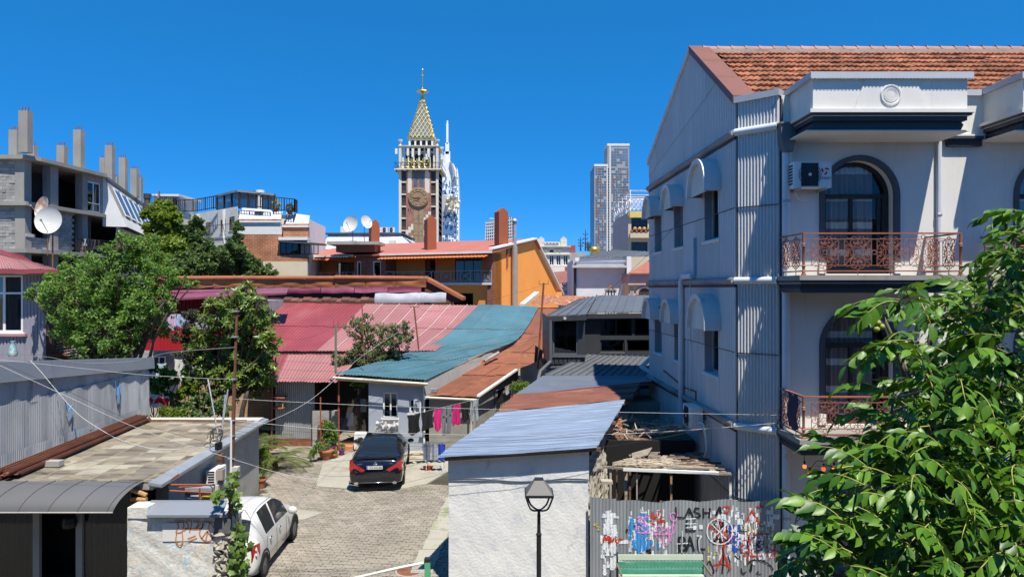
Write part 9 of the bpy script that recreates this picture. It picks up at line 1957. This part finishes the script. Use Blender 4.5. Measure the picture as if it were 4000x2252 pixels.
# ================================================================ laundry
def garment(name,label,p0,p1,ln,col,kind='cloth',group='laundry on the yard line',pat=None):
    a,b_ = P(*p0),P(*p1); mb = MB(); ph = r6.uniform(0,6); wd = (b_ - a).length
    if kind == 'trousers':
        for s_ in (0,1):
            u0,u1 = (0.,.47) if s_ == 0 else (.53,1.)
            mb.grid(lambda u,v: a.lerp(b_,u0 + (u1 - u0) * u * (1 - .25 * max(0,v - .3)) + (.04 * v if s_ == 0 else 0)) + V((.02 * math.sin(v * 6 + ph + s_ * 2),.04 * math.sin(u * 6 + v * 4 + ph) - .03 * math.sin(u * PI),-ln * v)),8,14)
        mb.grid(lambda u,v: a.lerp(b_,u) + V((0,.03 * math.sin(u * 9 + ph),-ln * .32 * v)),12,5)
    else: mb.grid(lambda u,v: a.lerp(b_,.5 + (u - .5) * (1 - (.18 * math.sin(v * 3) if kind == 'shirt' else 0))) + V((.01 * math.sin(v * 9),.05 * math.sin(u * 11 + v * 3 + ph) * (.3 + v),-ln * (v + .05 * math.sin(u * 7 + ph) * v) - .04 * math.sin(u * PI))),14,10)
    top(mb,name,pat or M('cloth_' + label.replace(' ','_')[:40],col,.9,var=.15,scale=6),label,'laundry',group,smooth='all')
LA,LB = (1588,1622,25.3),(1872,1556,25.9)
def ln_(t): return tuple(LA[i] + (LB[i] - LA[i]) * t for i in range(3))
mb = MB(); mb.tube([P(*ln_(0)),P(*ln_(1))],.006,4); top(mb,'clothes_line',m_ww,'clothes line carrying the black and pink laundry','line')
garment('hung_shirt','black shirt at the left end of the yard clothes line',ln_(.01),ln_(.19),.72,(.012,.012,.014),'shirt')
garment('hung_shirt','second black shirt from the left on the yard line',ln_(.20),ln_(.37),.66,(.014,.013,.017),'shirt')
garment('hung_towel','bright pink towel between black shirt and grey jeans',ln_(.38),ln_(.475),.80,(.62,.02,.19))
garment('hung_jeans','grey jeans hanging in the middle of the yard line',ln_(.48),ln_(.62),1.08,(.16,.17,.19),'trousers')
garment('hung_towel','dark pink cloth right of the grey jeans',ln_(.63),ln_(.74),.76,(.50,.02,.15))
garment('hung_shirt','black garment right of the dark pink cloth',ln_(.75),ln_(.87),.68,(.012,.012,.014),'shirt')
garment('hung_jeans','pale grey jeans at the right end of the yard line',ln_(.885),ln_(.99),.80,(.30,.33,.37),'trousers')
LA,LB = (1876,1552,29.0),(2022,1488,31.0)
mb = MB(); mb.tube([P(*ln_(0)),P(*ln_(1))],.006,4); top(mb,'clothes_line',m_ww,'farther clothes line beside the rusty roof','line')
for i,(t0,t1,c,l,lb) in enumerate(((.02,.2,(.28,.02,.03),.6,'dark red shirt on the farther clothes line'),(.23,.42,(.03,.03,.09),.7,'navy trousers on the farther clothes line'),(.45,.62,(.012,.012,.014),.6,'black shirt mid way on the farther clothes line'),(.66,.78,(.35,.35,.36),.35,'grey rag on the farther clothes line'),(.8,.97,(.02,.02,.05),.55,'dark shirt at the far end of the farther clothes line'))): garment('hung_garment',lb,ln_(t0),ln_(t1),l,c,'shirt','laundry on the farther line')
# drying rack and items by the blue grey house
dk_ = thing('drying_rack','small folding drying rack with blue clothes beside the white shed','drying rack',PZ(1700,1830,.05)); q = PZ(1700,1835,.05)
for dx in (-.3,.3):
    for s_ in (-1,1): mb = MB(); mb.tube([q + V((dx,s_ * .3,0)),q + V((dx,-s_ * .2,1.0))],.012,4); mb.build('leg',m_galv,dk_)
for dy in (-.2,-.07,.07,.2): mb = MB(); mb.tube([q + V((-.4,dy,1.0)),q + V((.4,dy,1.0))],.008,4); mb.build('rod',m_galv,dk_)
for i,(dx,c,lb) in enumerate(((-.28,(.14,.16,.22),'slate blue'),(.0,(.30,.33,.38),'pale grey'),(.26,(.02,.05,.40),'royal blue'))):
    mb = MB(); mb.grid(lambda u,v: q + V((dx - .13 + .26 * u,-.22 + .05 * math.sin(u * 7 + i),1.02 - .6 * v)),8,6); top(mb,'drying_cloth',M('dry_%d' % i,c,.9),lb + ' cloth hung on the small drying rack','laundry','laundry on the rack',smooth='all')
mb = MB(); p = PZ(1672,1832,.05); mb.lathe(p,[(.12,0),(.19,.10),(.2,.11)],12); top(mb,'plastic_basin',M('basin_red',(.55,.05,.02),.4),'small red plastic basin on the ground by the drying rack','basin',smooth=True)
mb = MB(); p = P(1515,1690,27.4); mb.grid(lambda u,v: p + V((-.45 + .9 * u,-.1 - .12 * math.sin(v * PI) + .05 * math.sin(u * 13),.52 - .62 * v)),16,8); top(mb,'laundry_heap',M('mixed_laundry',(.10,.10,.11),.9,var=.3,col2=(.65,.63,.62),amt=.55,scale2=5,sharp=.05),'heap of black and white laundry on the rack below the blue grey house window','laundry',smooth='all')
mb = MB(); mb.box(p.x - .4,p.x + .35,p.y - .25,p.y + .1,p.z - .2,p.z - .12); top(mb,'shelf',m_white,'white shelf below the laundry at the blue grey house','shelf')
hs_ = MB(); c = PZ(1625,1785,.06)
for k in range(3): hs_.tube([c + V((.45 * math.cos(i * PI / 8) * (1 - .12 * k),.35 * math.sin(i * PI / 8),.03 + .035 * k)) for i in range(16)],.018,5,closed=True)
top(hs_,'garden_hose',M('hose_cream',(.55,.48,.36),.6),'coiled cream garden hose beside the blue grey house corner','hose',smooth='all')
# sheets on the red walled house
for i,(px,w_,l,c,lb) in enumerate(((648,40,.9,(.55,.40,.58),'pink flowered sheet'),(690,38,.7,(.35,.45,.68),'light blue sheet'),(730,36,.8,(.38,.26,.56),'lilac sheet'),(768,44,.9,(.60,.60,.66),'white printed sheet'),(815,44,.9,(.48,.52,.66),'pale blue checked sheet'))): garment('hung_sheet',lb + ' hung in front of the crimson wall',(px,1224,36.5),(px + w_,1224,36.5),l,c,'cloth','sheets on the crimson house')
for i,(px,py,w_,l,c,lb) in enumerate(((606,1416,44,.75,(.40,.52,.62),'light blue shirt'),(680,1400,44,1.0,(.62,.62,.60),'large white cloth'),(735,1425,34,1.2,(.50,.46,.62),'lilac dress'),(572,1420,30,.5,(.03,.05,.22),'navy shirt'))): garment('hung_garment',lb + ' on the line left of the magnolia',(px,py,29),(px + w_,py,29),l,c,'shirt','laundry by the magnolia')
m_ging = M('gingham',(.55,.02,.03),.9,var=.1,col2=(.72,.70,.68),amt=.55,scale2=3.5,sharp=.03); mb = MB(); p = P(598,1560,26); mb.grid(lambda u,v: p + V((-.6 + 1.2 * u,.1 * math.sin(u * 9),.2 - .5 * v + .08 * math.sin(u * 5))),16,6); top(mb,'checked_cloth',m_ging,'red and white checked cloth behind the grey clad building','cloth',smooth='all')
# string lights under the lower balcony
sl_ = thing('string_lights','string of red and orange bulbs under the lower balcony','string lights',P(3150,1740,14.2)); mb = MB(); mb.tube(catmull([P(3145,1745,14.3),P(3142,1800,14.25),P(3163,1830,14.2),P(3190,1800,14.2),P(3216,1800,14.2),P(3240,1790,14.2),P(3310,1815,14.2)],5),.007,4); mb.build('cable',m_blackp,sl_)
for i,(px,py) in enumerate(((3143,1820),(3163,1845),(3217,1830),(3258,1825))):
    mb = MB(); c = P(px,py,14.2); mb.ball(c,.042,10,8,(1,1,1.15)); bo = mb.build('bulb',emis('bulb_%d' % i,(1,.12,.04) if i in (1,2) else (1,.26,.06),.9),sl_,smooth='all'); mb = MB(); mb.lathe(c + V((0,0,.04)),[(.022,0),(.022,.06),(.01,.075)],8); mb.build('socket',m_blackp,bo)
mb = MB(); c = P(3150,1748,14.3); mb.box(c.x - .05,c.x + .06,14.2,14.4,c.z - .03,c.z + .12); top(mb,'flood_light',m_blackp,'small flood light at the lower balcony corner','lamp')
mb = MB(); c = P(3670,1540,14.1); mb.box(c.x - .14,c.x + .16,13.95,14.2,c.z - .05,c.z + .1); top(mb,'blue_box',M('blue_plastic',(.01,.28,.48),.4),'bright blue plastic box on the lower balcony behind leaves','box')
mb = MB(); a = P(3100,1560,14.3); mb.grid(lambda u,v: a + V((.0 + .02 * math.sin(v * 8),-.5 * u + .3,.12 - .75 * v + .03 * math.sin(u * 9))),8,8); top(mb,'rug',M('dark_rug',(.03,.03,.06),.9,var=.3),'dark rug hung over the side rail of the lower balcony','rug',smooth='all')
# tangle of wires at the house corner
for k in range(6):
    mb = MB(); c = P(3062 + r6.uniform(-8,12),1650 + r6.uniform(-30,40),15.0); rr = r6.uniform(.06,.16); mb.tube([c + V((rr * math.cos(i * PI / 6),-.03,rr * 1.4 * math.sin(i * PI / 6))) for i in range(int(r6.uniform(7,12)))],.006,4); top(mb,'cable_loop',m_wb_,['wide black cable loop','small black cable loop','tall thin cable loop','tilted cable loop','low hanging cable loop','upper cable loop'][k] + ' hanging at the town house corner','cable','cable loops at the town house corner')
